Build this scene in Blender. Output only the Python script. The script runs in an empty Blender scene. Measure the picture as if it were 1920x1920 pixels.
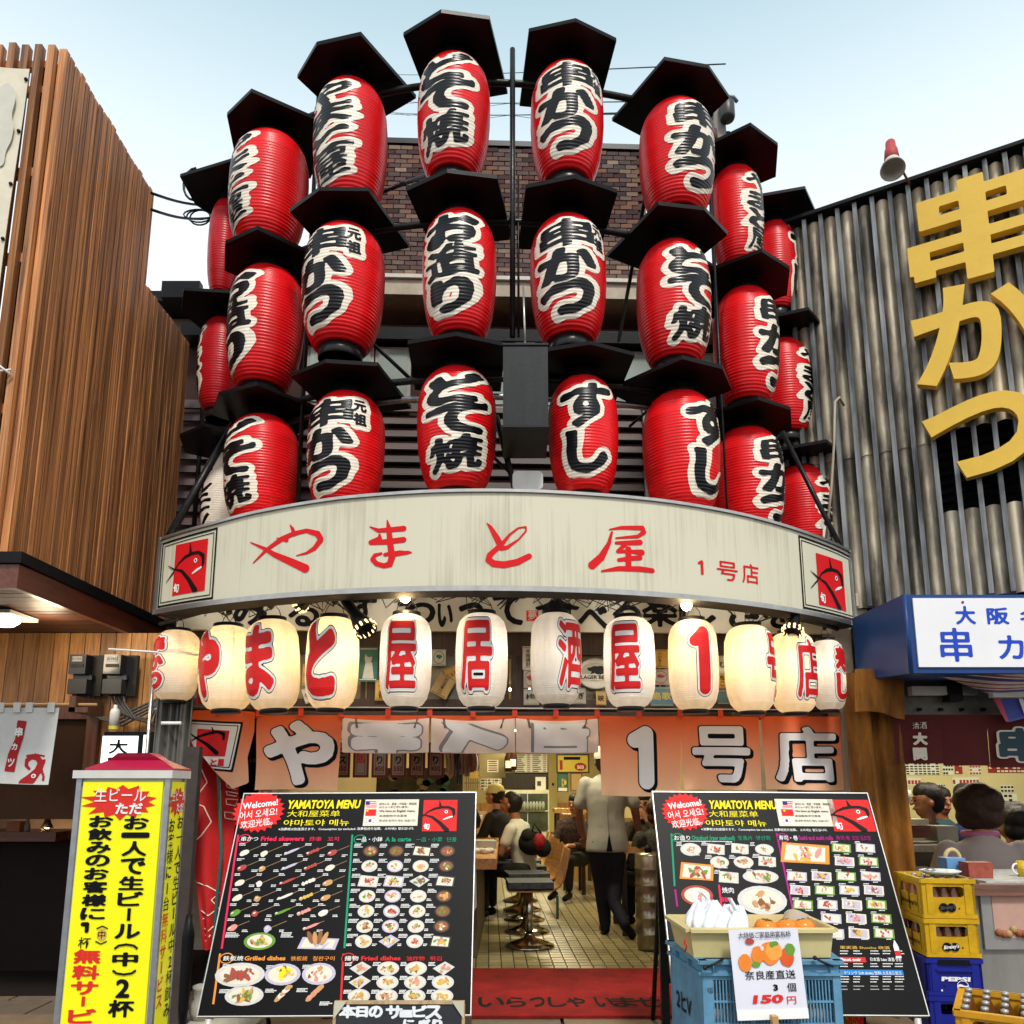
import bpy, bmesh, math, random
import numpy as np
from mathutils import Vector, Matrix
random.seed(11)
rng = np.random.default_rng(5)
SC = bpy.context.scene
COL = SC.collection
V = Vector
R = math.radians

# ---------------------------------------------------------------- camera, sky, sun, exposure
F, PX, PY, H = 1500.0, 960.0, 1200.0, 1.42
TH = math.atan(.1833)
cd = bpy.data.cameras.new('camera'); cam = bpy.data.objects.new('camera', cd); COL.objects.link(cam)
cam.location = (0, 0, H); cam.rotation_euler = (math.pi/2 + TH, 0, 0)
cd.sensor_width = 36; cd.lens = F/1920*36; cd.shift_y = (PY-960)/1920
cd.clip_start = .05; cd.clip_end = 5000
SC.camera = cam

SUN_EL, SUN_AZ = R(54), R(168)          # azimuth clockwise from +Y: behind the camera, a little to its right
W = bpy.data.worlds.new('World'); SC.world = W; W.use_nodes = True
nt = W.node_tree; nt.nodes.clear()
sky = nt.nodes.new('ShaderNodeTexSky'); sky.sky_type = 'NISHITA'; sky.sun_disc = False
sky.sun_elevation = SUN_EL; sky.sun_rotation = SUN_AZ; sky.air_density = 1.0; sky.dust_density = 1.5; sky.ozone_density = 1.0
# a high veil of thin cloud: paler towards the horizon
tc = nt.nodes.new('ShaderNodeTexCoord'); sx = nt.nodes.new('ShaderNodeSeparateXYZ'); nt.links.new(tc.outputs['Generated'], sx.inputs[0])
rp = nt.nodes.new('ShaderNodeValToRGB'); nt.links.new(sx.outputs['Z'], rp.inputs[0])
rp.color_ramp.elements[0].position = .50; rp.color_ramp.elements[0].color = (10.2, 10.2, 10.4, 1)
rp.color_ramp.elements[1].position = .79; rp.color_ramp.elements[1].color = (3.6, 5.5, 6.3, 1)
e = rp.color_ramp.elements.new(.64); e.color = (7.6, 8.8, 9.4, 1)
mx = nt.nodes.new('ShaderNodeMix'); mx.data_type = 'RGBA'; mx.inputs[0].default_value = .92
nt.links.new(sky.outputs[0], mx.inputs[6]); nt.links.new(rp.outputs[0], mx.inputs[7])
bg = nt.nodes.new('ShaderNodeBackground'); bg.inputs['Strength'].default_value = .1
out = nt.nodes.new('ShaderNodeOutputWorld')
nt.links.new(mx.outputs[2], bg.inputs[0]); nt.links.new(bg.outputs[0], out.inputs[0])
sl = bpy.data.lights.new('sun', 'SUN'); sl.energy = 2.4; sl.angle = R(9); sl.color = (1, .95, .87)
so = bpy.data.objects.new('sun', sl); COL.objects.link(so)
sd = V((math.sin(SUN_AZ)*math.cos(SUN_EL), math.cos(SUN_AZ)*math.cos(SUN_EL), math.sin(SUN_EL)))
so.rotation_euler = (-sd).to_track_quat('-Z', 'Y').to_euler(); so.location = (0, -5, 12)
SC.view_settings.view_transform = 'Standard'; SC.view_settings.look = 'None'
SC.view_settings.exposure = .3; SC.view_settings.gamma = 1; SC.view_settings.use_curve_mapping = False
SC.render.engine = 'CYCLES'
SC.cycles.max_bounces = 6; SC.cycles.diffuse_bounces = 3; SC.cycles.glossy_bounces = 3
SC.cycles.transmission_bounces = 4; SC.cycles.transparent_max_bounces = 8
SC.cycles.use_denoising = True; SC.cycles.sample_clamp_indirect = 6; SC.cycles.caustics_reflective = False; SC.cycles.caustics_refractive = False

# ---------------------------------------------------------------- measuring the photograph's rays in the world
_c, _s = math.cos(TH), math.sin(TH)
def ray(px, py):
    y = (PY-py)/F
    return V(((px-PX)/F, _c-y*_s, _s+y*_c))
ORG = V((0, 0, H))
def at(px, py, Y):
    r = ray(px, py); return ORG + r*(Y/r.y)
def atz(px, py, Z):
    r = ray(px, py); return ORG + r*((Z-H)/r.z)
def zc(p): return p.y*_c + (p.z-H)*_s

# ---------------------------------------------------------------- materials
MATS = {}
def nodes(m):
    m.use_nodes = True; return m.node_tree, m.node_tree.nodes.get('Principled BSDF')
def setp(b, **k):
    for n, v in k.items():
        b.inputs[n].default_value = v
def mat(name, col=(.5, .5, .5), rough=.6, metal=0., var=.12, vs=6., bump=0., bs=80., emit=0., ecol=None, spec=.28, coat=0., stretch=(1, 1, 1), dirt=0., trans=0.):
    if name in MATS: return MATS[name]
    m = bpy.data.materials.new(name); MATS[name] = m
    t, b = nodes(m)
    c4 = (*col, 1)
    setp(b, **{'Base Color': c4, 'Roughness': rough, 'Metallic': metal, 'Specular IOR Level': spec, 'Coat Weight': coat})
    if coat: b.inputs['Coat Roughness'].default_value = .15
    tcn = t.nodes.new('ShaderNodeTexCoord'); mp = t.nodes.new('ShaderNodeMapping'); mp.inputs['Scale'].default_value = stretch
    t.links.new(tcn.outputs['Object'], mp.inputs[0])
    if var:
        n = t.nodes.new('ShaderNodeTexNoise'); n.inputs['Scale'].default_value = vs; n.inputs['Detail'].default_value = 6; n.inputs['Roughness'].default_value = .65
        t.links.new(mp.outputs[0], n.inputs['Vector'])
        r = t.nodes.new('ShaderNodeValToRGB')
        r.color_ramp.elements[0].position = .3; r.color_ramp.elements[1].position = .7
        r.color_ramp.elements[0].color = tuple(max(0, c*(1-var)) for c in col)+(1,)
        r.color_ramp.elements[1].color = tuple(min(1, c*(1+var)) for c in col)+(1,)
        t.links.new(n.outputs['Fac'], r.inputs[0]); last = r.outputs[0]
        if dirt:
            n2 = t.nodes.new('ShaderNodeTexNoise'); n2.inputs['Scale'].default_value = vs*.37; n2.inputs['Detail'].default_value = 9; n2.inputs['Roughness'].default_value = .75
            t.links.new(mp.outputs[0], n2.inputs['Vector'])
            r2 = t.nodes.new('ShaderNodeValToRGB'); r2.color_ramp.elements[0].position = .42; r2.color_ramp.elements[1].position = .66
            r2.color_ramp.elements[0].color = (1-dirt, 1-dirt*1.05, 1-dirt*1.15, 1); r2.color_ramp.elements[1].color = (1, 1, 1, 1)
            mm = t.nodes.new('ShaderNodeMix'); mm.data_type = 'RGBA'; mm.blend_type = 'MULTIPLY'; mm.inputs[0].default_value = 1
            t.links.new(n2.outputs['Fac'], r2.inputs[0]); t.links.new(last, mm.inputs[6]); t.links.new(r2.outputs[0], mm.inputs[7]); last = mm.outputs[2]
        t.links.new(last, b.inputs['Base Color'])
    if bump:
        n3 = t.nodes.new('ShaderNodeTexNoise'); n3.inputs['Scale'].default_value = bs; n3.inputs['Detail'].default_value = 4
        t.links.new(mp.outputs[0], n3.inputs['Vector'])
        bp = t.nodes.new('ShaderNodeBump'); bp.inputs['Strength'].default_value = bump; bp.inputs['Distance'].default_value = .01
        t.links.new(n3.outputs['Fac'], bp.inputs['Height']); t.links.new(bp.outputs[0], b.inputs['Normal'])
    if emit:
        b.inputs['Emission Color'].default_value = (*(ecol or col), 1); b.inputs['Emission Strength'].default_value = emit
    if trans:
        b.inputs['Transmission Weight'].default_value = trans
    return m
def wood(name, dark, light, scale=1., rough=.55, knots=True, axis='z', perobj=True):
    if name in MATS: return MATS[name]
    m = bpy.data.materials.new(name); MATS[name] = m
    t, b = nodes(m); b.inputs['Roughness'].default_value = rough
    tcn = t.nodes.new('ShaderNodeTexCoord'); oi = t.nodes.new('ShaderNodeObjectInfo')
    mul = t.nodes.new('ShaderNodeMath'); mul.operation = 'MULTIPLY'; mul.inputs[1].default_value = 37. if perobj else 0
    t.links.new(oi.outputs['Random'], mul.inputs[0])
    add = t.nodes.new('ShaderNodeVectorMath'); add.operation = 'ADD'
    t.links.new(tcn.outputs['Object'], add.inputs[0]); t.links.new(mul.outputs[0], add.inputs[1])
    mp = t.nodes.new('ShaderNodeMapping')
    s = {'z': (1, 1, .055), 'x': (.055, 1, 1), 'y': (1, .055, 1)}[axis]
    mp.inputs['Scale'].default_value = tuple(k*scale for k in s)
    t.links.new(add.outputs[0], mp.inputs[0])
    n = t.nodes.new('ShaderNodeTexNoise'); n.inputs['Scale'].default_value = 42; n.inputs['Detail'].default_value = 7; n.inputs['Roughness'].default_value = .7; n.inputs['Distortion'].default_value = .6
    t.links.new(mp.outputs[0], n.inputs['Vector'])
    r = t.nodes.new('ShaderNodeValToRGB'); r.color_ramp.elements[0].position = .36; r.color_ramp.elements[1].position = .62
    r.color_ramp.elements[0].color = (*dark, 1); r.color_ramp.elements[1].color = (*light, 1)
    t.links.new(n.outputs['Fac'], r.inputs[0]); last = r.outputs[0]
    hs = t.nodes.new('ShaderNodeHueSaturation')
    mr = t.nodes.new('ShaderNodeMapRange'); mr.inputs[3].default_value = .6; mr.inputs[4].default_value = 1.3
    t.links.new(oi.outputs['Random'], mr.inputs[0]); t.links.new(mr.outputs[0], hs.inputs['Value']); t.links.new(last, hs.inputs['Color']); last = hs.outputs[0]
    if knots:
        mp2 = t.nodes.new('ShaderNodeMapping'); mp2.inputs['Scale'].default_value = tuple({1: 1, .055: .42}[k]*scale for k in s)
        t.links.new(add.outputs[0], mp2.inputs[0])
        vo = t.nodes.new('ShaderNodeTexVoronoi'); vo.inputs['Scale'].default_value = 5.5; t.links.new(mp2.outputs[0], vo.inputs['Vector'])
        r2 = t.nodes.new('ShaderNodeValToRGB'); r2.color_ramp.elements[0].position = .05; r2.color_ramp.elements[1].position = .13
        r2.color_ramp.elements[0].color = (.16, .09, .06, 1); r2.color_ramp.elements[1].color = (1, 1, 1, 1)
        mm = t.nodes.new('ShaderNodeMix'); mm.data_type = 'RGBA'; mm.blend_type = 'MULTIPLY'; mm.inputs[0].default_value = .9
        t.links.new(vo.outputs['Distance'], r2.inputs[0]); t.links.new(last, mm.inputs[6]); t.links.new(r2.outputs[0], mm.inputs[7]); last = mm.outputs[2]
    t.links.new(last, b.inputs['Base Color'])
    bp = t.nodes.new('ShaderNodeBump'); bp.inputs['Strength'].default_value = .35; bp.inputs['Distance'].default_value = .004
    t.links.new(n.outputs['Fac'], bp.inputs['Height']); t.links.new(bp.outputs[0], b.inputs['Normal'])
    return m
def perobj_mat(name, cols, rough=.8, vs=30, bump=.4, amt=.35):
    """colour drawn per object from a ramp (bricks, tiles), with grain"""
    if name in MATS: return MATS[name]
    m = bpy.data.materials.new(name); MATS[name] = m
    t, b = nodes(m); b.inputs['Roughness'].default_value = rough
    oi = t.nodes.new('ShaderNodeObjectInfo'); r = t.nodes.new('ShaderNodeValToRGB'); r.color_ramp.interpolation = 'LINEAR'
    el = r.color_ramp.elements
    for i, c in enumerate(cols):
        p = i/(len(cols)-1)
        q = el[0] if i == 0 else (el[-1] if i == len(cols)-1 else el.new(p))
        q.position = p; q.color = (*c, 1)
    t.links.new(oi.outputs['Random'], r.inputs[0])
    tcn = t.nodes.new('ShaderNodeTexCoord'); mul = t.nodes.new('ShaderNodeVectorMath'); mul.operation = 'ADD'
    t.links.new(tcn.outputs['Object'], mul.inputs[0]); t.links.new(oi.outputs['Location'], mul.inputs[1])
    n = t.nodes.new('ShaderNodeTexNoise'); n.inputs['Scale'].default_value = vs; n.inputs['Detail'].default_value = 6; t.links.new(mul.outputs[0], n.inputs['Vector'])
    mr = t.nodes.new('ShaderNodeMapRange'); mr.inputs[3].default_value = 1-amt; mr.inputs[4].default_value = 1+amt; t.links.new(n.outputs['Fac'], mr.inputs[0])
    hs = t.nodes.new('ShaderNodeHueSaturation'); t.links.new(mr.outputs[0], hs.inputs['Value']); t.links.new(r.outputs[0], hs.inputs['Color']); t.links.new(hs.outputs[0], b.inputs['Base Color'])
    bp = t.nodes.new('ShaderNodeBump'); bp.inputs['Strength'].default_value = bump; bp.inputs['Distance'].default_value = .01
    t.links.new(n.outputs['Fac'], bp.inputs['Height']); t.links.new(bp.outputs[0], b.inputs['Normal'])
    return m
def streaked(name, col, streak, amt=.5, sx_=14., rough=.5, metal=0., zs=.35, pos=(.5, .72), bump=0.):
    """a sheet with vertical runs in a second colour: dirt, and on the ribs a painted highlight"""
    if name in MATS: return MATS[name]
    m = bpy.data.materials.new(name); MATS[name] = m
    t, b = nodes(m); setp(b, Roughness=rough, Metallic=metal)
    tcn = t.nodes.new('ShaderNodeTexCoord'); oi = t.nodes.new('ShaderNodeObjectInfo')
    mul = t.nodes.new('ShaderNodeMath'); mul.operation = 'MULTIPLY'; mul.inputs[1].default_value = 23.; t.links.new(oi.outputs['Random'], mul.inputs[0])
    add = t.nodes.new('ShaderNodeVectorMath'); add.operation = 'ADD'; t.links.new(tcn.outputs['Object'], add.inputs[0]); t.links.new(mul.outputs[0], add.inputs[1])
    mp = t.nodes.new('ShaderNodeMapping'); mp.inputs['Scale'].default_value = (sx_, sx_, zs); t.links.new(add.outputs[0], mp.inputs[0])
    n = t.nodes.new('ShaderNodeTexNoise'); n.inputs['Scale'].default_value = 1.6; n.inputs['Detail'].default_value = 8; n.inputs['Roughness'].default_value = .72; t.links.new(mp.outputs[0], n.inputs['Vector'])
    mp2 = t.nodes.new('ShaderNodeMapping'); mp2.inputs['Scale'].default_value = (1, 1, .6); t.links.new(add.outputs[0], mp2.inputs[0])
    n2 = t.nodes.new('ShaderNodeTexNoise'); n2.inputs['Scale'].default_value = 2.2; n2.inputs['Detail'].default_value = 5; t.links.new(mp2.outputs[0], n2.inputs['Vector'])
    mm = t.nodes.new('ShaderNodeMath'); mm.operation = 'MULTIPLY_ADD'; mm.inputs[1].default_value = .55
    t.links.new(n2.outputs['Fac'], mm.inputs[0]); 
    ml = t.nodes.new('ShaderNodeMath'); ml.operation = 'MULTIPLY'; ml.inputs[1].default_value = .62; t.links.new(n.outputs['Fac'], ml.inputs[0]); t.links.new(ml.outputs[0], mm.inputs[2])
    r = t.nodes.new('ShaderNodeValToRGB'); r.color_ramp.elements[0].position = pos[0]; r.color_ramp.elements[1].position = pos[1]
    r.color_ramp.elements[0].color = (*col, 1)
    r.color_ramp.elements[1].color = (*[a*(1-amt)+c*amt for a, c in zip(col, streak)], 1)
    t.links.new(mm.outputs[0], r.inputs[0]); t.links.new(r.outputs[0], b.inputs['Base Color'])
    if bump:
        bp = t.nodes.new('ShaderNodeBump'); bp.inputs['Strength'].default_value = bump; bp.inputs['Distance'].default_value = .01
        t.links.new(n2.outputs['Fac'], bp.inputs['Height']); t.links.new(bp.outputs[0], b.inputs['Normal'])
    return m

def vary(name, lo, hi):
    """no two of a kind age alike: value drawn per object, with broad faded patches"""
    t, b = nodes(MATS[name]); src = b.inputs['Base Color'].links[0].from_socket
    oi = t.nodes.new('ShaderNodeObjectInfo'); mr = t.nodes.new('ShaderNodeMapRange'); mr.inputs[3].default_value = lo; mr.inputs[4].default_value = hi; t.links.new(oi.outputs['Random'], mr.inputs[0])
    tcn = t.nodes.new('ShaderNodeTexCoord'); ad = t.nodes.new('ShaderNodeVectorMath'); ad.operation = 'ADD'; t.links.new(tcn.outputs['Object'], ad.inputs[0]); t.links.new(oi.outputs['Location'], ad.inputs[1])
    n = t.nodes.new('ShaderNodeTexNoise'); n.inputs['Scale'].default_value = 3.2; n.inputs['Detail'].default_value = 8; n.inputs['Roughness'].default_value = .7; t.links.new(ad.outputs[0], n.inputs['Vector'])
    m2 = t.nodes.new('ShaderNodeMapRange'); m2.inputs[1].default_value = .35; m2.inputs[2].default_value = .7; m2.inputs[3].default_value = .78; m2.inputs[4].default_value = 1.06; t.links.new(n.outputs['Fac'], m2.inputs[0])
    k = t.nodes.new('ShaderNodeMath'); k.operation = 'MULTIPLY'; t.links.new(mr.outputs[0], k.inputs[0]); t.links.new(m2.outputs[0], k.inputs[1])
    hs = t.nodes.new('ShaderNodeHueSaturation'); t.links.new(k.outputs[0], hs.inputs['Value']); t.links.new(src, hs.inputs['Color']); t.links.new(hs.outputs[0], b.inputs['Base Color'])
    r = t.nodes.new('ShaderNodeMapRange'); r.inputs[3].default_value = .42; r.inputs[4].default_value = .22; t.links.new(n.outputs['Fac'], r.inputs[0]); t.links.new(r.outputs[0], b.inputs['Roughness'])

# ---------------------------------------------------------------- object plumbing
def tag(o, label=None, cat=None, group=None, kind=None):
    if label: o['label'] = label
    if cat: o['category'] = cat
    if group: o['group'] = group
    if kind: o['kind'] = kind
    return o
def thing(name, label, cat, loc=(0, 0, 0), group=None, kind=None):
    o = bpy.data.objects.new(name, None); COL.objects.link(o); o.location = loc; o.empty_display_size = .1
    return tag(o, label, cat, group, kind)
def wloc(o):
    p = V((0, 0, 0))
    while o is not None:
        p += o.location; o = o.parent
    return p
def copy_tree(o, parent=None):
    c = o.copy(); COL.objects.link(c); c.parent = parent
    for ch in list(o.children): copy_tree(ch, c)
    return c
class MB:
    def __init__(s): s.v = []; s.f = []; s.m = []; s.sm = []; s.mats = []
    def mi(s, m):
        if isinstance(m, str): m = MATS[m]
        if m not in s.mats: s.mats.append(m)
        return s.mats.index(m)
    def add(s, vs, fs, m, smooth=False, T=None):
        b = len(s.v); i = s.mi(m)
        s.v += [tuple(T @ V(p)) for p in vs] if T is not None else [tuple(p) for p in vs]
        for f in fs: s.f.append([b+k for k in f]); s.m.append(i); s.sm.append(smooth)
    def box(s, c, d, m, T=None, taper=1.):
        x, y, z = c; a, b, h = d[0]/2, d[1]/2, d[2]/2
        q = taper
        vs = [(x-a, y-b, z-h), (x+a, y-b, z-h), (x+a, y+b, z-h), (x-a, y+b, z-h), (x-a*q, y-b*q, z+h), (x+a*q, y-b*q, z+h), (x+a*q, y+b*q, z+h), (x-a*q, y+b*q, z+h)]
        s.add(vs, [(3, 2, 1, 0), (4, 5, 6, 7), (0, 1, 5, 4), (1, 2, 6, 5), (2, 3, 7, 6), (3, 0, 4, 7)], m, False, T)
    def bbox(s, lo, hi, m, T=None):
        s.box([(a+b)/2 for a, b in zip(lo, hi)], [abs(b-a) for a, b in zip(lo, hi)], m, T)
    def slab(s, pts, n, d, m):
        """polygon pts (world, CCW seen from n) made d thick, front face at pts, going back along -n"""
        pts = [V(p) for p in pts]; n = V(n).normalized(); k = len(pts)
        vs = pts + [p - n*d for p in pts]
        fs = [list(range(k)), list(range(2*k-1, k-1, -1))] + [(i, k+i, k+(i+1) % k, (i+1) % k) for i in range(k)]
        s.add(vs, fs, m)
    def tube(s, path, r, m, n=8, cap=True, smooth=True):
        path = [V(p) for p in path]; rr = r if isinstance(r, (list, tuple)) else [r]*len(path)
        vs = []; fs = []; up = None
        for i, p in enumerate(path):
            d = (path[min(i+1, len(path)-1)]-path[max(i-1, 0)]).normalized()
            if up is None: up = V((0, 0, 1)) if abs(d.z) < .9 else V((1, 0, 0))
            a = d.cross(up).normalized(); b = a.cross(d).normalized(); up = b
            for k in range(n):
                w = 2*math.pi*k/n; vs.append(p + a*math.cos(w)*rr[i] + b*math.sin(w)*rr[i])
        for i in range(len(path)-1):
            for k in range(n): fs.append((i*n+k, i*n+(k+1) % n, (i+1)*n+(k+1) % n, (i+1)*n+k))
        s.add(vs, fs, m, smooth)
        if cap:
            b = len(s.v)-len(vs); i = s.mi(m)
            for f in ([b+k for k in range(n-1, -1, -1)], [b+(len(path)-1)*n+k for k in range(n)]): s.f.append(f); s.m.append(i); s.sm.append(False)
    def lathe(s, prof, m, c=(0, 0, 0), n=24, smooth=True, T=None, capb=True, capt=True):
        vs = []; fs = []; k = len(prof)
        for r, z in prof:
            for i in range(n):
                w = 2*math.pi*i/n; vs.append((c[0]+r*math.cos(w), c[1]+r*math.sin(w), c[2]+z))
        for j in range(k-1):
            for i in range(n): fs.append((j*n+i, j*n+(i+1) % n, (j+1)*n+(i+1) % n, (j+1)*n+i))
        if capb: fs.append(list(range(n-1, -1, -1)))
        if capt: fs.append([(k-1)*n+i for i in range(n)])
        s.add(vs, fs, m, smooth, T)
    def ball(s, c, r, m, n=10, k=7, T=None):
        rx, ry, rz = r if isinstance(r, (tuple, list)) else (r, r, r)
        vs = []; fs = []
        for j in range(k+1):
            a = math.pi*j/k
            for i in range(n):
                w = 2*math.pi*i/n; vs.append((c[0]+rx*math.sin(a)*math.cos(w), c[1]+ry*math.sin(a)*math.sin(w), c[2]-rz*math.cos(a)))
        for j in range(k):
            for i in range(n): fs.append((j*n+i, j*n+(i+1) % n, (j+1)*n+(i+1) % n, (j+1)*n+i))
        s.add(vs, fs, m, True, T)
    def sheet(s, P, nu, nv, m, th=0., smooth=True, back=None):
        """P(i/nu, j/nv) -> point; a bent sheet, th thick if wanted"""
        g = [[V(P(i/nu, j/nv)) for i in range(nu+1)] for j in range(nv+1)]
        idx = lambda i, j: j*(nu+1)+i
        vs = [p for row in g for p in row]
        fs = [(idx(i, j), idx(i+1, j), idx(i+1, j+1), idx(i, j+1)) for j in range(nv) for i in range(nu)]
        s.add(vs, fs, m, smooth)
        if th:
            nrm = []
            for j in range(nv+1):
                for i in range(nu+1):
                    a = g[j][min(i+1, nu)]-g[j][max(i-1, 0)]; b = g[min(j+1, nv)][i]-g[max(j-1, 0)][i]
                    nrm.append(a.cross(b).normalized())
            bs = [p-n*th for p, n in zip(vs, nrm)]
            s.add(bs, [f[::-1] for f in fs], back or m, smooth)
            ring = [(i, 0) for i in range(nu)]+[(nu, j) for j in range(nv)]+[(i, nv) for i in range(nu, 0, -1)]+[(0, j) for j in range(nv, 0, -1)]
            ids = [idx(*q) for q in ring]; k = len(ids)
            s.add([vs[q] for q in ids]+[bs[q] for q in ids], [(i, k+i, k+(i+1) % k, (i+1) % k) for i in range(k)], m, False)
    def build(s, name, parent=None, local=False, **tags):
        me = bpy.data.meshes.new(name)
        off = V((0, 0, 0)) if (local or parent is None) else wloc(parent)
        me.from_pydata([(p[0]-off.x, p[1]-off.y, p[2]-off.z) for p in s.v], [], s.f)
        for m in s.mats: me.materials.append(m)
        me.polygons.foreach_set('material_index', s.m); me.polygons.foreach_set('use_smooth', s.sm); me.update()
        o = bpy.data.objects.new(name, me); COL.objects.link(o); o.parent = parent
        return tag(o, **tags)
def single(name, mb, label, cat, group=None, kind=None):
    """a thing that is one mesh, its origin at its base"""
    xs = [p[0] for p in mb.v]; ys = [p[1] for p in mb.v]; zs = [p[2] for p in mb.v]
    b = V(((min(xs)+max(xs))/2, (min(ys)+max(ys))/2, min(zs)))
    mb.v = [(p[0]-b.x, p[1]-b.y, p[2]-b.z) for p in mb.v]
    o = mb.build(name, None, label=label, cat=cat, group=group, kind=kind); o.location = b
    return o

# ---------------------------------------------------------------- surfaces on which print and letters sit
class Plane:
    def __init__(s, o, ux, uy):
        s.o = V(o); s.ux = V(ux).normalized(); s.uy = V(uy).normalized(); s.n = s.ux.cross(s.uy).normalized()
    def p(s, u, v, off=0.): return s.o + s.ux*u + s.uy*v + s.n*off
    def uv(s, px, py):
        r = ray(px, py); k = (s.o-ORG).dot(s.n)/r.dot(s.n); q = ORG + r*k - s.o
        return q.dot(s.ux), q.dot(s.uy)
    def at(s, px, py, off=0.):
        return s.p(*s.uv(px, py), off)
class Arc:
    """vertical wall on a circle seen from outside; u = arc length, v = height"""
    def __init__(s, A, B, C):
        (ax, ay), (bx, by), (cx, cy) = A, B, C
        d = 2*(ax*(by-cy)+bx*(cy-ay)+cx*(ay-by))
        ux = ((ax*ax+ay*ay)*(by-cy)+(bx*bx+by*by)*(cy-ay)+(cx*cx+cy*cy)*(ay-by))/d
        uy = ((ax*ax+ay*ay)*(cx-bx)+(bx*bx+by*by)*(ax-cx)+(cx*cx+cy*cy)*(bx-ax))/d
        s.c = V((ux, uy, 0)); s.r = math.hypot(ax-ux, ay-uy)
        s.u0 = s.r*math.atan2(ax-ux, uy-ay); s.u1 = s.r*math.atan2(cx-ux, uy-cy)
    def p(s, u, v, off=0.):
        w = u/s.r; k = s.r+off
        return V((s.c.x+k*math.sin(w), s.c.y-k*math.cos(w), v))
    def uv(s, px, py):
        r = ray(px, py)
        a = r.x**2+r.y**2; b = 2*(r.x*(-s.c.x)+r.y*(-s.c.y)); c = s.c.x**2+s.c.y**2-s.r**2
        k = (-b-math.sqrt(b*b-4*a*c))/(2*a); q = ORG+r*k
        return s.r*math.atan2(q.x-s.c.x, s.c.y-q.y), q.z
class Barrel:
    """a lantern's skin round its own axis; u = arc length on the nominal radius, v = height over the base"""
    def __init__(s, Rn, rz): s.R = Rn; s.rz = rz
    def p(s, u, v, off=0.):
        w = u/s.R; k = s.rz(v)+off
        return V((k*math.sin(w), -k*math.cos(w), v))

# ---------------------------------------------------------------- letters: outlines from Blender's own font as distance fields
_tc = {}
def text_tris(sx_, bold=0., res=2):
    if any(ord(c) > 0x3400 for c in sx_): bold = 0. if '屋' in sx_ else min(bold, .006)
    key = (sx_, bold, res)
    if key not in _tc:
        c = bpy.data.curves.new('tmp', 'FONT'); c.body = sx_; c.size = 1; c.resolution_u = res; c.offset = bold
        o = bpy.data.objects.new('tmp', c); COL.objects.link(o)
        dg = bpy.context.evaluated_depsgraph_get(); ev = o.evaluated_get(dg); me = ev.to_mesh(); me.calc_loop_triangles()
        vs = np.array([v.co[:2] for v in me.vertices], float).reshape(-1, 2); ts = [tuple(t.vertices) for t in me.loop_triangles]
        ev.to_mesh_clear(); bpy.data.objects.remove(o); bpy.data.curves.remove(c)
        _tc[key] = (vs, ts)
    return _tc[key]
_sdf = {}
def edt(mask):
    g = np.where(mask, 0., 1e6).astype(np.float32)
    for _ in range(2):
        n = g.shape[1]; k = (np.arange(n)[:, None]-np.arange(n)[None, :]).astype(np.float32)**2
        g = (g[:, None, :]+k[None]).min(2).T
    return np.sqrt(g)
def sdf(ch, N=72):
    if ch in _sdf: return _sdf[ch]
    vs, ts = text_tris(ch, 0., 3)
    lo, hi = vs.min(0), vs.max(0); sz = max(hi-lo); px = sz/N; M = 30
    w = int(math.ceil((hi[0]-lo[0])/px))+2*M; h = int(math.ceil((hi[1]-lo[1])/px))+2*M
    mask = np.zeros((h, w), bool)
    P = (vs-lo)/px+M
    for a, b, c in ts:
        A, B, C = P[a], P[b], P[c]
        x0, x1 = int(min(A[0], B[0], C[0])), int(max(A[0], B[0], C[0]))+1; y0, y1 = int(min(A[1], B[1], C[1])), int(max(A[1], B[1], C[1]))+1
        X, Y = np.meshgrid(np.arange(x0, x1)+.5, np.arange(y0, y1)+.5)
        if X.size == 0: continue
        e = lambda p, q: (q[0]-p[0])*(Y-p[1])-(q[1]-p[1])*(X-p[0])
        s1, s2, s3 = e(A, B), e(B, C), e(C, A)
        mask[y0:y1, x0:x1] |= ((s1 >= 0) & (s2 >= 0) & (s3 >= 0)) | ((s1 <= 0) & (s2 <= 0) & (s3 <= 0))
    d = edt(mask)-edt(~mask)
    for _ in range(2):
        q = np.pad(d, 1, mode='edge'); d = (q[1:-1, 1:-1]*2+q[:-2, 1:-1]+q[2:, 1:-1]+q[1:-1, :-2]+q[1:-1, 2:])/6
    _sdf[ch] = (d/N, N*(hi[0]-lo[0])/sz, N*(hi[1]-lo[1])/sz, M)
    return _sdf[ch]
DENSE = dict.fromkeys('焼造', -.0055) | dict.fromkeys('屋酒店寿', -.005) | {'串': -.006, '居': -.003, '号': -.003}   # busy characters are brushed thinner
def glyph(ch, x0, y0, w, h, bold=0.):
    """field of one character whose ink fills the box; bold in the units of the box"""
    if ch == '1':
        r = w*.21; g = strokes([[(x0+.68*w, y0+r, r), (x0+.68*w, y0+h-r, r)], [(x0+.68*w, y0+h-r, r), (x0+.22*w, y0+h*.80, r*.95)]])
        return lambda U, Vv: g(U, Vv)-bold*.4
    d, nx, ny, M = sdf(ch); sc = math.sqrt(w*h)
    def f(U, Vv):
        X = (U-x0)/w*nx+M-.5; Y = (Vv-y0)/h*ny+M-.5
        xc = np.clip(X, 0, d.shape[1]-1.001); yc = np.clip(Y, 0, d.shape[0]-1.001)
        xi = xc.astype(int); yi = yc.astype(int); fx = xc-xi; fy = yc-yi
        r = (d[yi, xi]*(1-fx)+d[yi, xi+1]*fx)*(1-fy)+(d[yi+1, xi]*(1-fx)+d[yi+1, xi+1]*fx)*fy
        out_ = np.hypot(X-xc, Y-yc)/72
        return (r+out_)*sc-bold
    return f
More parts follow.
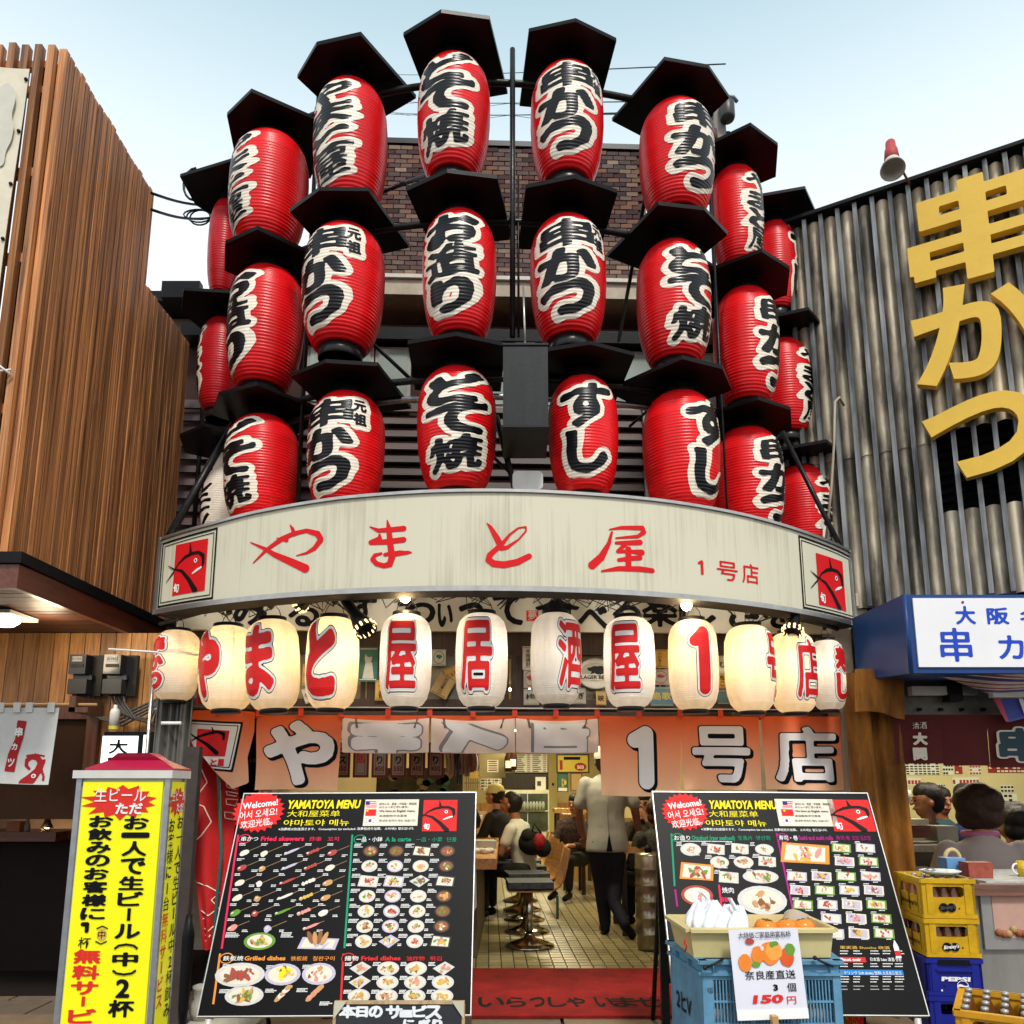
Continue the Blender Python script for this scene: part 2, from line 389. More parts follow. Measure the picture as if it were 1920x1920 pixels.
def strokes(lines):
    """field of brush strokes: polylines of (x, y, radius)"""
    segs = [(np.array(l[i], float), np.array(l[i+1], float)) for l in lines for i in range(len(l)-1)]
    def f(U, Vv):
        r = np.full(U.shape, 9.)
        for a, b in segs:
            d = b[:2]-a[:2]; L = max(1e-9, d@d)
            t = np.clip(((U-a[0])*d[0]+(Vv-a[1])*d[1])/L, 0, 1)
            r = np.minimum(r, np.hypot(U-a[0]-t*d[0], Vv-a[1]-t*d[1])-(a[2]+t*(b[2]-a[2])))
        return r
    return f
def union(*fs):
    return lambda U, Vv: np.minimum.reduce([f(U, Vv) for f in fs])
def poly_field(pts):
    P = np.array(pts, float)
    def f(U, Vv):
        d = np.full(U.shape, 1e9); s = np.ones(U.shape)
        n = len(P)
        for i in range(n):
            a, b = P[i], P[(i+1) % n]; e = b-a; L = max(1e-12, e@e)
            t = np.clip(((U-a[0])*e[0]+(Vv-a[1])*e[1])/L, 0, 1)
            d = np.minimum(d, np.hypot(U-a[0]-t*e[0], Vv-a[1]-t*e[1]))
            c = ((a[1] <= Vv) & (b[1] > Vv)) | ((b[1] <= Vv) & (a[1] > Vv))
            with np.errstate(divide='ignore', invalid='ignore'):
                xx = a[0]+(Vv-a[1])/(b[1]-a[1] if b[1] != a[1] else 1e-12)*(b[0]-a[0])
            s = np.where(c & (U < xx), -s, s)
        return d*s
    return f
def decal(mb, fld, surf, bounds, step, m, off=.002, thr=0., depth=0., smooth=True):
    x0, y0, x1, y1 = bounds
    nx = max(2, int(round((x1-x0)/step))); ny = max(2, int(round((y1-y0)/step)))
    xs = np.linspace(x0, x1, nx+1); ys = np.linspace(y0, y1, ny+1)
    U, Vv = np.meshgrid(xs, ys); D = fld(U, Vv)-thr
    D = np.where(np.abs(D) < 1e-7, 1e-7, D)
    ins = D < 0
    cnt = ins[:-1, :-1].astype(int)+ins[1:, :-1]+ins[:-1, 1:]+ins[1:, 1:]
    vid = {}; vs = []; fs = []
    def vert(key, u, v):
        if key not in vid: vid[key] = len(vs); vs.append((u, v))
        return vid[key]
    for j, i in zip(*np.nonzero(cnt)):
        cs = [(i, j), (i+1, j), (i+1, j+1), (i, j+1)]; poly = []
        for k in range(4):
            a = cs[k]; b = cs[(k+1) % 4]; da = D[a[1], a[0]]; db = D[b[1], b[0]]
            if da < 0: poly.append(vert(a, xs[a[0]], ys[a[1]]))
            if (da < 0) != (db < 0):
                t = da/(da-db)
                poly.append(vert((min(a, b), max(a, b)), xs[a[0]]+t*(xs[b[0]]-xs[a[0]]), ys[a[1]]+t*(ys[b[1]]-ys[a[1]])))
        if len(poly) > 2: fs.append(poly)
    if not fs: return
    pts = [surf.p(u, v, off+depth) for u, v in vs]
    mb.add(pts, fs, m, smooth and not depth)
    if depth:
        ed = {}
        for f in fs:
            for k in range(len(f)): ed[(f[k], f[(k+1) % len(f)])] = 1
        back = [surf.p(u, v, off) for u, v in vs]
        mb.add(pts+back, [(a, a+len(pts), b+len(pts), b) for (a, b) in ed if (b, a) not in ed], m, False)
def text(mb, s, surf, u, v, size, m, al='l', bold=0., sxx=1., shear=0., rot=0., off=.003, res=2, width=None):
    vs, ts = text_tris(s, bold, res)
    if not len(ts): return
    lo, hi = vs.min(0), vs.max(0)
    if width: sxx = width/((hi[0]-lo[0])*size)
    x = (vs[:, 0]-lo[0])*size*sxx; y = vs[:, 1]*size
    w = (hi[0]-lo[0])*size*sxx
    x = x-{'l': 0, 'c': w/2, 'r': w}[al]+y*shear
    c, q = math.cos(rot), math.sin(rot)
    mb.add([surf.p(u+a*c-b*q, v+a*q+b*c, off) for a, b in zip(x, y)], ts, m)
def vtext(mb, s, surf, u, v, size, m, pitch=1., bold=.02, off=.003, sxx=1., du=0.):
    for k, ch in enumerate(s):
        if ch != ' ': text(mb, ch, surf, u+du*k, v-(k+1)*size*pitch+size*.1, size, m, 'c', bold, sxx, off=off)
def prect(mb, surf, x0, y0, x1, y1, m, off=.002):
    """flat print: a rectangle given by its corners in surface units"""
    mb.add([surf.p(x0, y0, off), surf.p(x1, y0, off), surf.p(x1, y1, off), surf.p(x0, y1, off)], [(0, 1, 2, 3)], m)
def pell(mb, surf, u, v, a, b, m, off=.002, n=14, rot=0., jag=0.):
    c, s = math.cos(rot), math.sin(rot); pts = []
    for k in range(n):
        w = 2*math.pi*k/n; q = 1+jag*random.uniform(-1, 1)
        x, y = a*q*math.cos(w), b*q*math.sin(w); pts.append(surf.p(u+x*c-y*s, v+x*s+y*c, off))
    mb.add(pts, [list(range(n))], m)
def ppoly(mb, surf, pts, m, off=.002):
    mb.add([surf.p(u, v, off) for u, v in pts], [list(range(len(pts)))], m)
def solid_text(mb, ch, surf, x0, y0, w, h, m, bold=.03, off=.05, depth=.075):
    """a crisp letter cut from a thick sheet"""
    vs, ts = text_tris(ch, bold, 5); lo, hi = vs.min(0), vs.max(0)
    P = [((x-lo[0])/(hi[0]-lo[0])*w+x0, (y-lo[1])/(hi[1]-lo[1])*h+y0) for x, y in vs]
    ts = [t if (P[t[1]][0]-P[t[0]][0])*(P[t[2]][1]-P[t[0]][1])-(P[t[1]][1]-P[t[0]][1])*(P[t[2]][0]-P[t[0]][0]) > 0 else t[::-1] for t in ts]
    a = [surf.p(u, v, off+depth) for u, v in P]; b = [surf.p(u, v, off) for u, v in P]; n = len(P)
    ed = {(t[k], t[(k+1) % 3]) for t in ts for k in range(3)}
    mb.add(a+b, ts+[(i, i+n, j+n, j) for i, j in ed if (j, i) not in ed], m)
# ---------------------------------------------------------------- the materials of this place
mat('black_paint', (.006, .006, .007), .45, spec=.15, var=.3, vs=9, bump=.12, bs=40, dirt=.0)
mat('hood_board', (.004, .0035, .0035), .34, var=.35, vs=4, spec=.16, bump=.08, bs=20)
mat('pipe_paint', (.010, .010, .011), .35, spec=.25, var=.5, vs=25, bump=.2, bs=60)
mat('pipe_steel', (.3, .3, .3), .4, 1., var=.3, vs=30)
mat('red_vinyl', (.86, .008, .012), .27, var=.07, vs=5, spec=.33)
mat('red_vinyl_old', (.60, .010, .018), .36, var=.16, vs=6)
vary('red_vinyl', .88, 1.06); vary('red_vinyl_old', .85, 1.0)
mat('letter_black', (.004, .004, .006), .28, var=0, spec=.3)
mat('letter_cream', (.93, .84, .70), .4, var=.08, vs=14)
mat('collar_black', (.014, .014, .016), .3, var=.2)
mat('sign_red', (.66, .010, .014), .45, var=.05, spec=.15)
mat('print_black', (.006, .006, .007), .5, var=0, spec=.12)
mat('print_white', (.82, .82, .80), .5, var=0)
mat('white_plastic', (.72, .71, .67), .35, var=.06, vs=9, dirt=.15)
mat('rim_metal', (.42, .42, .40), .34, .9, var=.15, vs=12)
streaked('sign_cream', (.64, .61, .46), (.30, .26, .16), .65, 26., .38, 0, .45, (.60, .80))
mat('soffit_black', (.012, .011, .010), .7, var=.3)
# ---------------------------------------------------------------- ground and street
def ground():
    mb = MB(); mb.add([(-400, -200, 0), (400, -200, 0), (400, 600, 0), (-400, 600, 0)], [(0, 1, 2, 3)], mat('asphalt', (.075, .072, .068), .85, var=.25, vs=3, bump=.6, bs=120, dirt=.2))
    mb.build('ground', kind='structure')
    # stone pavers in front of the shops: separate slabs, joints between
    pm = perobj_mat('paver_stone', [(.15, .10, .055), (.21, .145, .085), (.12, .09, .06), (.18, .13, .085)], .75, 14, .5, .3)
    base = MB(); base.bbox((-6.5, 2.6, 0), (6.5, 6.0, .02), 'joint_dark' if 'joint_dark' in MATS else mat('joint_dark', (.03, .027, .024), .9, var=.3))
    pv = base.build('pavement', kind='structure')
    me = None
    for r in range(10):
        for c in range(22):
            x = -6.3+c*.6+(r % 2)*.3; y = 2.78+r*.33
            if y > 5.85: continue
            if me is None:
                b = MB(); b.box((0, 0, .012), (.588, .318, .024), pm, taper=.985); o = b.build('paver', pv, local=True); me = o.data
            else:
                o = bpy.data.objects.new('paver', me); COL.objects.link(o); o.parent = pv
            o.location = (x, y, .018+random.uniform(0, .004))
ground()

# ---------------------------------------------------------------- curved fascia sign
ZB = at(947, 1105, 4.35).z
eA = atz(290, 1150, ZB); eC = atz(1604, 1173, ZB); eB = atz(947, 1105, ZB)
ARC = Arc((eA.x, eA.y), (eB.x, eB.y), (eC.x, eC.y))
_top = [(292, 1014), (330, 1001), (400, 981), (470, 962), (560, 945), (640, 933), (720, 926), (800, 921), (870, 919), (947, 919), (1020, 921), (1090, 925), (1160, 930), (1240, 938), (1320, 950), (1400, 966), (1460, 982), (1520, 1002), (1570, 1022), (1598, 1037)]
_tu = [ARC.uv(*p) for p in _top]
def ztop(u): return float(np.interp(u, [q[0] for q in _tu], [q[1] for q in _tu]))
def fascia():
    t = thing('fascia_sign', 'long curved cream fascia sign with red brush lettering above the entrance', 'shop sign', (0, 5.0, ZB))
    n = 72; u0, u1 = ARC.u0, ARC.u1; th = .16
    mb = MB(); mb.sheet(lambda a, b: ARC.p(u0+(u1-u0)*a, ZB+.012+(ztop(u0+(u1-u0)*a)-ZB-.02)*b), n, 6, 'sign_cream'); mb.build('face_panel', t)
    mb = MB()   # top, bottom and end returns, back sheet
    mb.sheet(lambda a, b: ARC.p(u0+(u1-u0)*a, ztop(u0+(u1-u0)*a)+.004, .014-(th)*b), n, 1, 'rim_metal')
    mb.sheet(lambda a, b: ARC.p(u0+(u1-u0)*a, ztop(u0+(u1-u0)*a)-.014+.018*b, .014), n, 1, 'rim_metal')
    mb.sheet(lambda a, b: ARC.p(u0+(u1-u0)*a, ZB-.012+.03*b, .016), n, 1, 'rim_metal')
    mb.build('rim', t)
    mb = MB()
    mb.sheet(lambda a, b: ARC.p(u0+(u1-u0)*(1-a), ZB-.012, .016-(th)*b), n, 1, 'soffit_black')
    mb.sheet(lambda a, b: ARC.p(u1-(u1-u0)*a, ZB-.012+(ztop(u1-(u1-u0)*a)-ZB+.014)*b, -th+.014), n, 1, 'soffit_black')
    mb.build('back_casing', t)
    for u in (u0, u1):
        mb = MB(); s = -1 if u == u0 else 1
        a, b = ARC.p(u, ZB-.012, .018), ARC.p(u, ztop(u)+.006, .018); c, d = ARC.p(u, ztop(u)+.006, -th), ARC.p(u, ZB-.012, -th)
        nn = ((b-a).cross(d-a)).normalized(); 
        if nn.x*s < 0: nn = -nn
        mb.slab([a, b, c, d] if ((b-a).cross(c-a)).dot(nn) > 0 else [d, c, b, a], nn, .02, 'rim_metal'); mb.build('end_cap', t)
    def S(*pts): return [(*ARC.uv(x, y), r*.0036) for x, y, r in pts]
    ya = strokes([S((470, 1017, 1), (497, 1029, 3), (515, 1040, 4.5), (545, 1053, 6), (573, 1066, 7)), S((475, 1056, 1), (500, 1031, 3.2), (528, 1011, 4.5), (550, 1001, 4), (575, 995, 3.5), (596, 1001, 5), (602, 1012, 5), (590, 1028, 4), (575, 1037, 2.2), (556, 1042, .8)), S((544, 984, .8), (549, 992, 3), (552, 1002, 3.5)), S((519, 1009, .8), (538, 1013, 3.5))])
    ma = strokes([S((694, 988, 1), (710, 995, 3.5), (735, 993, 4), (757, 991, 4.5)), S((695, 1017, 3.6), (712, 1010, 4), (712, 1003, 2)), S((696, 1018, 3.5), (725, 1016, 4.5), (757, 1012, 4.5)), S((726, 975, .8), (729, 990, 4), (732, 1020, 5), (735, 1045, 5.5), (731, 1058, 5), (720, 1061, 4), (706, 1057, 4), (699, 1049, 4), (703, 1041, 3), (715, 1038, 2.2)), S((722, 1040, 3), (750, 1036, 3.5), (771, 1036, 1.5)), S((735, 1040, 4), (765, 1036, 3))])
    to = strokes([S((913, 981, .8), (920, 989, 3), (932, 1010, 5), (940, 1026, 5)), S((986, 988, 1.4), (972, 990, 1.4), (955, 1003, 2), (945, 1016, 3), (930, 1030, 4), (918, 1041, 4.5), (916, 1050, 5), (926, 1057, 5.5), (945, 1059, 5.5), (970, 1054, 5.2), (992, 1043, 4.5)), S((986, 988, 1.4), (986, 996, 1.5), (972, 1012, 1.4), (950, 1027, 3), (940, 1028, 4))])
    oku = strokes([S((1142, 993, 1), (1165, 989.5, 3), (1204, 990, 4), (1207, 998, 4), (1196, 1006, 3), (1155, 1009, 1.5)), S((1147, 998, 2), (1141, 1020, 3.5), (1127, 1045, 6), (1110, 1060, 6.5)), S((1155, 1018, 2.5), (1180, 1018, 4), (1200, 1017, 4.5)), S((1173, 1020, 3.5), (1158, 1034, 3), (1180, 1034, 2.6), (1203, 1036, 5)), S((1160, 1050, 3), (1182, 1047, 4), (1200, 1046, 4)), S((1178, 1030, 5), (1178, 1066, 5)), S((1128, 1071, 1.5), (1160, 1066, 4), (1200, 1067, 4.5), (1223, 1070, 4))])
    for f, (x0, y0, x1, y1) in ((ya, (466, 980, 608, 1080)), (ma, (688, 970, 776, 1068)), (to, (906, 976, 1002, 1068)), (oku, (1098, 983, 1230, 1078))):
        mb = MB(); a, b = ARC.uv(x0, y1), ARC.uv(x1, y0); decal(mb, f, ARC, (a[0], min(a[1], ARC.uv(x1, y1)[1]), b[0], max(b[1], ARC.uv(x0, y0)[1])), .0045, 'sign_red', .003); mb.build('brush_character', t)
    for ch, (x0, y0, x1, y1) in (('1', (1309, 1051, 1319, 1077)), ('号', (1345, 1056, 1382, 1086)), ('店', (1392, 1060, 1421, 1092))):
        mb = MB(); a, b = ARC.uv(x0, y1), ARC.uv(x1, y0)
        decal(mb, glyph(ch, a[0], a[1], b[0]-a[0], b[1]-a[1], .0012), ARC, (a[0]-.01, a[1]-.01, b[0]+.01, b[1]+.01), .0035, 'sign_red', .003); mb.build('small_character', t)
    for (fx0, fx1, sx0, sx1, q) in ((301, 403, 324, 384, 0), (1501, 1596, 1534, 1583, 1)):
        mb = MB()
        L, Rr = ARC.uv(fx0, 1075)[0], ARC.uv(fx1, 1075)[0]; zb = ZB+.03; zt = min(ztop(L+.03), ztop(Rr-.03))-.03
        topf = lambda u: ztop(u)-.035
        for off_, k in ((0, .013), (.026, .006)):
            a, b = L+off_, Rr-off_
            for (ua, ub, f0, f1) in ((a, b, lambda u: zb+off_, lambda u: zb+off_+k), (a, b, lambda u: topf(u)-off_-k, lambda u: topf(u)-off_), (a, a+k, lambda u: zb+off_, lambda u: topf(u)-off_), (b-k, b, lambda u: zb+off_, lambda u: topf(u)-off_)):
                mb.sheet(lambda x, y: ARC.p(ua+(ub-ua)*x, f0(ua+(ub-ua)*x)*(1-y)+f1(ua+(ub-ua)*x)*y, .003), 8, 1, 'print_black')
        c = ARC.uv(sx0, 1108)[0]; d = ARC.uv(sx1, 1108)[0]; xm = (sx0+sx1)/2; z0 = ARC.uv(xm, 1112 if not q else 1139)[1]; z1 = ARC.uv(xm, 1017 if not q else 1046)[1]
        logo(mb, ARC, c, z0, d-c, z1-z0, True); mb.build('logo_panel', t)
def logo(mb, surf, u, v, w, h, tails=False, off=.003, red='sign_red', blk='print_black', frame_white=None):
    """red square with a black brush ya shaped like a fish, white eye, mouth and small character"""
    ns = 4
    mb.sheet(lambda a, b: surf.p(u+w*a, v+h*b, off), ns, 2, red)
    S = lambda pts: [(u+x*w, v+y*h, r*w) for x, y, r in pts]
    l = [S([(-.02, .53, .012), (.27, .45, .035), (.5, .27, .05), (.72, .03, .07)]), S([(0, .47, .012), (.15, .62, .02), (.35, .72, .035), (.55, .76, .035), (.75, .76, .035), (.89, .68, .05), (.91, .55, .04), (.88, .45, .02)]), S([(.47, .99, .006), (.5, .80, .04)])]
    if tails: l += [S([(-.22, .62, .008), (-.02, .53, .02)]), S([(-.25, .28, .008), (0, .47, .02)])]
    x0 = u-.3*w if tails else u
    decal(mb, strokes(l), surf, (x0, v, u+w, v+h), w*.022, blk, off+.0018)
    decal(mb, strokes([S([(.60, .36, .012), (.74, .42, .028), (.87, .46, .018)])]), surf, (u, v, u+w, v+h), w*.022, 'print_white', off+.0025)
    pell(mb, surf, u+.68*w, v+.61*h, .05*w, .05*w, 'print_white', off+.0022); pell(mb, surf, u+.68*w, v+.61*h, .024*w, .024*w, blk, off+.0032)
    a = .17*w; decal(mb, glyph('旬', u+.04*w, v+.05*h, a, a*1.15, .006*w), surf, (u+.01*w, v+.02*h, u+.26*w, v+.05*h+a*1.3), w*.016, 'print_white', off+.0025)
fascia()

# ---------------------------------------------------------------- the tower of red lanterns
RN, HN = .245, .84
def rz_red(v):
    t = min(1, max(0, v/HN))
    r = float(np.interp(t, [0, .035, .10, .2, .34, .5, .66, .78, .88, .95, 1], [.60, .70, .80, .895, .965, 1, 1, .975, .89, .76, .60]))*RN
    return r + .0018*math.sin(2*math.pi*t*38)
RED = Barrel(RN, rz_red)
def red_body(m):
    mb = MB(); n = 152
    mb.lathe([(rz_red(HN*k/n), HN*k/n) for k in range(n+1)], m, n=40); return mb
BODY = {}
TXT = {}
def red_text(key):
    """black brush characters with a cream edge, wrapped on the ribs: key = (column, small side column)"""
    if key in TXT: return TXT[key]
    main, side = key
    n = len(main); top, bot = HN*.885, HN*.10; cellh = (top-bot)/n; w = .36
    fs = []; 
    for i, ch in enumerate(main):
        hh = cellh*(.90 if ch not in 'つりし' else .84); y = top-cellh*(i+.5)-hh/2; ww = w*(1 if ch not in 'しり1' else .8)
        fs.append(glyph(ch, -ww/2-(.045 if side else 0), y, ww, hh, DENSE.get(ch, 0)*1.3))
    fld = union(*fs)
    bold = .019 if n <= 3 else .012
    mbs = []
    f0 = fld; fld = lambda U, Vv: f0(U+.006*np.sin(Vv*31+1), Vv-.13*U+.006*np.sin(U*23+Vv*9))-.0035*np.sin(U*37+Vv*23)
    if side:
        sf = union(*[glyph(ch, .150, HN*.77-k*.105, .08, .082) for k, ch in enumerate(side)])
        both = lambda U, Vv: np.minimum(fld(U, Vv)-bold, sf(U, Vv)-.005)
    else: both = lambda U, Vv: fld(U, Vv)-bold
    bx = (-.29, .015, .29, HN*.97)
    mb = MB(); decal(mb, both, RED, bx, .0068, 'letter_cream', .0018, thr=.033)
    decal(mb, both, RED, bx, .0060, 'letter_black', .0034)
    o = mb.build('lettering'); TXT[key] = o.data; bpy.data.objects.remove(o); return TXT[key]
def hood_mesh():
    mb = MB(); w = .305; pts = [(-w, -.235), (0, -.345), (w, -.235), (w*.98, .37), (-w*.98, .37)]
    T = [V((x, y, .014)) for x, y in pts]; mb.slab(T, (0, 0, 1), .028, 'hood_board')
    return mb
LR = {}
LANT = []
def red_lantern(box, Y, yaw, key, label, old=False, faded=False, zs=1.):
    x0, x1, y0, y1 = box; cx = (x0+x1)/2
    zt, zb = at(cx, y0, Y-.12).z, at(cx, y1, Y-.12).z
    m = at(cx, (y0+y1)/2, Y)
    dia = (x1-x0)*zc(m)/F; s = dia/2/(RN*1.01); h = zt-zb
    t = thing('red_lantern', label, 'lantern', (m.x, Y, zb), group='big red lanterns of the tower')
    t.rotation_euler = (R(random.uniform(-1.2, 1.2)), R(random.uniform(-1.2, 1.2)), yaw); t.scale = (s, s, h/HN)
    mk = 'letter_cream' if faded else ('red_vinyl_old' if old else 'red_vinyl')
    if mk not in BODY:
        o = red_body(mk).build('body', t, local=True); BODY[mk] = o.data
    else:
        o = bpy.data.objects.new('body', BODY[mk]); COL.objects.link(o); o.parent = t
    if key:
        o = bpy.data.objects.new('lettering', red_text(key)); COL.objects.link(o); o.parent = t
    if 'bc' not in LR:
        mb = MB(); mb.lathe([(.128, -.075), (.132, -.07), (.132, .0), (.118, .004), (.118, -.075)], 'collar_black', n=28, capb=False, capt=False); mb.lathe([(.118, -.03), (.0, -.03)], 'black_paint', n=28); LR['bc'] = mb.build('bottom_collar', t, local=True).data
        mb = MB(); mb.lathe([(.148, HN-.006), (.148, HN+.01), (.105, HN+.012), (.105, HN+.10)], 'collar_black', n=28, capb=False); LR['tc'] = mb.build('top_collar', t, local=True).data
        hd = hood_mesh().build('hood', t, local=True); LR['hood'] = hd.data
    else:
        for k, nme in (('bc', 'bottom_collar'), ('tc', 'top_collar'), ('hood', 'hood')):
            o = bpy.data.objects.new(nme, LR[k]); COL.objects.link(o); o.parent = t
        hd = o
    hd.location = (0, 0, HN+.105)
    hd.scale = (1/s*1.0, 1/s*1.0, 1)
    LANT.append((m.x, Y, zt+.09*h/HN, zb, yaw))
    return t
KU, YA, DO, OT, SU = ('串かつ', '元祖'), ('やまと屋', ''), ('どて焼', ''), ('お造り', ''), ('すし', '')
K0 = ('串かつ', '')
rl = [
 # row 1
 ((782, 918, 103, 312), 4.84, -12, DO, 'red lantern lettered dote-yaki in black, top tier, just left of the centre pole'),
 ((993, 1130, 117, 320), 4.88, 6, KU, 'red lantern with three large and two small characters, top tier, right of the pole'),
 ((593, 730, 150, 372), 4.98, -32, YA, 'red lantern with four stacked black characters, top tier, second to the left of the pole'),
 ((1196, 1335, 190, 385), 5.08, 30, K0, 'red lantern lettered in black towards the right edge, top tier, below the utility pole'),
 ((432, 575, 248, 448), 5.32, -60, YA, 'red lantern turned left with lettering on its edge, top tier, beside the dark leftmost one'),
 ((1330, 1428, 305, 485), 5.55, 55, YA, 'red lantern with white-edged lettering wrapping its right side, top tier, under the fifth hood'),
 ((392, 452, 365, 535), 5.95, -110, None, 'half hidden darker red lantern, top tier, outermost left beside the looped cable'),
 ((1412, 1492, 408, 570), 6.15, 75, SU, 'half hidden red lantern, top tier, outermost right against the ribbed wall'),
 # row 2
 ((793, 932, 396, 620), 4.84, -10, OT, 'red lantern lettered o-tsukuri in black, middle tier, just left of the centre pole'),
 ((995, 1138, 405, 625), 4.88, 5, KU, 'red lantern with three large and two small characters, middle tier, right of the pole'),
 ((568, 720, 423, 640), 4.98, -20, KU, 'red lantern lettered kushikatsu with two small characters, middle tier, second left'),
 ((1192, 1330, 452, 668), 5.08, 28, DO, 'red lantern lettered dote-yaki, middle tier, second right of the centre pole'),
 ((428, 567, 500, 715), 5.32, -50, OT, 'red lantern turned left with a large black collar underneath, middle tier, third left'),
 ((1335, 1455, 537, 745), 5.55, 55, K0, 'red lantern with lettering on its right side, middle tier, third right of the pole'),
 ((373, 460, 592, 760), 5.95, -85, OT, 'half hidden darker red lantern, middle tier, outermost left before the pale wall'),
 ((1418, 1522, 632, 805), 6.15, 68, YA, 'half hidden red lantern with black lettering on its edge, middle tier, outermost right'),
 # row 3
 ((783, 932, 690, 912), 4.84, 3, DO, 'red lantern lettered dote-yaki in black, lowest tier, left of the black bracket box'),
 ((1028, 1160, 703, 918), 4.90, 4, SU, 'red lantern lettered sushi in two big characters, lowest tier, right of the black bracket box'),
 ((577, 720, 735, 948), 4.98, -14, KU, 'red lantern lettered kushikatsu with two small characters, lowest tier, second left'),
 ((1207, 1350, 735, 955), 5.08, 45, SU, 'red lantern with two big characters on its right edge, lowest tier, second right'),
 ((425, 562, 778, 975), 5.32, -42, DO, 'red lantern turned left lettered dote-yaki, lowest tier, above the left sign logo'),
 ((1335, 1467, 803, 1000), 5.55, 50, K0, 'red lantern lettered on its right half, lowest tier, third right above the sign'),
 ((378, 452, 845, 1010), 5.95, -55, ('ホルモン', ''), 'lantern almost covered in cream and black lettering, lowest tier, outermost left behind the stay pipe'),
 ((1450, 1560, 873, 1045), 6.15, 66, YA, 'red lantern crossed by the slanting stay pipe, lowest tier, outermost right'),
]
for i, (box, Y, yaw, key, lb) in enumerate(rl):
    red_lantern(box, Y, R(yaw), key, lb, old=('darker' in lb), faded=('cream' in lb))
def rack():
    t = thing('lantern_rack', 'black pipe rack with curved rails carrying the tower of red lanterns', 'rack', (0, 5.3, ZB))
    order = [6, 4, 2, 0, 1, 3, 5, 7]
    for row in range(3):
        L = [LANT[row*8+k] for k in order]
        zz = sorted(l[2] for l in L)[4] + .04
        pts = [(-2.35, 6.5, zz)]+[(l[0], l[1]+.10, zz) for l in L]+[(2.6, 6.7, zz)]
        # smooth through the posts
        P = [V(p) for p in pts]; path = []
        for i in range(len(P)-1):
            a, b, c, d = P[max(i-1, 0)], P[i], P[i+1], P[min(i+2, len(P)-1)]
            for k in range(5):
                q = k/5; path.append(.5*((2*b)+(c-a)*q+(2*a-5*b+4*c-d)*q*q+(3*b-a-3*c+d)*q**3))
        path.append(P[-1])
        mb = MB(); mb.tube(path, .024, 'pipe_paint', 10); mb.build('rail', t)
        if row == 2:
            mb = MB(); mb.tube([p+V((0, .12, -.07)) for p in path], .022, 'pipe_steel', 10); mb.build('rail', t)
    # posts
    for px, ya, yb, Y, r in ((961, 92, 632, 4.86, .019), (972, 330, 632, 4.93, .008), (576, 178, 935, 5.22, .008), (578, 180, 935, 5.35, .016), (1350, 430, 960, 5.32, .008), (1343, 180, 960, 5.45, .016), (380, 540, 1000, 6.3, .02), (1500, 470, 1010, 6.5, .02)):
        a = at(px, (ya+yb)/2, Y); z1, z0 = at(px, ya, Y).z, at(px, yb, Y).z-.3
        if px in (961, 972): z0 = at(px, yb, Y).z
        mb = MB(); mb.tube([(a.x, Y, z0), (a.x, Y, z1)], r, 'pipe_paint', 8); mb.build('post', t)
    # stays
    for (p, q, r) in (((440, 790, 5.5), (318, 1004, 5.05), .026), ((1466, 808, 5.75), (1578, 1030, 5.45), .018), ((700, 365, 5.1), (905, 290, 6.8), .016), ((1215, 340, 5.2), (1160, 640, 6.6), .016), ((700, 645, 5.1), (960, 890, 6.6), .014), ((930, 780, 5.0), (965, 915, 4.9), .02), ((1180, 800, 6.4), (1260, 730, 6.0), .012), ((560, 640, 5.3), (520, 560, 6.8), .016), ((1390, 660, 5.6), (1430, 690, 6.3), .02), ((1400, 720, 5.6), (1440, 770, 6.2), .02)):
        mb = MB(); mb.tube([at(*p), at(*q)], r, 'pipe_paint', 8); mb.build('stay', t)
rack()
def bracket_box():
    t = thing('bracket_box', 'tall matt black box hanging between the two lowest middle lanterns', 'box', at(985, 860, 4.5))
    a, b = at(943, 800, 4.42), at(1027, 646, 4.42)
    mb = MB(); mb.bbox((a.x, 4.42, a.z), (b.x, 4.86, b.z), mat('box_black', (.010, .011, .013), .42, var=.45, vs=5, bump=.1, stretch=(3, 3, .5))); 
    mb.build('box_body', t)
    for z in (a.z, b.z): mb = MB(); mb.bbox((a.x-.004, 4.412, z-.006), (b.x+.004, 4.87, z+.006), 'collar_black'); mb.build('edge_strip', t)
    mb = MB(); m = (a.x+b.x)/2
    mb.bbox((m-.06, 4.46, b.z+.006), (m+.06, 4.6, b.z+.035), 'rim_metal'); mb.tube([(m, 4.5, b.z+.03), (m-.01, 4.52, b.z+.45)], .007, 'rim_metal', 6); mb.build('hanger_plate', t)
    mb = MB(); p, q = at(961, 918, 4.7), at(1018, 883, 4.7); r = .03
    pts = []
    for (cx, cz, a0) in ((q.x-r, q.z-r, 0), (p.x+r, q.z-r, 90), (p.x+r, p.z+r, 180), (q.x-r, p.z+r, 270)):
        for k in range(4): w = R(a0+k*30); pts.append((cx+r*math.cos(w), 4.7, cz+r*math.sin(w)))
    mb.slab(pts, (0, -1, 0), .05, 'white_plastic'); single('junction_box', mb, 'small white rounded junction box on top of the curved sign below the black box', 'junction box')
bracket_box()
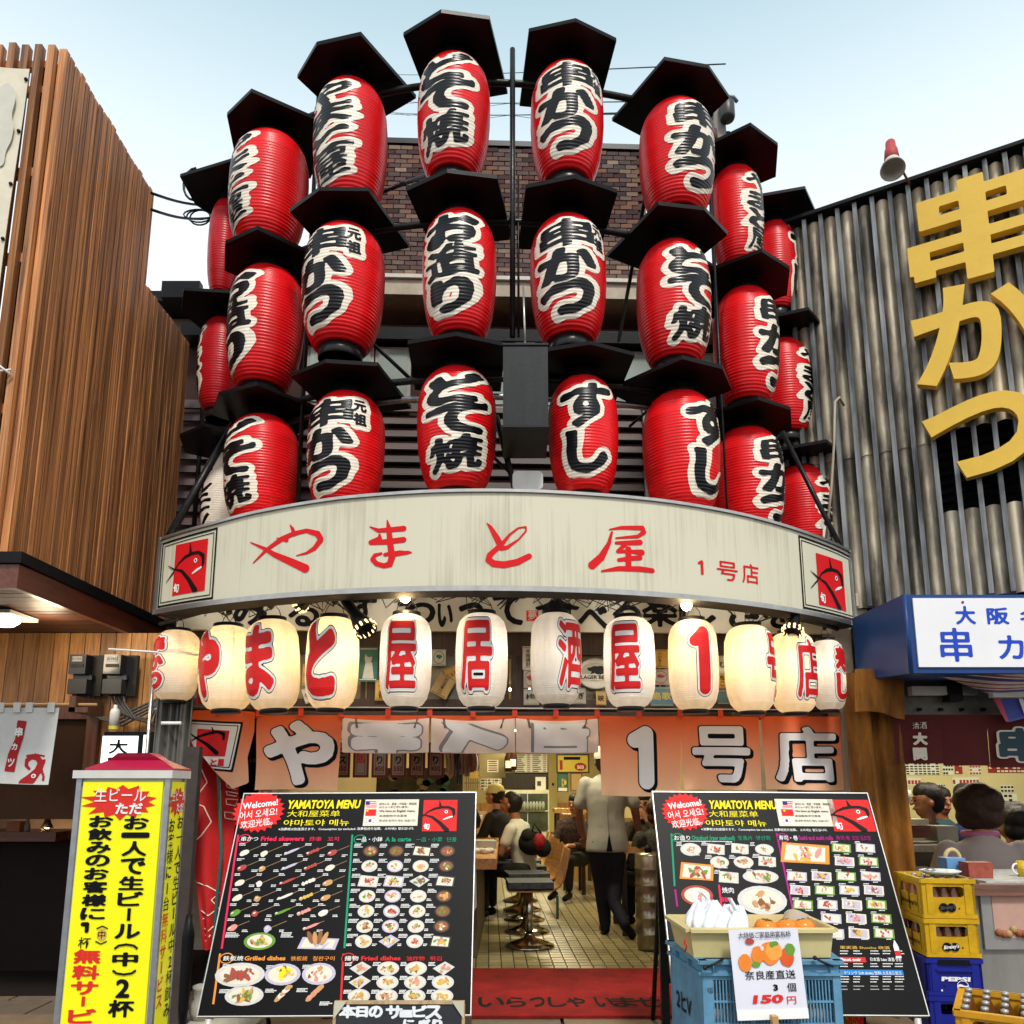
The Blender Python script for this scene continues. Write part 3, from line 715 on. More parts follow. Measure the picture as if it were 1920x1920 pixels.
# ---------------------------------------------------------------- lit paper lanterns under the sign
def paper(name, col, tr=.55, em=0.):
    m = bpy.data.materials.new(name); MATS[name] = m; t, b = nodes(m)
    setp(b, Roughness=.55); b.inputs['Base Color'].default_value = (*col, 1)
    tl = t.nodes.new('ShaderNodeBsdfTranslucent'); tl.inputs[0].default_value = (*col, 1)
    tcn = t.nodes.new('ShaderNodeTexCoord'); mp = t.nodes.new('ShaderNodeMapping'); mp.inputs['Scale'].default_value = (6, 6, 1.2); t.links.new(tcn.outputs['Object'], mp.inputs[0])
    n = t.nodes.new('ShaderNodeTexNoise'); n.inputs['Scale'].default_value = 3; n.inputs['Detail'].default_value = 6; t.links.new(mp.outputs[0], n.inputs['Vector'])
    r = t.nodes.new('ShaderNodeValToRGB'); r.color_ramp.elements[0].position = .3; r.color_ramp.elements[1].position = .6
    r.color_ramp.elements[0].color = tuple(c*.86 for c in col)+(1,); r.color_ramp.elements[1].color = (*col, 1)
    t.links.new(n.outputs['Fac'], r.inputs[0]); t.links.new(r.outputs[0], b.inputs['Base Color']); t.links.new(r.outputs[0], tl.inputs[0])
    ms = t.nodes.new('ShaderNodeMixShader'); ms.inputs[0].default_value = tr
    o = t.nodes.get('Material Output'); t.links.new(b.outputs[0], ms.inputs[1]); t.links.new(tl.outputs[0], ms.inputs[2]); t.links.new(ms.outputs[0], o.inputs[0])
    return m
paper('lantern_paper', (.93, .89, .82))
mat('lantern_red', (.66, .012, .012), .5, var=.06)
mat('wire_black', (.012, .012, .012), .5, var=0)
RW, HW = .16, .60
def rz_w(v):
    t = min(1, max(0, v/HW))
    return float(np.interp(t, [0, .03, .09, .2, .35, .6, .82, .92, .975, 1], [.50, .68, .84, .95, .995, 1, .965, .86, .68, .52]))*RW + .0012*math.sin(2*math.pi*t*44)
WH = Barrel(RW, rz_w)
WB = {}
def paper_lantern(box, Y, yaw, txt, label, power=10., tilt=0., warm=1.):
    x0, x1, y0, y1 = box; cx = (x0+x1)/2
    zt, zb = at(cx, y0, Y).z, at(cx, y1, Y-.05).z; m = at(cx, (y0+y1)/2, Y)
    s = (x1-x0)*zc(m)/F/2/RW; hs = (zt-zb)/HW
    t = thing('paper_lantern', label, 'lantern', (m.x, Y, zb), group='lit paper lanterns in a row below the sign')
    t.scale = (s, s, hs); t.rotation_euler = (0, R(tilt), R(yaw))
    if 'b' not in WB:
        mb = MB(); n = 176; mb.lathe([(rz_w(HW*k/n), HW*k/n) for k in range(n+1)], 'lantern_paper', n=44, capb=False, capt=False); WB['b'] = mb.build('paper_body', t, local=True).data
        mb = MB(); mb.lathe([(.086, HW-.006), (.088, HW+.022), (.078, HW+.022), (.078, HW-.006)], 'collar_black', n=28, capb=False, capt=False); WB['t'] = mb.build('top_ring', t, local=True).data
        mb = MB(); mb.lathe([(.084, -.022), (.084, .004), (.0, -.004)], 'collar_black', n=28); WB['o'] = mb.build('bottom_ring', t, local=True).data
        mb = MB(); mb.tube([(-.07, 0, HW+.02), (-.055, 0, HW+.07), (-.02, 0, HW+.115), (.02, 0, HW+.115), (.055, 0, HW+.07), (.07, 0, HW+.02)], .0028, 'wire_black', 5)
        mb.tube([(0, 0, HW+.11), (.005, 0, HW+.15), (-.006, 0, HW+.19), (.0, 0, HW+.24)], .006, 'wire_black', 5); mb.ball((0, 0, HW+.12), (.022, .02, .028), 'wire_black', 7, 5); WB['h'] = mb.build('hanger', t, local=True).data
        mb = MB()
        for k in range(8):
            w = 2*math.pi*(k+.5)/8; mb.tube([((rz_w(v)-.003)*math.cos(w), (rz_w(v)-.003)*math.sin(w), v) for v in np.linspace(.01, HW-.01, 14)], .0014, mat('rib_thread', (.35, .30, .24), .8, var=0), 4)
        WB['r'] = mb.build('seam', t, local=True).data
    else:
        for k, nme in (('b', 'paper_body'), ('t', 'top_ring'), ('o', 'bottom_ring'), ('h', 'hanger'), ('r', 'seam')):
            o = bpy.data.objects.new(nme, WB[k]); COL.objects.link(o); o.parent = t
    # lettering: red with a pale gap and a thin black outline
    n = len(txt); top, bot = HW*.90, HW*.12; fs = []
    if n == 1:
        ch = txt; w = .195 if ch not in '1と' else (.12 if ch == '1' else .175)
        fs.append(glyph(ch, -w/2, bot+.03, w, top-bot-.045, DENSE.get(ch, 0))); bold = .014 if ch not in '屋居酒店号' else .0125
        if ch in 'やと': bold = .025
        if ch == 'ま': bold = .017
    else:
        ch_h = (top-bot)/n
        for k, ch in enumerate(txt): fs.append(glyph(ch, -.075, top-ch_h*(k+1)+.02, .15, ch_h-.035))
        bold = .0125
    fld = union(*fs); f2 = lambda U, Vv: fld(U, Vv)-bold
    bx = (-.15, .01, .15, HW*.97)
    key = 'txt'+txt
    if key not in WB:
        mb = MB(); decal(mb, f2, WH, bx, .0058, 'print_black', .0010, thr=.0165)
        decal(mb, f2, WH, bx, .0058, 'print_white', .0020, thr=.0122); decal(mb, f2, WH, bx, .0050, 'lantern_red', .0032)
        WB[key] = mb.build('lettering', t, local=True).data
    else:
        o = bpy.data.objects.new('lettering', WB[key]); COL.objects.link(o); o.parent = t
    if power:
        l = bpy.data.lights.new('lantern_bulb', 'POINT'); l.energy = power*.5; l.color = (1, .64, .27) if warm > .5 else (1, .86, .70); l.shadow_soft_size = .03
        o = bpy.data.objects.new('lantern_bulb', l); COL.objects.link(o); o.parent = t; o.location = (.02, 0, HW*.62)
wl = [
 ((290, 372, 1184, 1312), 5.10, -42, '串かつ', 'peach paper lantern lettered kushikatsu in small red characters, at the left end of the row', 2.2, 0, 1),
 ((378, 479, 1176, 1330), 4.98, -36, 'や', 'glowing cream lantern with a red ya turned left, second in the row', 5, -3, 1),
 ((468, 567, 1164, 1330), 4.88, -22, 'ま', 'glowing cream lantern with the red character ma, third in the row, tilted slightly', 5, -5, 1),
 ((574, 672, 1160, 1328), 4.80, -18, 'と', 'brightest cream lantern with the red character to, beside the black spotlight', 7, 0, 1),
 ((712, 809, 1155, 1325), 4.72, -5, '屋', 'cream lantern with the red character ya for shop, hanging under the left bare bulb', 3.5, 0, .4),
 ((854, 952, 1153, 1325), 4.70, -12, '居', 'white lantern with the red character i, just left of the middle of the row', 3, 0, .4),
 ((995, 1090, 1152, 1320), 4.70, 38, '酒', 'whitest lantern with narrow red sake character on its right side, middle of the row', 1.6, 0, .4),
 ((1132, 1228, 1160, 1325), 4.74, -20, '屋', 'white lantern with red shop character, between the sake lantern and the figure one', 3.2, 0, .4),
 ((1254, 1346, 1165, 1330), 4.82, 6, '1', 'cream lantern with a large red figure one', 3.6, 0, 1),
 ((1360, 1452, 1175, 1333), 4.94, 62, '号', 'yellow glowing lantern showing mostly blank paper, its red character at the right edge', 5, 0, 1),
 ((1443, 1530, 1188, 1335), 5.08, 26, '店', 'yellow glowing lantern with the red character ten, second from the right end', 5, 0, 1),
 ((1520, 1584, 1202, 1330), 5.28, 36, '寿し', 'small white lantern lettered sushi, at the right end of the row', 1.5, 0, .4),
]
for a in wl: paper_lantern(a[0], a[1], a[2], a[3], a[4], a[5], a[6], a[7])

# bare bulbs and spotlights under the sign
mat('bulb_glow', (1, .8, .5), .3, var=0, emit=22, ecol=(1, .72, .36))
for px, py, Y, lb in ((760, 1118, 4.62, 'bare glowing bulb above the fifth lantern, under the curved sign'), (1287, 1133, 4.66, 'bare glowing round bulb above the figure-one lantern')):
    p = at(px, py, Y); t = thing('light_bulb', lb, 'light bulb', p, group='bare bulbs under the sign')
    mb = MB(); mb.ball((0, 0, 0), (.034, .034, .04), 'bulb_glow', 14, 10); mb.build('glass_bulb', t, local=True)
    mb = MB(); mb.lathe([(.022, .03), (.026, .035), (.026, .09), (.012, .10)], 'wire_black', n=14); mb.build('socket', t, local=True)
    l = bpy.data.lights.new('bulb_light', 'POINT'); l.energy = 4; l.color = (1, .68, .35); l.shadow_soft_size = .04
    o = bpy.data.objects.new('bulb_light', l); COL.objects.link(o); o.parent = t; o.location = (0, -.02, -.06)
def spotlight(p, q, lb, glow=True):
    t = thing('spotlight', lb, 'spotlight', p, group='spotlights under the sign')
    d = (V(q)-V(p)); L = d.length; Mx = Matrix.Translation(p) @ d.to_track_quat('Z', 'Y').to_matrix().to_4x4()
    mb = MB(); mb.lathe([(.022, 0), (.030, .02), (.034, L*.5), (.058, L*.8), (.066, L), (.060, L), (.05, L*.8), (.0, L*.75)], 'black_paint', n=20, T=Mx); mb.build('housing', t)
    mb = MB()
    for k in range(12):
        w = 2*math.pi*k/12; mb.box((.061*math.cos(w), .061*math.sin(w), L*.93), (.012, .012, .03), mat('slot_glow', (1, .8, .4), .4, var=0, emit=1.6, ecol=(1, .7, .35)), T=Mx)
    mb.build('vent_slot', t)
    mb = MB(); mb.tube([V(p), V(p)+V((-.02, .05, .14))], .012, 'wire_black', 6); mb.build('bracket', t)
spotlight(at(645, 1122, 4.62), at(688, 1184, 4.50), 'black cone spotlight pointing right beside the to lantern')
spotlight(at(1492, 1148, 4.98), at(1486, 1186, 4.92), 'black spotlight with glowing slots above the ten lantern')
spotlight(at(590, 1118, 4.70), at(560, 1130, 4.75), 'stubby black spotlight hidden above the ma lantern')
mb = MB(); mb.tube([at(300, 1170, 5.25), at(480, 1120, 4.85), at(700, 1095, 4.62), at(950, 1085, 4.52), at(1200, 1095, 4.62), at(1450, 1135, 4.95), at(1570, 1180, 5.35)], .014, 'wire_black', 8)
for i in range(60):
    a = random.uniform(-2.0, 2.1); 
    c = ARC.p(ARC.r*math.atan2(a-ARC.c.x, ARC.c.y-4.6), 0); Y = c.y+.33+random.uniform(-.1, .12); z = ZB+.03
    mb.tube([(a, Y, z+.05), (a+random.uniform(-.12, .12), Y+.02, z-random.uniform(0, .06)), (a+random.uniform(-.16, .16), Y, z+.03)], .004, 'wire_black', 4)
single('cable_rail', mb, 'dark rail and tangle of cables under the curved sign that the lanterns hang from', 'cable rail')

# ---------------------------------------------------------------- shopfront
FK = .035
def FY(x, y0=5.75): return y0 + FK*x
FU = V((1, FK, 0)).normalized()
def fplane(y0): return Plane((0, y0, 0), FU, (0, 0, 1))
P0 = fplane(5.75)
wood('dark_wood', (.018, .010, .007), (.045, .022, .013), 1., .5, False)
mat('glass_dark', (.03, .035, .03), .08, var=0, spec=.8)
mat('cream_board', (.56, .53, .42), .5, var=.05, vs=7, dirt=.12)
def bq(mb, pl, x0, y0, x1, y1, m, th=.03, off=0.):
    """box on a plane given by photograph corners of its front"""
    a = pl.uv(x0, y1); b = pl.uv(x1, y1); c = pl.uv(x1, y0); d = pl.uv(x0, y0)
    mb.slab([pl.p(*a, off), pl.p(*b, off), pl.p(*c, off), pl.p(*d, off)], pl.n, th, m)
def bu(mb, pl, u0, v0, u1, v1, m, th=.03, off=0.):
    mb.slab([pl.p(u0, v0, off), pl.p(u1, v0, off), pl.p(u1, v1, off), pl.p(u0, v1, off)], pl.n, th, m)
def building():
    t = thing('restaurant_building', 'narrow restaurant building behind the lantern tower with brick upper wall and louvred first floor', 'building', (0, 6.2, 0))
    # calligraphy board
    pl = fplane(5.45)
    zc0 = pl.uv(960, 1184)[1]; zc1 = zc0+.42; u0, u1 = pl.uv(330, 1172)[0], pl.uv(1600, 1190)[0]
    mb = MB(); bu(mb, pl, u0, zc0, u1, zc1, 'cream_board', .04); bd = mb.build('calligraphy_board', t)
    mb = MB()
    s = 'みすわいって食べる楽しさを'
    xs = [(440, 500), (655, 705), (745, 815), (822, 848), (862, 905), (925, 985), (1005, 1085), (1085, 1138), (1150, 1200), (1205, 1268), (1275, 1340), (1365, 1425), (1430, 1490)]
    for ch, (a, b) in zip(s, xs):
        ua, ub = pl.uv(a, 1140)[0], pl.uv(b, 1140)[0]; w = ub-ua
        big = .215 if ch not in 'いっべ' else .15
        z = zc0+.035+random.uniform(-.01, .02)
        decal(mb, glyph(ch, ua, z, w, big, .008), pl, (ua-.03, z-.03, ub+.03, z+big+.03), .009, 'print_black', .003)
    ua = pl.uv(543, 1140)[0]; decal(mb, glyph('る', ua, zc0+.03, .2, .2, .008), pl, (ua-.03, zc0, ua+.24, zc0+.27), .009, 'print_black', .003)
    a = pl.uv(987, 1164); b = pl.uv(1009, 1145)
    prect(mb, pl, a[0], a[1], b[0], b[1], 'sign_red', .003); text(mb, '夢', pl, (a[0]+b[0])/2, a[1]+.012, (b[1]-a[1])*.95, 'cream_board', 'c', .01, off=.005)
    mb.build('calligraphy', t, kind='stuff')
    # shopfront frame: head beam, transom rail, posts
    pl = fplane(5.62)
    z_rail = pl.uv(960, 1330)[1]; z_head = pl.uv(960, 1186)[1]
    for nm, args in (('head_beam', (u0-.05, z_head-.16, u1+.05, z_head+.02)), ('transom_rail', (u0-.05, z_rail-.06, u1+.1, z_rail+.07))):
        mb = MB(); bu(mb, pl, *args, 'dark_wood', .12); mb.build(nm, t)
    for x in (330, 700, 975, 1225, 1590):
        u = pl.uv(x, 1250)[0]; w = .045 if x != 975 else .06
        mb = MB(); bu(mb, pl, u-w, (z_rail if x in (700, 975, 1225) else 0), u+w, z_head, 'dark_wood', .1, -.02); mb.build('post', t)
    for x0, x1 in ((335, 695), (705, 965), (985, 1220), (1230, 1585)):
        a, b = pl.uv(x0, 1250)[0]+.04, pl.uv(x1, 1250)[0]-.04
        mb = MB(); bu(mb, pl, a, z_rail+.07, b, z_head-.16, mat('transom_glass', (.16, .15, .09), .15, var=.3, vs=3, spec=.6), .008, -.06); mb.build('window_pane', t)
        mb = MB(); 
        for q in ((a, z_rail+.07, a+.03, z_head-.16), (b-.03, z_rail+.07, b, z_head-.16)): bu(mb, pl, *q, 'dark_wood', .03, -.03)
        mb.build('window_frame', t)
    # upper storeys (Y about 7): louvres, windows, cornice, brick
    pu = fplane(7.0)
    uL, uR = pu.uv(340, 700)[0], pu.uv(1500, 700)[0]
    zt = lambda py, p=pu: p.uv(960, py)[1]
    mb = MB(); bu(mb, pu, uL, 2.6, uR, zt(600), mat('recess_brown', (.045, .022, .016), .8, var=.25, vs=3), .3, -.12); mb.build('wall', t)
    mb = MB(); bu(mb, pu, uL, zt(600)+.001, uR, zt(556), mat('recess_brown2', (.09, .042, .03), .7, var=.2, vs=3), .3, -.35); mb.build('recess_wall', t)
    z0, z1 = ZB+.1, zt(752); k = 0; lm = wood('louvre_brown', (.045, .022, .018), (.085, .042, .032), .6, .5, False, 'x')
    z = z0
    while z < z1-.05:
        mb = MB(); 
        a = [pu.p(uL, z, .03), pu.p(uR, z, .03), pu.p(uR, z+.105, -.02), pu.p(uL, z+.105, -.02)]
        mb.slab(a, (0, -1, .4), .02, lm); mb.build('louvre', t); z += .125
    for x in (655, 1210, 1515):
        u = pu.uv(x, 800)[0]; mb = MB(); bu(mb, pu, u-.03, z0, u+.03, z1, mat('pale_frame', (.34, .32, .29), .5), .06, .06); mb.build('downpipe', t)
    gm = mat('window_green', (.30, .36, .32), .12, var=.2, vs=2, spec=.7)
    for x0, x1 in ((575, 700), (703, 770), (880, 1140), (1145, 1250), (1252, 1340)):
        a, b = pu.uv(x0, 700)[0], pu.uv(x1, 700)[0]
        mb = MB(); bu(mb, pu, a, zt(765), b, zt(655), mat('pale_frame', (.34, .32, .29), .5), .05, 0); f = mb.build('window', t)
        mb = MB(); bu(mb, pu, a+.03, zt(765)+.03, b-.03, zt(655)-.03, gm, .02, .012); mb.build('pane', f)
    mb = MB(); bu(mb, pu, uL, zt(650), uR, zt(628), 'black_paint', .25, .1); mb.build('beam', t)
    pc = fplane(6.85)
    mb = MB(); bu(mb, pc, pc.uv(690, 540)[0], zt(556, pc), pc.uv(1330, 540)[0], zt(528, pc), mat('cornice_beige', (.50, .44, .34), .6, var=.1, dirt=.25), .5); mb.build('cornice', t)
    mb = MB(); bu(mb, pc, pc.uv(690, 540)[0]-.02, zt(528, pc)+.002, pc.uv(1330, 540)[0]+.02, zt(521, pc), mat('rail_pale', (.55, .52, .46), .5), .45, .03); mb.build('ledge', t)
    # brick wall
    pb = fplane(7.0)
    a, b = pb.uv(690, 400)[0], pb.uv(1212, 400)[0]; zb0, zb1 = zt(522, pb), zt(278, pb)
    mb = MB(); bu(mb, pb, a, zb0, b, zb1, mat('mortar', (.20, .15, .11), .9, var=.2, vs=20, bump=.4), .25, -.012); wl_ = mb.build('brick_wall', t)
    mb = MB(); bu(mb, pb, a-.03, zb1+.002, b+.03, zb1+.06, 'collar_black', .3, .03); mb.build('coping', t)
    bm_ = perobj_mat('brick', [(.024, .012, .011), (.09, .036, .028), (.045, .020, .020), (.17, .085, .05), (.032, .016, .018), (.25, .16, .10), (.06, .026, .023)], .75, 24, .6, .3)
    bw, bh = .112, .042; me = None; cells = []
    r = 0; z = zb0+.01
    while z+bh < zb1:
        u = a+.01+(r % 2)*bw*.5
        while u+bw < b: cells.append((u, z, r)); u += bw+.009
        z += bh+.009; r += 1
    def seen(u, z):
        q = pb.p(u+bw/2, z+bh/2); k = zc(q); X = PX+q.x/k*F; Yp = PY-(-q.y*_s+(q.z-H)*_c)/k*F
        for l in LANT:
            pass
        for (bx, *_r) in rl:
            if bx[0]-8 < X < bx[1]+8 and bx[2]-20 < Yp < bx[3]+5: return 0
            if bx[0]-25 < X < bx[1]+25 and bx[2]-75 < Yp < bx[2]+10: return 0
        return 1
    cells.sort(key=lambda c: -seen(c[0], c[1]))
    rest = MB()
    for i, (u, z, r) in enumerate(cells):
        c = pb.p(u+bw/2, z+bh/2, random.uniform(-.004, .004))
        if i < 295:
            if me is None:
                q = MB(); q.box((0, 0, 0), (bw, .03, bh), bm_); o = q.build('brick', wl_, local=True); me = o.data
            else:
                o = bpy.data.objects.new('brick', me); COL.objects.link(o); o.parent = wl_
            o.location = c - wloc(t); o.rotation_euler = (0, 0, math.atan(FK))
        else:
            rest.box(c, (bw, .03, bh), random.choice([mat('brick_a', (.035, .018, .017), .8, bump=.5, vs=24), mat('brick_b', (.09, .033, .026), .8, bump=.5, vs=24), mat('brick_c', (.055, .022, .022), .8, bump=.5, vs=24), mat('brick_d', (.16, .08, .05), .8, bump=.5, vs=24)]))
    if rest.v: rest.build('bricks_behind_lanterns', wl_, kind='stuff')
    return t
BLD = building()
# posters and bottle labels stuck on the transom windows
_pm = [('poster_green', (.05, .16, .12)), ('poster_gold', (.62, .38, .07)), ('poster_white', (.62, .60, .50)), ('poster_tan', (.50, .34, .14)), ('poster_blue', (.10, .20, .25)), ('poster_red', (.35, .03, .025)), ('poster_yellow', (.62, .50, .08)), ('poster_grey', (.35, .34, .28))]
for n_, c_ in _pm: mat(n_, c_, .55, var=.12, vs=20)
def poster(x0, y0, x1, y1, y_, m, txt, ink, label, rot=0., art=None):
    pl = fplane(y_); a = pl.uv(x0, y1); b = pl.uv(x1, y0); cu, cv = (a[0]+b[0])/2, (a[1]+b[1])/2; w, h = b[0]-a[0], b[1]-a[1]
    c, s = math.cos(rot), math.sin(rot); q = Plane(pl.p(cu, cv), pl.ux*c+pl.uy*s, pl.uy*c-pl.ux*s)
    mb = MB(); bu(mb, q, -w/2, -h/2, w/2, h/2, m, .004)
    prect(mb, q, -w*.44, -h*.45, w*.44, -h*.43, ink, .0015); prect(mb, q, -w*.44, h*.43, w*.44, h*.45, ink, .0015)
    if art == 'figure':
        pell(mb, q, -.02*w, .18*h, .2*w, .16*h, 'poster_white', .002, jag=.1); ppoly(mb, q, [(-.3*w, -.42*h), (.32*w, -.42*h), (.2*w, .05*h), (-.15*w, .05*h)], 'poster_white', .002); pell(mb, q, .05*w, .3*h, .2*w, .1*h, 'poster_green', .003)
    if art == 'round':
        pell(mb, q, 0, 0, .4*w, .4*h, ink, .002, 20); pell(mb, q, 0, 0, .36*w, .36*h, m, .003, 20); pell(mb, q, 0, .05*h, .22*w, .12*h, ink, .004, 12, jag=.35)
    if art == 'bottle':
        prect(mb, q, -.1*w, -.4*h, .1*w, .1*h, 'poster_tan', .002); prect(mb, q, -.04*w, .1*h, .04*w, .35*h, 'poster_tan', .002)
    if txt:
        n = len(txt)
        if h > w*1.1:
            sz = min(h*.8/n, w*.7); vtext(mb, txt, q, 0, sz*n/2, sz, ink, 1, .02, .004)
        else: text(mb, txt, q, 0, -h*.14, h*.42, ink, 'c', .02, off=.004, width=w*.78)
    single('poster', mb, label, 'poster')
yy = 5.60
poster(672, 1213, 709, 1278, yy, 'poster_green', '', 'print_white', 'green poster of a pale figure in the window left of the fifth lantern', art='figure')
poster(703, 1275, 730, 1313, yy, 'poster_gold', '一番', 'print_black', 'gold label with black characters partly behind the fifth lantern')
poster(810, 1218, 836, 1248, yy, 'poster_white', '', 'poster_green', 'white label with a dark round emblem between the fifth and sixth lanterns', art='round')
poster(814, 1265, 848, 1306, yy-.02, 'poster_tan', '岩深辛口', 'print_black', 'tan card tilted over with brush characters between the fifth and sixth lanterns', R(-28))
poster(836, 1250, 865, 1280, yy, 'poster_gold', 'いし', 'print_black', 'small tilted yellow card above the tan card', R(22))
poster(980, 1212, 1000, 1255, yy, 'poster_white', '本格焼酎', 'print_black', 'narrow printed white label left of the sake lantern')
poster(982, 1255, 1003, 1290, yy, 'poster_grey', '', 'poster_red', 'label with dark red oval left of the sake lantern', art='round')
poster(982, 1292, 1010, 1322, yy, 'poster_grey', '梅', 'print_black', 'pale label with one brush character low left of the sake lantern')
poster(1070, 1290, 1098, 1320, yy, 'poster_grey', 'むぎ', 'print_black', 'grey label low right of the sake lantern')
def beer_sign():
    pl = fplane(yy); a = pl.uv(1083, 1292); b = pl.uv(1150, 1234); cu, cv = (a[0]+b[0])/2, (a[1]+b[1])/2; w, h = (b[0]-a[0])/2, (b[1]-a[1])/2
    mb = MB(); pell(mb, pl, cu, cv, w, h, 'poster_grey', .004, 36); pell(mb, pl, cu, cv, w*.95, h*.95, 'poster_white', .006, 36); pell(mb, pl, cu, cv+.01, w*.84, h*.6, 'poster_grey', .008, 36)
    pell(mb, pl, cu, cv+.02, w*.4, h*.28, 'letter_black', .0095, 14, jag=.5)
    prect(mb, pl, cu-w*.9, cv-h*.45, cu+w*.9, cv-h*.05, 'poster_white', .0095); text(mb, 'LAGER BEER', pl, cu, cv-h*.36, h*.34, 'print_black', 'c', .02, off=.012, width=w*1.6)
    single('beer_sign', mb, 'oval grey and white LAGER BEER sign in the window behind the sake lantern', 'beer sign')
beer_sign()
poster(1118, 1296, 1136, 1322, yy, 'poster_tan', '峡', 'print_black', 'small tan label with one black character right of the beer sign')
poster(1222, 1218, 1252, 1252, yy, 'poster_gold', 'いいちこ', 'print_black', 'gold label with a line of kana left of the figure-one lantern')
poster(1222, 1255, 1254, 1284, yy, 'poster_grey', '', 'poster_red', 'white label with dark red oval left of the figure-one lantern', art='round')
poster(1220, 1288, 1262, 1324, yy, 'poster_blue', '島歌', 'poster_yellow', 'blue label with yellow characters left of the figure-one lantern')
poster(1346, 1230, 1362, 1262, yy, 'poster_white', 'む', 'print_black', 'white and red label between the figure-one lantern and the blank yellow one')
poster(1344, 1262, 1364, 1290, yy, 'poster_gold', 'ちこ', 'print_black', 'orange label between the figure-one lantern and the blank yellow one')
poster(1346, 1294, 1366, 1320, yy, 'poster_blue', '', 'print_white', 'small landscape label between the figure-one lantern and the blank yellow one')
poster(566, 1245, 580, 1285, yy, 'poster_tan', '酒', 'print_black', 'tan label in the gap between the ma and to lanterns')
poster(568, 1290, 585, 1318, yy, 'poster_white', '生', 'print_black', 'white tag low in the gap between the ma and to lanterns', R(20))

# ---------------------------------------------------------------- noren curtain
def dyed(name, top, bot, z0, z1, tr=.25):
    m = bpy.data.materials.new(name); MATS[name] = m; t, b = nodes(m); b.inputs['Roughness'].default_value = .85
    tcn = t.nodes.new('ShaderNodeTexCoord'); sp = t.nodes.new('ShaderNodeSeparateXYZ'); t.links.new(tcn.outputs['Object'], sp.inputs[0])
    mr = t.nodes.new('ShaderNodeMapRange'); mr.inputs[1].default_value = z0; mr.inputs[2].default_value = z1; t.links.new(sp.outputs['Z'], mr.inputs[0])
    r = t.nodes.new('ShaderNodeValToRGB'); r.color_ramp.elements[0].position = 0; r.color_ramp.elements[0].color = (*bot, 1); r.color_ramp.elements[1].position = 1; r.color_ramp.elements[1].color = (*top, 1)
    t.links.new(mr.outputs[0], r.inputs[0]); t.links.new(r.outputs[0], b.inputs['Base Color'])
    tl = t.nodes.new('ShaderNodeBsdfTranslucent'); t.links.new(r.outputs[0], tl.inputs[0]); ms = t.nodes.new('ShaderNodeMixShader'); ms.inputs[0].default_value = tr
    w = t.nodes.new('ShaderNodeTexNoise'); w.inputs['Scale'].default_value = 7; w.inputs['Detail'].default_value = 3; bp = t.nodes.new('ShaderNodeBump'); bp.inputs['Strength'].default_value = .35; bp.inputs['Distance'].default_value = .03
    t.links.new(tcn.outputs['Object'], w.inputs['Vector']); t.links.new(w.outputs['Fac'], bp.inputs['Height']); t.links.new(bp.outputs[0], b.inputs['Normal'])
    t.links.new(b.outputs[0], ms.inputs[1]); t.links.new(tl.outputs[0], ms.inputs[2]); t.links.new(ms.outputs[0], t.nodes.get('Material Output').inputs[0]); return m
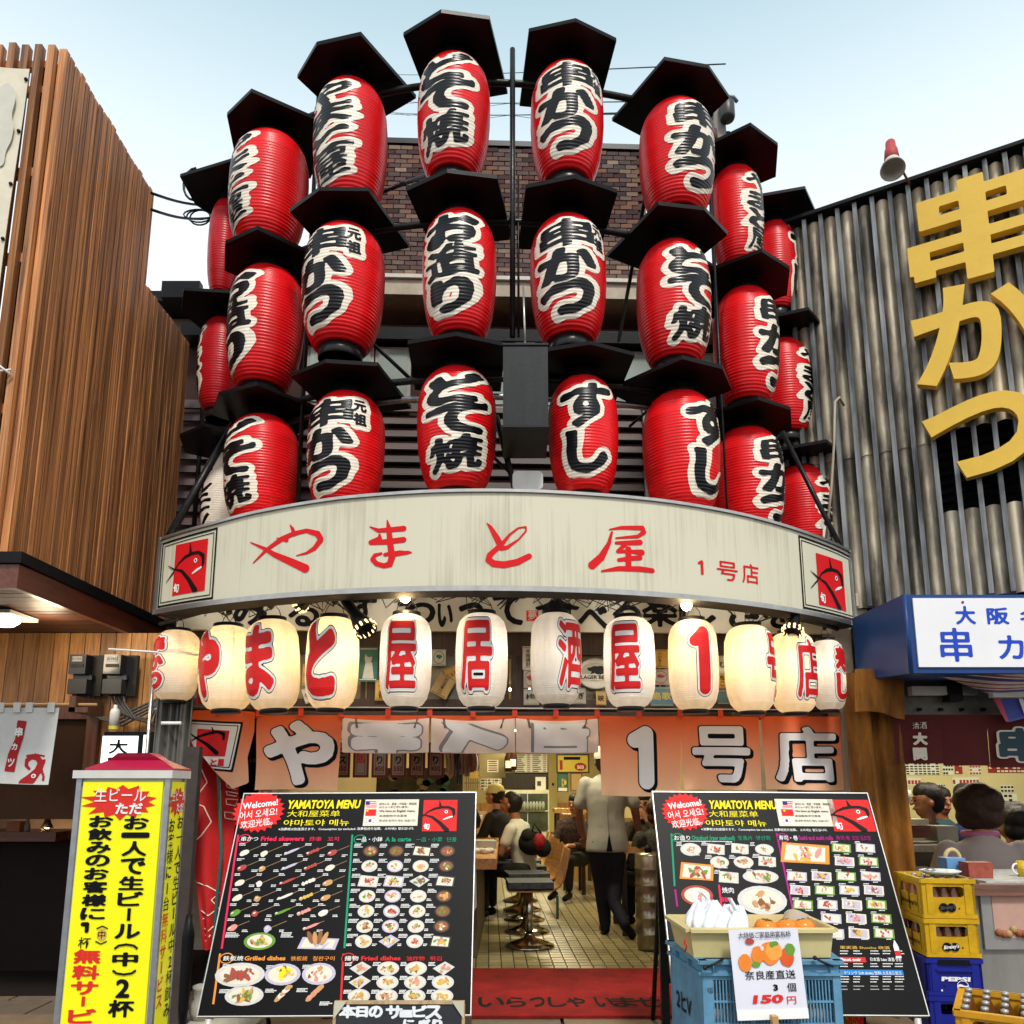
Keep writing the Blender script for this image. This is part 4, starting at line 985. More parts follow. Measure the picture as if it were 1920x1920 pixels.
def noren():
    y0 = 5.42; pl = fplane(y0); zr = pl.uv(960, 1331)[1]; ztop_ = pl.uv(960, 1342)[1]; zbot = pl.uv(960, 1486)[1]
    t = thing('noren_curtain', 'orange noren curtain over the entrance with big white characters, three panels folded up', 'noren curtain', (0, y0, zbot))
    dyed('noren_dye', (.95, .14, .03), (1, .60, .38), .03, ztop_-zbot)
    mat('noren_letter', (.86, .84, .84), .8, var=.03); mat('noren_black', (.006, .006, .008), .8, var=0, spec=.1)
    mat('noren_back', (.95, .74, .62), .85, var=.08, vs=5); mat('noren_grey', (.28, .25, .27), .85, var=.1); mat('noren_pale', (.92, .88, .86), .85, var=.05)
    mb = MB(); mb.tube([pl.p(pl.uv(350, 1322)[0], zr), pl.p(pl.uv(1612, 1334)[0], zr)], .012, 'pipe_paint', 8); mb.build('rod', t)
    mb = MB(); mb.tube([pl.p(pl.uv(480, 1331)[0], zr+.012, .02), pl.p(pl.uv(1470, 1334)[0], zr+.006, .02)], .004, 'print_white', 5); mb.build('cord', t)
    mb = MB(); mb.tube([pl.p(pl.uv(334, 1318)[0], zr+.01), pl.p(pl.uv(560, 1322)[0], zr+.005)], .022, mat('bamboo_dark', (.07, .04, .025), .5), 8); mb.build('pole_sleeve', t)
    # full panels
    P = [((478, 640), 'や', 0), ((1123, 1279), '1', 1), ((1277, 1427), '号', 2), ((1429, 1590), '店', 3)]
    for (x0, x1), ch, k in P:
        a, b = pl.uv(x0, 1400)[0], pl.uv(x1, 1400)[0]; zb = pl.uv((x0+x1)/2, 1481 if k != 1 else 1492)[1]; h = ztop_-zb; ph = random.uniform(0, 6)
        class S_:
            def p(s, u, v, off=0.):
                q = (v-zb)/h; un = (u-a)/(b-a)
                wv = (.25+.75*(1-q))*(.020*math.sin(6*un+ph+1.5*q)+.012*math.sin(15*un-4*q+2*ph))+.006*math.sin(7*q+ph*3)
                fl = (un-.5)*(1-q)*-.03
                return pl.p(u+fl, v-.004*math.sin(5*un+ph)*(1-q), wv+off)
        sf = S_()
        mb = MB(); mb.sheet(lambda x, y: sf.p(a+(b-a)*x, zb+h*y), 30, 16, 'noren_dye'); mb.build('panel', t)
        mb = MB(); w = (b-a); gx0, gw = (a+w*.15, w*.70) if ch not in '1や' else ((a+w*.36, w*.30) if ch == '1' else (a+w*.13, w*.76))
        g = glyph(ch, gx0, zb+h*(.12 if ch != 'や' else .10), gw, h*(.72 if ch != 'や' else .78)); bold = {'や': .026, '1': .018, '号': .014, '店': .013}[ch]
        bx = (a+.005, zb+.01, b-.005, ztop_-.01)
        decal(mb, lambda U, Vv: np.minimum(g(U, Vv), g(U-.016, Vv+.014))-bold, sf, bx, .0085, 'noren_black', .003, thr=.008)
        decal(mb, g, sf, bx, .008, 'noren_letter', .006, thr=bold)
        mb.build('lettering', t)
    # folded-up panels
    for (x0, x1), ch in (((643, 806), 'ま'), ((808, 966), 'と'), ((966, 1121), '屋')):
        a, b = pl.uv(x0, 1370)[0]+.004, pl.uv(x1, 1370)[0]-.004; zb = pl.uv((x0+x1)/2, 1411)[1]; zt = ztop_-.02; h = zt-zb; ph = random.uniform(0, 6)
        class S2:
            def p(s, u, v, off=0.):
                q = (v-zb)/h; un = (u-a)/(b-a)
                sag = .018*math.sin(math.pi*un)*(.4+.6*q)
                return pl.p(u, v-sag, .03+.02*math.sin(math.pi*q)+.006*math.sin(11*un+6*q+ph)+off)
        sf = S2()
        mb = MB(); mb.sheet(lambda x, y: sf.p(a+(b-a)*x, zb+h*y), 30, 10, 'noren_back'); mb.sheet(lambda x, y: sf.p(a+(b-a)*x, zb+h*y, -.035), 20, 6, 'noren_dye'); mb.sheet(lambda x, y: pl.p(a-.004+(b-a+.008)*x, zt-.03+(ztop_-zt+.03)*y, .0), 10, 2, 'noren_dye')
        mb.build('folded_panel', t)
        mb = MB(); g0 = glyph(ch, a+.09, -h*.75, (b-a)*.72, h*1.62); g = lambda U, Vv: g0(U, -(Vv-zb-h*.06)+h*.80)
        bold = .03 if ch != '屋' else .016
        g2 = lambda U, Vv: np.minimum(g(U, Vv), g(U+.012, Vv-.012))-bold
        bx = (a+.004, zb+.004, b-.004, zt-.02)
        decal(mb, g2, sf, bx, .008, 'noren_grey', .002, thr=.008); decal(mb, g, sf, bx, .008, 'noren_pale', .004, thr=bold)
        mb.build('lettering', t)
        for un in (.14, .86):
            u = a+(b-a)*un; mb = MB(); mb.tube([sf.p(u, zt+.01, .006), sf.p(u+(.012 if un < .5 else -.012), zt-.06, .008), sf.p(u+(.02 if un < .5 else -.02), zt-.058, .008), sf.p(u+.008, zt+.008, .008)], .003, mat('clip_brown', (.25, .14, .09), .4), 5); mb.build('safety_pin', t)
    # hanging loops
    for x in (410, 486, 565, 640, 728, 806, 887, 965, 1042, 1119, 1198, 1275, 1350, 1427, 1505, 1578):
        u = pl.uv(x, 1335)[0]; mb = MB(); bu(mb, pl, u-.017, ztop_-.012, u+.017, zr+.014, mat('noren_loop', (.70, .07, .03), .85, var=.05), .003, .014); mb.build('loop', t)
    # first panel with the logo, drawn back to one side
    Q = lambda pts: [pl.uv(*q) for q in pts]
    fp = poly_field(Q(((320, 1317), (480, 1336), (477, 1372), (463, 1420), (467, 1468), (436, 1479), (400, 1441), (366, 1400), (342, 1352))))
    class S3:
        def p(s, u, v, off=0.): return pl.p(u, v, .012+.016*math.sin(9*u+5*v)+.008*math.sin(23*u-11*v)+off)
    sf = S3(); c0 = pl.uv(316, 1482); c1 = pl.uv(484, 1314); bx = (c0[0], c0[1], c1[0], c1[1])
    mb = MB(); decal(mb, fp, sf, bx, .014, 'noren_dye', 0); mb.build('panel', t)
    mb = MB(); e = .003
    def lay(pts, m, thr=0.):
        nonlocal e
        f = poly_field(Q(pts)); decal(mb, lambda U, Vv: np.maximum(f(U, Vv)-thr, fp(U, Vv)+.004), sf, bx, .007, m, e); e += .002
    fr = ((343, 1349), (457, 1354), (437, 1448), (352, 1440))
    for th, m in ((0, 'print_black'), (-.014, 'print_white'), (-.024, 'print_black'), (-.030, 'print_white')): lay(fr, m, th)
    rd = ((374, 1367), (431, 1370), (424, 1419), (370, 1418)); lay(rd, 'sign_red')
    K = lambda l: [(*pl.uv(x, y), r*.0036) for x, y, r in l]
    g = strokes([K([(352, 1370, .6), (372, 1384, 1.6), (390, 1396, 3), (408, 1412, 4)]), K([(360, 1392, .6), (376, 1382, 2), (392, 1376, 2.6), (408, 1372, 2.6), (420, 1376, 3.2), (420, 1386, 2.4)]), K([(398, 1362, .6), (402, 1374, 2)])])
    decal(mb, lambda U, Vv: np.maximum(g(U, Vv), fp(U, Vv)+.004), sf, bx, .006, 'noren_black', e); e += .002
    for ch, x in (('と', 398), ('屋', 411)):
        p_, q_ = pl.uv(x, 1436), pl.uv(x+12, 1424); decal(mb, glyph(ch, p_[0], p_[1], q_[0]-p_[0], q_[1]-p_[1], .002), sf, (p_[0]-.01, p_[1]-.01, q_[0]+.01, q_[1]+.01), .005, 'sign_red', e)
    mb.build('logo_print', t)
noren()
# knotted white cords at both ends of the rod
def bow(px, py, Y, lb):
    p = at(px, py, Y); mb = MB()
    for k in range(9):
        w = random.uniform(0, 6.28); r = random.uniform(.02, .05)
        mb.tube([p, p+V((r*math.cos(w)*.9, -.03, r*math.sin(w))), p+V((r*1.3*math.cos(w+.5), -.01, r*1.2*math.sin(w+.5))), p+V((.005, 0, .0))], .006, 'print_white', 5)
    for dx, dz in ((-.03, -.13), (.05, -.11), (-.07, -.02)): mb.tube([p, p+V((dx*.6, -.02, dz*.4)), p+V((dx, -.01, dz))], .0065, 'print_white', 5)
    single('cord_bow', mb, lb, 'cord')
bow(312, 1325, 5.28, 'white cord knotted in a bow at the left end of the curtain rod')
bow(1604, 1333, 5.45, 'white cord tied at the right end of the curtain rod')
# ---------------------------------------------------------------- left: timber-slatted building
XL = -2.89
def left_building():
    t = thing('slatted_building', 'building clad in vertical orange-brown timber slats, on the left', 'building', (XL, 4.4, 0))
    sm = wood('cedar_slat', (.10, .030, .009), (.66, .28, .095), 1.)
    zb, z1, z2 = 2.70, 6.13, 5.32
    mb = MB(); mb.bbox((XL-.16, 4.45, zb), (XL-.07, 5.70, z1-.12), mat('backing_brown', (.05, .022, .010), .9, var=.2)); mb.bbox((XL-.16, 5.70, zb), (XL-.07, 6.62, z2-.1), 'backing_brown'); mb.build('backing_wall', t)
    q = MB(); q.box((0, 0, 0), (.045, .046, 1), sm); o = q.build('slat', t, local=True); me = o.data; first = [o]
    def slat(x, y, z0, zt, rot=0.):
        if first: o = first.pop()
        else: o = bpy.data.objects.new('slat', me); COL.objects.link(o); o.parent = t
        o.location = (x-XL, y-4.4, (z0+zt)/2); o.scale = (1, 1, zt-z0)
    y = 4.44
    while y < 5.70: slat(XL-.022+random.uniform(-.005, .004), y, zb, z1+random.uniform(-.012, .012)); y += .0605
    while y < 6.60: slat(XL-.022+random.uniform(-.005, .004), y, zb, z2+random.uniform(-.012, .012)); y += .0605
    x = XL-.045
    mb = MB()
    while x > -3.95: slat(x-.03, 4.40, zb, z1+random.uniform(-.01, .01)); x -= .0845
    for z in (z1-.13, z1-.32): mb.bbox((-3.98, 4.425, z), (XL-.07, 4.47, z+.05), sm)
    for z in (5.2, 4.6, 3.6, 2.9): mb.bbox((-3.98, 4.425, z), (XL-.07, 4.47, z+.06), sm)
    mb.build('rail', t)
    mb = MB(); mb.bbox((XL-.1, 5.67, z2), (XL+.0, 5.705, z1-.02), sm); mb.build('corner_board', t)
    # eave: dark cap, red-brown fascia, plank soffit
    p = lambda *a: V(a)
    Xe = -2.72; ze = 2.66; Yf = 4.28
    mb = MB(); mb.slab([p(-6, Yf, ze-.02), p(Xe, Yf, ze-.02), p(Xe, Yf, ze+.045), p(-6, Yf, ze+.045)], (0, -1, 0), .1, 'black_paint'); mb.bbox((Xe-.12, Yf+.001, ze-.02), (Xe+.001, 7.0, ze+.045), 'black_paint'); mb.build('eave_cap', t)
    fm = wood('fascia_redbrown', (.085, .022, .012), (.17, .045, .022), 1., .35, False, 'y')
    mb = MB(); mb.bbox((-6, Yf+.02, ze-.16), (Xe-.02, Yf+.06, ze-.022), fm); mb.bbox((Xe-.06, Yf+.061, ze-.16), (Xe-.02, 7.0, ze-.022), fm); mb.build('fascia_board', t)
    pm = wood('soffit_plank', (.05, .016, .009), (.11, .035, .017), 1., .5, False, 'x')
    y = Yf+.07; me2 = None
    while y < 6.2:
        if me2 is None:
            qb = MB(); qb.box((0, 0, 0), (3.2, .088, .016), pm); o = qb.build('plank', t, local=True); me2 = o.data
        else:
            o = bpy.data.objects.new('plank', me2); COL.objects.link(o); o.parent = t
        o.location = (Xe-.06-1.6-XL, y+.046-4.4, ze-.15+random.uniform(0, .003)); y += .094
    # timber wall under the eave
    Yw = 5.62; pl = Plane((0, Yw, 0), (1, 0, 0), (0, 0, 1))
    om = wood('board_orange', (.24, .095, .025), (.50, .24, .075), 1., .4, True)
    zt = ze-.16; zl = pl.uv(0, 1322)[1]; u0 = pl.uv(-160, 1250)[0]; u1 = pl.uv(300, 1250)[0]
    w = pl.uv(132, 1250)[0]-pl.uv(103, 1250)[0]; u = u1; k = 0
    mb = MB(); mb.bbox((u0, Yw+.022, 1.2), (u1, Yw+.05, zt), 'backing_brown'); mb.build('wall', t)
    while u > u0:
        low = pl.uv(0, 1490)[1] if u > pl.uv(195, 1300)[0] else zl
        if low != zl: low = 1.0
        mb = MB(); bu(mb, pl, u-w+.006, low, u, zt, om, .02, random.uniform(0, .004)); mb.build('wall_board', t); u -= w
    # doorway: frame, lintel, dark room behind
    dm = wood('door_frame_wood', (.07, .022, .010), (.16, .055, .022), 1., .45, False)
    a = pl.uv(165, 1400)[0]; b = pl.uv(187, 1400)[0]
    mb = MB(); mb.bbox((a, Yw-.05, .12), (b, Yw+.06, zl), dm); mb.bbox((u0, Yw-.03, zl-.10), (a-.002, Yw+.06, zl-.002), dm); mb.build('door_frame', t)
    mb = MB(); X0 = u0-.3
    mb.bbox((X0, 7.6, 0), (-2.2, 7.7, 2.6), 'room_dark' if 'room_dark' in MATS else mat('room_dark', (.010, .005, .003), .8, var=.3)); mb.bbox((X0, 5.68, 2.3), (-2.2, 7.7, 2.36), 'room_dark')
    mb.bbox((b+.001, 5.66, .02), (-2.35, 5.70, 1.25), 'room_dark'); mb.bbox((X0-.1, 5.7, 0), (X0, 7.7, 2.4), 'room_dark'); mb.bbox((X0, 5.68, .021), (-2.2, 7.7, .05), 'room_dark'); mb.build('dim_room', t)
    zc1 = at(60, 1560, 6.2).z
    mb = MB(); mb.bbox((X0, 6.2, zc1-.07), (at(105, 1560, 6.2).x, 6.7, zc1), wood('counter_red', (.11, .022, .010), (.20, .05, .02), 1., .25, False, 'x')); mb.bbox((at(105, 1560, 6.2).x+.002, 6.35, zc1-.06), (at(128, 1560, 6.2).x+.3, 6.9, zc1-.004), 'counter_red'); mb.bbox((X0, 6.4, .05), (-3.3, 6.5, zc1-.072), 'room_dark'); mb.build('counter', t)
    zs = at(60, 1500, 7.2).z
    mb = MB(); mb.bbox((X0, 7.2, zs), (-2.3, 7.58, zs+.03), 'counter_red'); mb.bbox((X0, 7.2, zs+.33), (-2.3, 7.58, zs+.36), 'counter_red'); mb.build('shelf', t)
    # metal sill and step
    mb = MB(); ya, yb = atz(60, 1820, .02).y, atz(60, 1850, .02).y
    for i in range(5): mb.bbox((X0, yb+(ya-yb)*i/5+.005, .021), (-2.6, yb+(ya-yb)*(i+.8)/5, .04+.006*(i % 2)), 'rim_dark' if 'rim_dark' in MATS else mat('rim_dark', (.10, .095, .085), .35, .8, var=.3)); 
    mb.build('door_sill', t)
    return t
LB = left_building()
def small_things_left():
    # jars and a napkin box on the counter, pendant glints
    p = at(33, 1540, 6.35); mb = MB(); mb.bbox((p.x-.05, 6.3, p.z-.12), (p.x+.05, 6.4, p.z), mat('tin_orange', (.45, .14, .05), .4)); single('napkin_tin', mb, 'orange napkin tin on the red counter in the dim room at the left', 'tin')
    p = at(52, 1540, 6.35); mb = MB(); mb.lathe([(.022, 0), (.024, .09), (.012, .12), (.014, .14)], mat('jar_glass', (.35, .30, .24), .15, var=0), (p.x, 6.35, p.z-.12), 12); single('sauce_bottle', mb, 'glass sauce bottle beside the orange tin on the left counter', 'bottle')
    mat('pendant_glow', (1, .55, .2), .3, var=0, emit=14, ecol=(1, .5, .15))
    for i, (px, py) in enumerate(((161, 1370), (88, 1552))):
        p = at(px, py, 6.9); mb = MB(); mb.lathe([(.012, .10), (.03, .04), (.05, 0)], 'wire_black', (p.x, p.y, p.z), 14, capb=False); mb.ball((p.x, p.y, p.z+.01), .022, 'pendant_glow', 10, 6); mb.tube([(p.x, p.y, p.z+.1), (p.x, p.y, 2.3)], .004, 'wire_black', 5)
        o = single('pendant_lamp', mb, ('small glowing pendant lamp in the dim room beside the red door frame', 'small glowing lamp low over the counter in the dim room')[i], 'lamp')
        l = bpy.data.lights.new('pendant_light', 'POINT'); l.energy = 3; l.color = (1, .55, .25); l.shadow_soft_size = .04; lo = bpy.data.objects.new('pendant_light', l); COL.objects.link(lo); lo.parent = o; lo.location = (0, -.05, -.02)
    # round ceiling lamp under the eave
    p = at(8, 1222, 4.9); t = thing('ceiling_lamp', 'white ceiling lamp glowing under the plank eave at the left edge', 'lamp', (p.x, 4.9, 2.505))
    mb = MB(); mb.bbox((p.x-.3, 4.8, 2.47), (p.x+.07, 5.1, 2.492), 'white_plastic'); mb.build('base_plate', t)
    mb = MB(); mb.lathe([(.0, -.055), (.08, -.045), (.11, -.02), (.115, 0)], mat('diffuser_glow', (1, .95, .85), .4, var=0, emit=5, ecol=(1, .9, .72)), (p.x-.08, 4.95, 2.468), 24); mb.build('diffuser', t)
    l = bpy.data.lights.new('ceiling_lamp_light', 'POINT'); l.energy = 6; l.color = (1, .8, .52); l.shadow_soft_size = .1
    o = bpy.data.objects.new('ceiling_lamp_light', l); COL.objects.link(o); o.parent = t; o.location = (.15, .15, -.16)
    # two electricity meters
    for i, (x0, x1) in enumerate(((138, 200), (202, 264))):
        Y = 5.56; a = at(x0, 1306, Y); b = at(x1, 1230, Y); t = thing('electricity_meter', ('grey electricity meter on the orange boards, left one of two', 'grey electricity meter next to the gray vinyl curtain, right one of two')[i], 'electricity meter', (a.x, Y, a.z), group='electricity meters')
        w = b.x-a.x; h = b.z-a.z; B = lambda m_, x0_, z0_, x1_, z1_, d, mt: m_.bbox((a.x+w*x0_, Y-d, a.z+h*z0_), (a.x+w*x1_, Y, a.z+h*z1_), mt)
        mb = MB(); B(mb, 0.02, .0, .98, 1, .03, mat('meter_dark', (.014, .013, .012), .5)); mb.build('back_board', t)
        mb = MB(); B(mb, .06, .5, .62, .97, .12, mat('meter_cover', (.035, .035, .035), .15, var=.3, spec=.5)); mb.build('cover', t)
        mb = MB(); B(mb, .05, .03, .68, .38, .11, mat('meter_grey', (.05, .05, .047), .4, var=.1)); B(mb, .1, .38, .74, .5, .07, 'meter_cover'); mb.build('terminal_box', t)
        mb = MB(); mb.bbox((a.x+w*.16, Y-.125, a.z+h*.80), (a.x+w*.5, Y-.12, a.z+h*.92), mat('meter_label', (.40, .40, .38), .4)); mb.bbox((a.x+w*.14, Y-.125, a.z+h*.66), (a.x+w*.56, Y-.12, a.z+h*.74), 'meter_dark'); text(mb, '01743', Plane((a.x+w*.33, Y-.128, a.z+h*.83), (1, 0, 0), (0, 0, 1)), 0, 0, h*.09, 'print_black', 'c'); mb.build('dial_plate', t)
        mb = MB()
        for k in range(4):
            x = a.x+w*(.25+.12*k); mb.tube([(x, Y-.05, a.z+h*.04), (x+.02, Y-.05, a.z-.05), (x+.10, Y-.05, a.z-.13-.01*k), (x+.25, Y-.04, a.z-.16-.015*k), (-2.45, Y-.04, a.z-.02-.02*k)], .009, mat('conduit', (.06, .055, .05), .5), 6)
        mb.build('cable', t)
    # spray can hung on the wall
    p = at(213, 1368, 5.5); mb = MB(); mb.lathe([(.033, 0), (.033, .12), (.028, .135), (.012, .15), (.012, .17)], 'white_plastic', p, 16); mb.lathe([(.0335, .0), (.0335, .025)], 'poster_yellow', p, 16, capb=False, capt=False); single('gas_canister', mb, 'small white canister with yellow base on top of the lit sign', 'canister')
    # lit sign with a black character
    Y = 5.3; a = at(184, 1500, Y); b = at(268, 1372, Y); t = thing('lit_sign', 'black framed lit sign with the black character dai behind the red-roofed light box', 'sign', (a.x, Y, .02))
    mb = MB(); mb.bbox((a.x, Y, .6), (b.x+.11, Y+.12, b.z), 'black_paint'); mb.build('case', t)
    mat('lit_panel', (.8, .9, .88), .4, var=0, emit=1.0, ecol=(.80, .95, .90))
    mb = MB(); mb.bbox((at(189, 1430, Y).x, Y-.006, .7), (at(256, 1430, Y).x, Y-.001, at(0, 1380, Y).z), 'lit_panel'); mb.bbox((at(266, 1430, Y).x, Y-.006, .7), (at(276, 1430, Y).x, Y-.001, at(0, 1378, Y).z), 'lit_panel'); mb.build('lit_face', t)
    pl = Plane((0, Y-.008, 0), (1, 0, 0), (0, 0, 1)); mb = MB()
    u0, v0 = pl.uv(204, 1413); u1, v1 = pl.uv(240, 1387); decal(mb, glyph('大', u0, v0, u1-u0, v1-v0, .003), pl, (u0-.01, v0-.01, u1+.01, v1+.01), .005, 'print_black', .001)
    decal(mb, glyph('阪', u0, v0-(v1-v0)*1.25, u1-u0, v1-v0, .003), pl, (u0-.01, v0-(v1-v0)*1.3, u1+.01, v0), .005, 'print_black', .001); mb.build('lettering', t)
    # white noren with the octopus arm
    pl = Plane((0, 5.0, 0), (1, 0, 0), (0, 0, 1)); zr = pl.uv(60, 1321)[1]; zt = pl.uv(60, 1327)[1]; zb = pl.uv(60, 1469)[1]; a = pl.uv(-60, 1400)[0]; b = pl.uv(111, 1330)[0]; h = zt-zb
    t = thing('white_noren', 'white cloth noren with a red banner and a red octopus arm', 'noren curtain', (b, 5.0, zb))
    mb = MB(); mb.tube([(a-.3, 5.0, zr), (pl.uv(182, 1320)[0], 5.0, zr)], .009, mat('bamboo', (.45, .27, .10), .4), 8); mb.build('rod', t)
    mb = MB(); mb.bbox((pl.uv(136, 1320)[0], 4.96, zr-.05), (pl.uv(148, 1320)[0], 5.3, zr+.05), 'door_frame_wood'); mb.bbox((pl.uv(136, 1320)[0], 4.96, zr-.052), (pl.uv(172, 1320)[0], 5.0, zr-.02), 'door_frame_wood'); mb.build('rod_holder', t)
    class S4:
        def p(s, u, v, off=0.):
            q = (v-zb)/h; return V((u-.02*(1-q)*(u-a)/(b-a), 5.0-off+(1-q)*.018*math.sin(14*u+2)+.004*math.sin(30*u), v+.008*math.sin(5*u)*(1-q)))
    sf = S4(); mb = MB(); mb.sheet(lambda x, y: sf.p(a+(b-a)*x, zb+h*y), 36, 14, mat('cloth_white', (.62, .63, .60), .85, var=.05, vs=12, bump=.2, bs=200)); mb.build('panel', t)
    mb = MB()
    for px in (3, 34, 57, 98):
        u = pl.uv(px, 1325)[0]; mb.bbox((u-.022, 4.985, zt-.03), (u+.022, 4.99, zr+.012), 'cloth_white')
    mb.build('loop', t)
    m1 = mat('octopus_red', (.38, .012, .016), .7, var=.05)
    mb = MB(); S = lambda pts: [(*pl.uv(x, y), r*.0024) for x, y, r in pts]
    bn = [pl.uv(*q) for q in ((33, 1350), (52, 1352), (46, 1385), (36, 1415), (30, 1447), (8, 1446), (16, 1412), (29, 1385))]
    decal(mb, poly_field(bn), sf, (a, zb+.01, b, zt), .008, m1, .003)
    arm = strokes([S([(52, 1470, 16), (66, 1458, 13), (78, 1443, 9), (82, 1428, 7), (76, 1420, 6), (66, 1418, 6), (57, 1424, 5.5), (56, 1434, 4.5), (62, 1440, 3.5)])]+[S([(86+2*math.cos(k), 1424+k*5, 3.2), (86+2*math.cos(k), 1425+k*5, 3.2)]) for k in range(8)]+[S([(56+5*k, 1413+abs(k-3), 2.6), (57+5*k, 1413+abs(k-3), 2.6)]) for k in range(7)])
    decal(mb, arm, sf, (a, zb+.006, b-.02, zt), .006, m1, .003)
    pell(mb, sf, *pl.uv(71, 1453), .014, .013, 'print_white', .006); pell(mb, sf, *pl.uv(71, 1453), .006, .006, m1, .008)
    for ch, (x, y), s_ in (('串', (37, 1373), .05), ('カ', (29, 1400), .035), ('ツ', (22, 1430), .045)):
        u, v = pl.uv(x, y); decal(mb, glyph(ch, u-s_/2, v-s_/2, s_, s_*1.1, .002), sf, (u-s_, v-s_, u+s_, v+s_), .004, 'print_white', .006)
    mb.build('octopus_print', t)
    # peeling banner on the slats
    pl = Plane((0, 4.33, 0), (1, 0, 0), (0, 0, 1)); a = pl.uv(-60, 300); tr = pl.uv(53, 126); br = pl.uv(6, 690)
    zt, zb = tr[1], br[1]
    P_ = lambda x, y: V((a[0]+(tr[0]-a[0])*x+.03*(y-1)*x*0, 4.33+.012*math.sin(5*y+3*x), zb+(zt-zb)*y))
    t = thing('fabric_banner', 'weathered cream banner with faded grey lettering tied to the slats, at the upper left edge', 'banner', (tr[0], 4.33, zb))
    mb = MB(); mb.sheet(P_, 6, 24, mat('banner_cloth', (.74, .68, .54), .8, var=.10, vs=4, bump=.35, bs=6, dirt=.1), .004); mb.build('cloth', t)
    mb = MB(); g = strokes([[(*pl.uv(14, 175), .05), (*pl.uv(8, 240), .07), (*pl.uv(-10, 300), .08)]]); n_ = random.Random(3)
    jag = lambda U, Vv: g(U, Vv)+.012*np.sin(U*60)*np.sin(Vv*23)
    decal(mb, jag, Plane((0, 4.313, 0), (1, 0, 0), (0, 0, 1)), (a[0], pl.uv(0, 330)[1], tr[0]-.02, zt-.1), .012, mat('faded_grey', (.60, .58, .50), .8, var=.1), 0); mb.build('faded_print', t)
    mb = MB()
    for k in range(6):
        p = P_(.97, .96-k*.185); mb.ball((p.x, p.y-.006, p.z), .012, 'wire_black', 8, 5)
    p = P_(.9, .0); mb.tube([p, p+V((.10, -.03, .0)), p+V((.14, .03, -.03))], .008, 'print_white', 5); mb.tube([p, p+V((.06, -.03, -.04)), p+V((.13, .03, .01))], .006, 'print_white', 5); mb.build('grommet', t)
    # grey vinyl curtain between the two shops
    Y = 5.15; x0, x1 = at(282, 1400, Y).x, at(352, 1400, Y).x; z1 = at(300, 1222, Y).z
    t = thing('vinyl_curtain', 'grey-green vinyl weather curtain hanging in folds beside the light box', 'curtain', (x0, Y, .03))
    mb = MB(); mb.sheet(lambda a_, b_: V((x0+(x1-x0)*a_+.02*b_, Y+.03*math.sin(22*a_+b_)+.012*math.sin(51*a_), .04+(z1-.04)*b_)), 44, 8, streaked('vinyl_grey', (.07, .072, .06), (.26, .25, .23), .6, 10, .3, 0, .3), .006); mb.build('sheet', t)
    mb = MB(); mb.tube([(x0-.01, Y-.02, .05), (x0-.01, Y-.02, z1+.05)], .012, 'rim_metal', 8); mb.tube([at(303, 1356, 5.08), at(340, 1356, 5.08)], .012, 'print_white', 6); mb.build('curtain_pole', t)
    mb = MB(); mb.tube([at(203, 1217, 4.9), at(372, 1228, 5.05)], .007, 'print_white', 6); single('awning_rod', mb, 'thin white rod sticking out in front of the peach lantern', 'rod')
    # low neighbour behind: pale wall and black roof
    t = thing('pale_house', 'pale plastered house with black roof behind the slatted building', 'house', (-3.2, 7.4, 0))
    a, b = at(262, 800, 7.2), at(372, 800, 7.2); zt = at(300, 598, 7.2).z
    mb = MB(); mb.bbox((a.x-1.2, 7.2, 0), (b.x+.4, 10, zt), mat('plaster_beige', (.42, .37, .30), .85, var=.08, vs=12, bump=.3, bs=90, dirt=.15)); mb.build('wall', t)
    zr = at(300, 545, 6.9).z; mb = MB(); mb.bbox((a.x-1.2, 6.9, zt+.001), (b.x+.5, 10.2, zr), 'black_paint'); mb.bbox((at(305, 545, 6.85).x, 6.82, zr-.12), (at(376, 545, 6.85).x, 6.9, zr+.05), 'black_paint')
    mb.build('roof', t)
small_things_left()

# overhead wires and the utility pole behind the tower
mb = MB()
for (a, b, sag) in ((at(284, 362, 5.4), at(398, 385, 6.4), .03), (at(284, 393, 5.4), at(398, 408, 6.4), .04)):
    mb.tube([a.lerp(b, k/8)-V((0, 0, sag*math.sin(math.pi*k/8))) for k in range(9)], .011, 'wire_black', 6)
c = at(370, 345, 6.2)
mb.tube([c+V((.10*math.cos(w)-.02, 0, .16*math.sin(w))) for w in [k*math.pi/8 for k in range(4, 13)]], .011, 'wire_black', 6)
c = at(372, 402, 6.2)
for q in range(3): mb.tube([c+V(((.13-.02*q)*math.cos(w), .02*q, (.05+.012*q)*math.sin(w))) for w in [k*math.pi/7 for k in range(15)]], .007, 'wire_black', 6)
single('service_cable', mb, 'black service cables looping from the slatted building to the leftmost red lantern', 'cable')
def overhead_wires():
    for i, (px0, y0, px1, y1) in enumerate(((640, 128, 1300, 120), (640, 175, 1300, 188), (640, 196, 1300, 212), (640, 200, 1300, 207))):
        a, b = at(px0-5, y0+4, 60), at(px1+60, y1, 13); mb = MB(); mb.tube([a.lerp(b, k/14)-V((0, 0, .35*math.sin(math.pi*k/14))) for k in range(15)], .014, 'wire_black', 5)
        if i in (1, 2): mb.tube([a.lerp(b, k/60)-V((0, 0, .35*math.sin(math.pi*k/60)+.06+.05*math.sin(k*1.3))) for k in range(20, 52)], .008, 'wire_black', 4)
        single('overhead_wire', mb, ('highest overhead wire behind the two top hoods', 'second overhead wire with a thinner one slung under it', 'third overhead wire with a coiled one beneath, above the brick wall', 'lowest thin overhead wire above the brick wall')[i], 'wire', group='overhead wires')
overhead_wires()
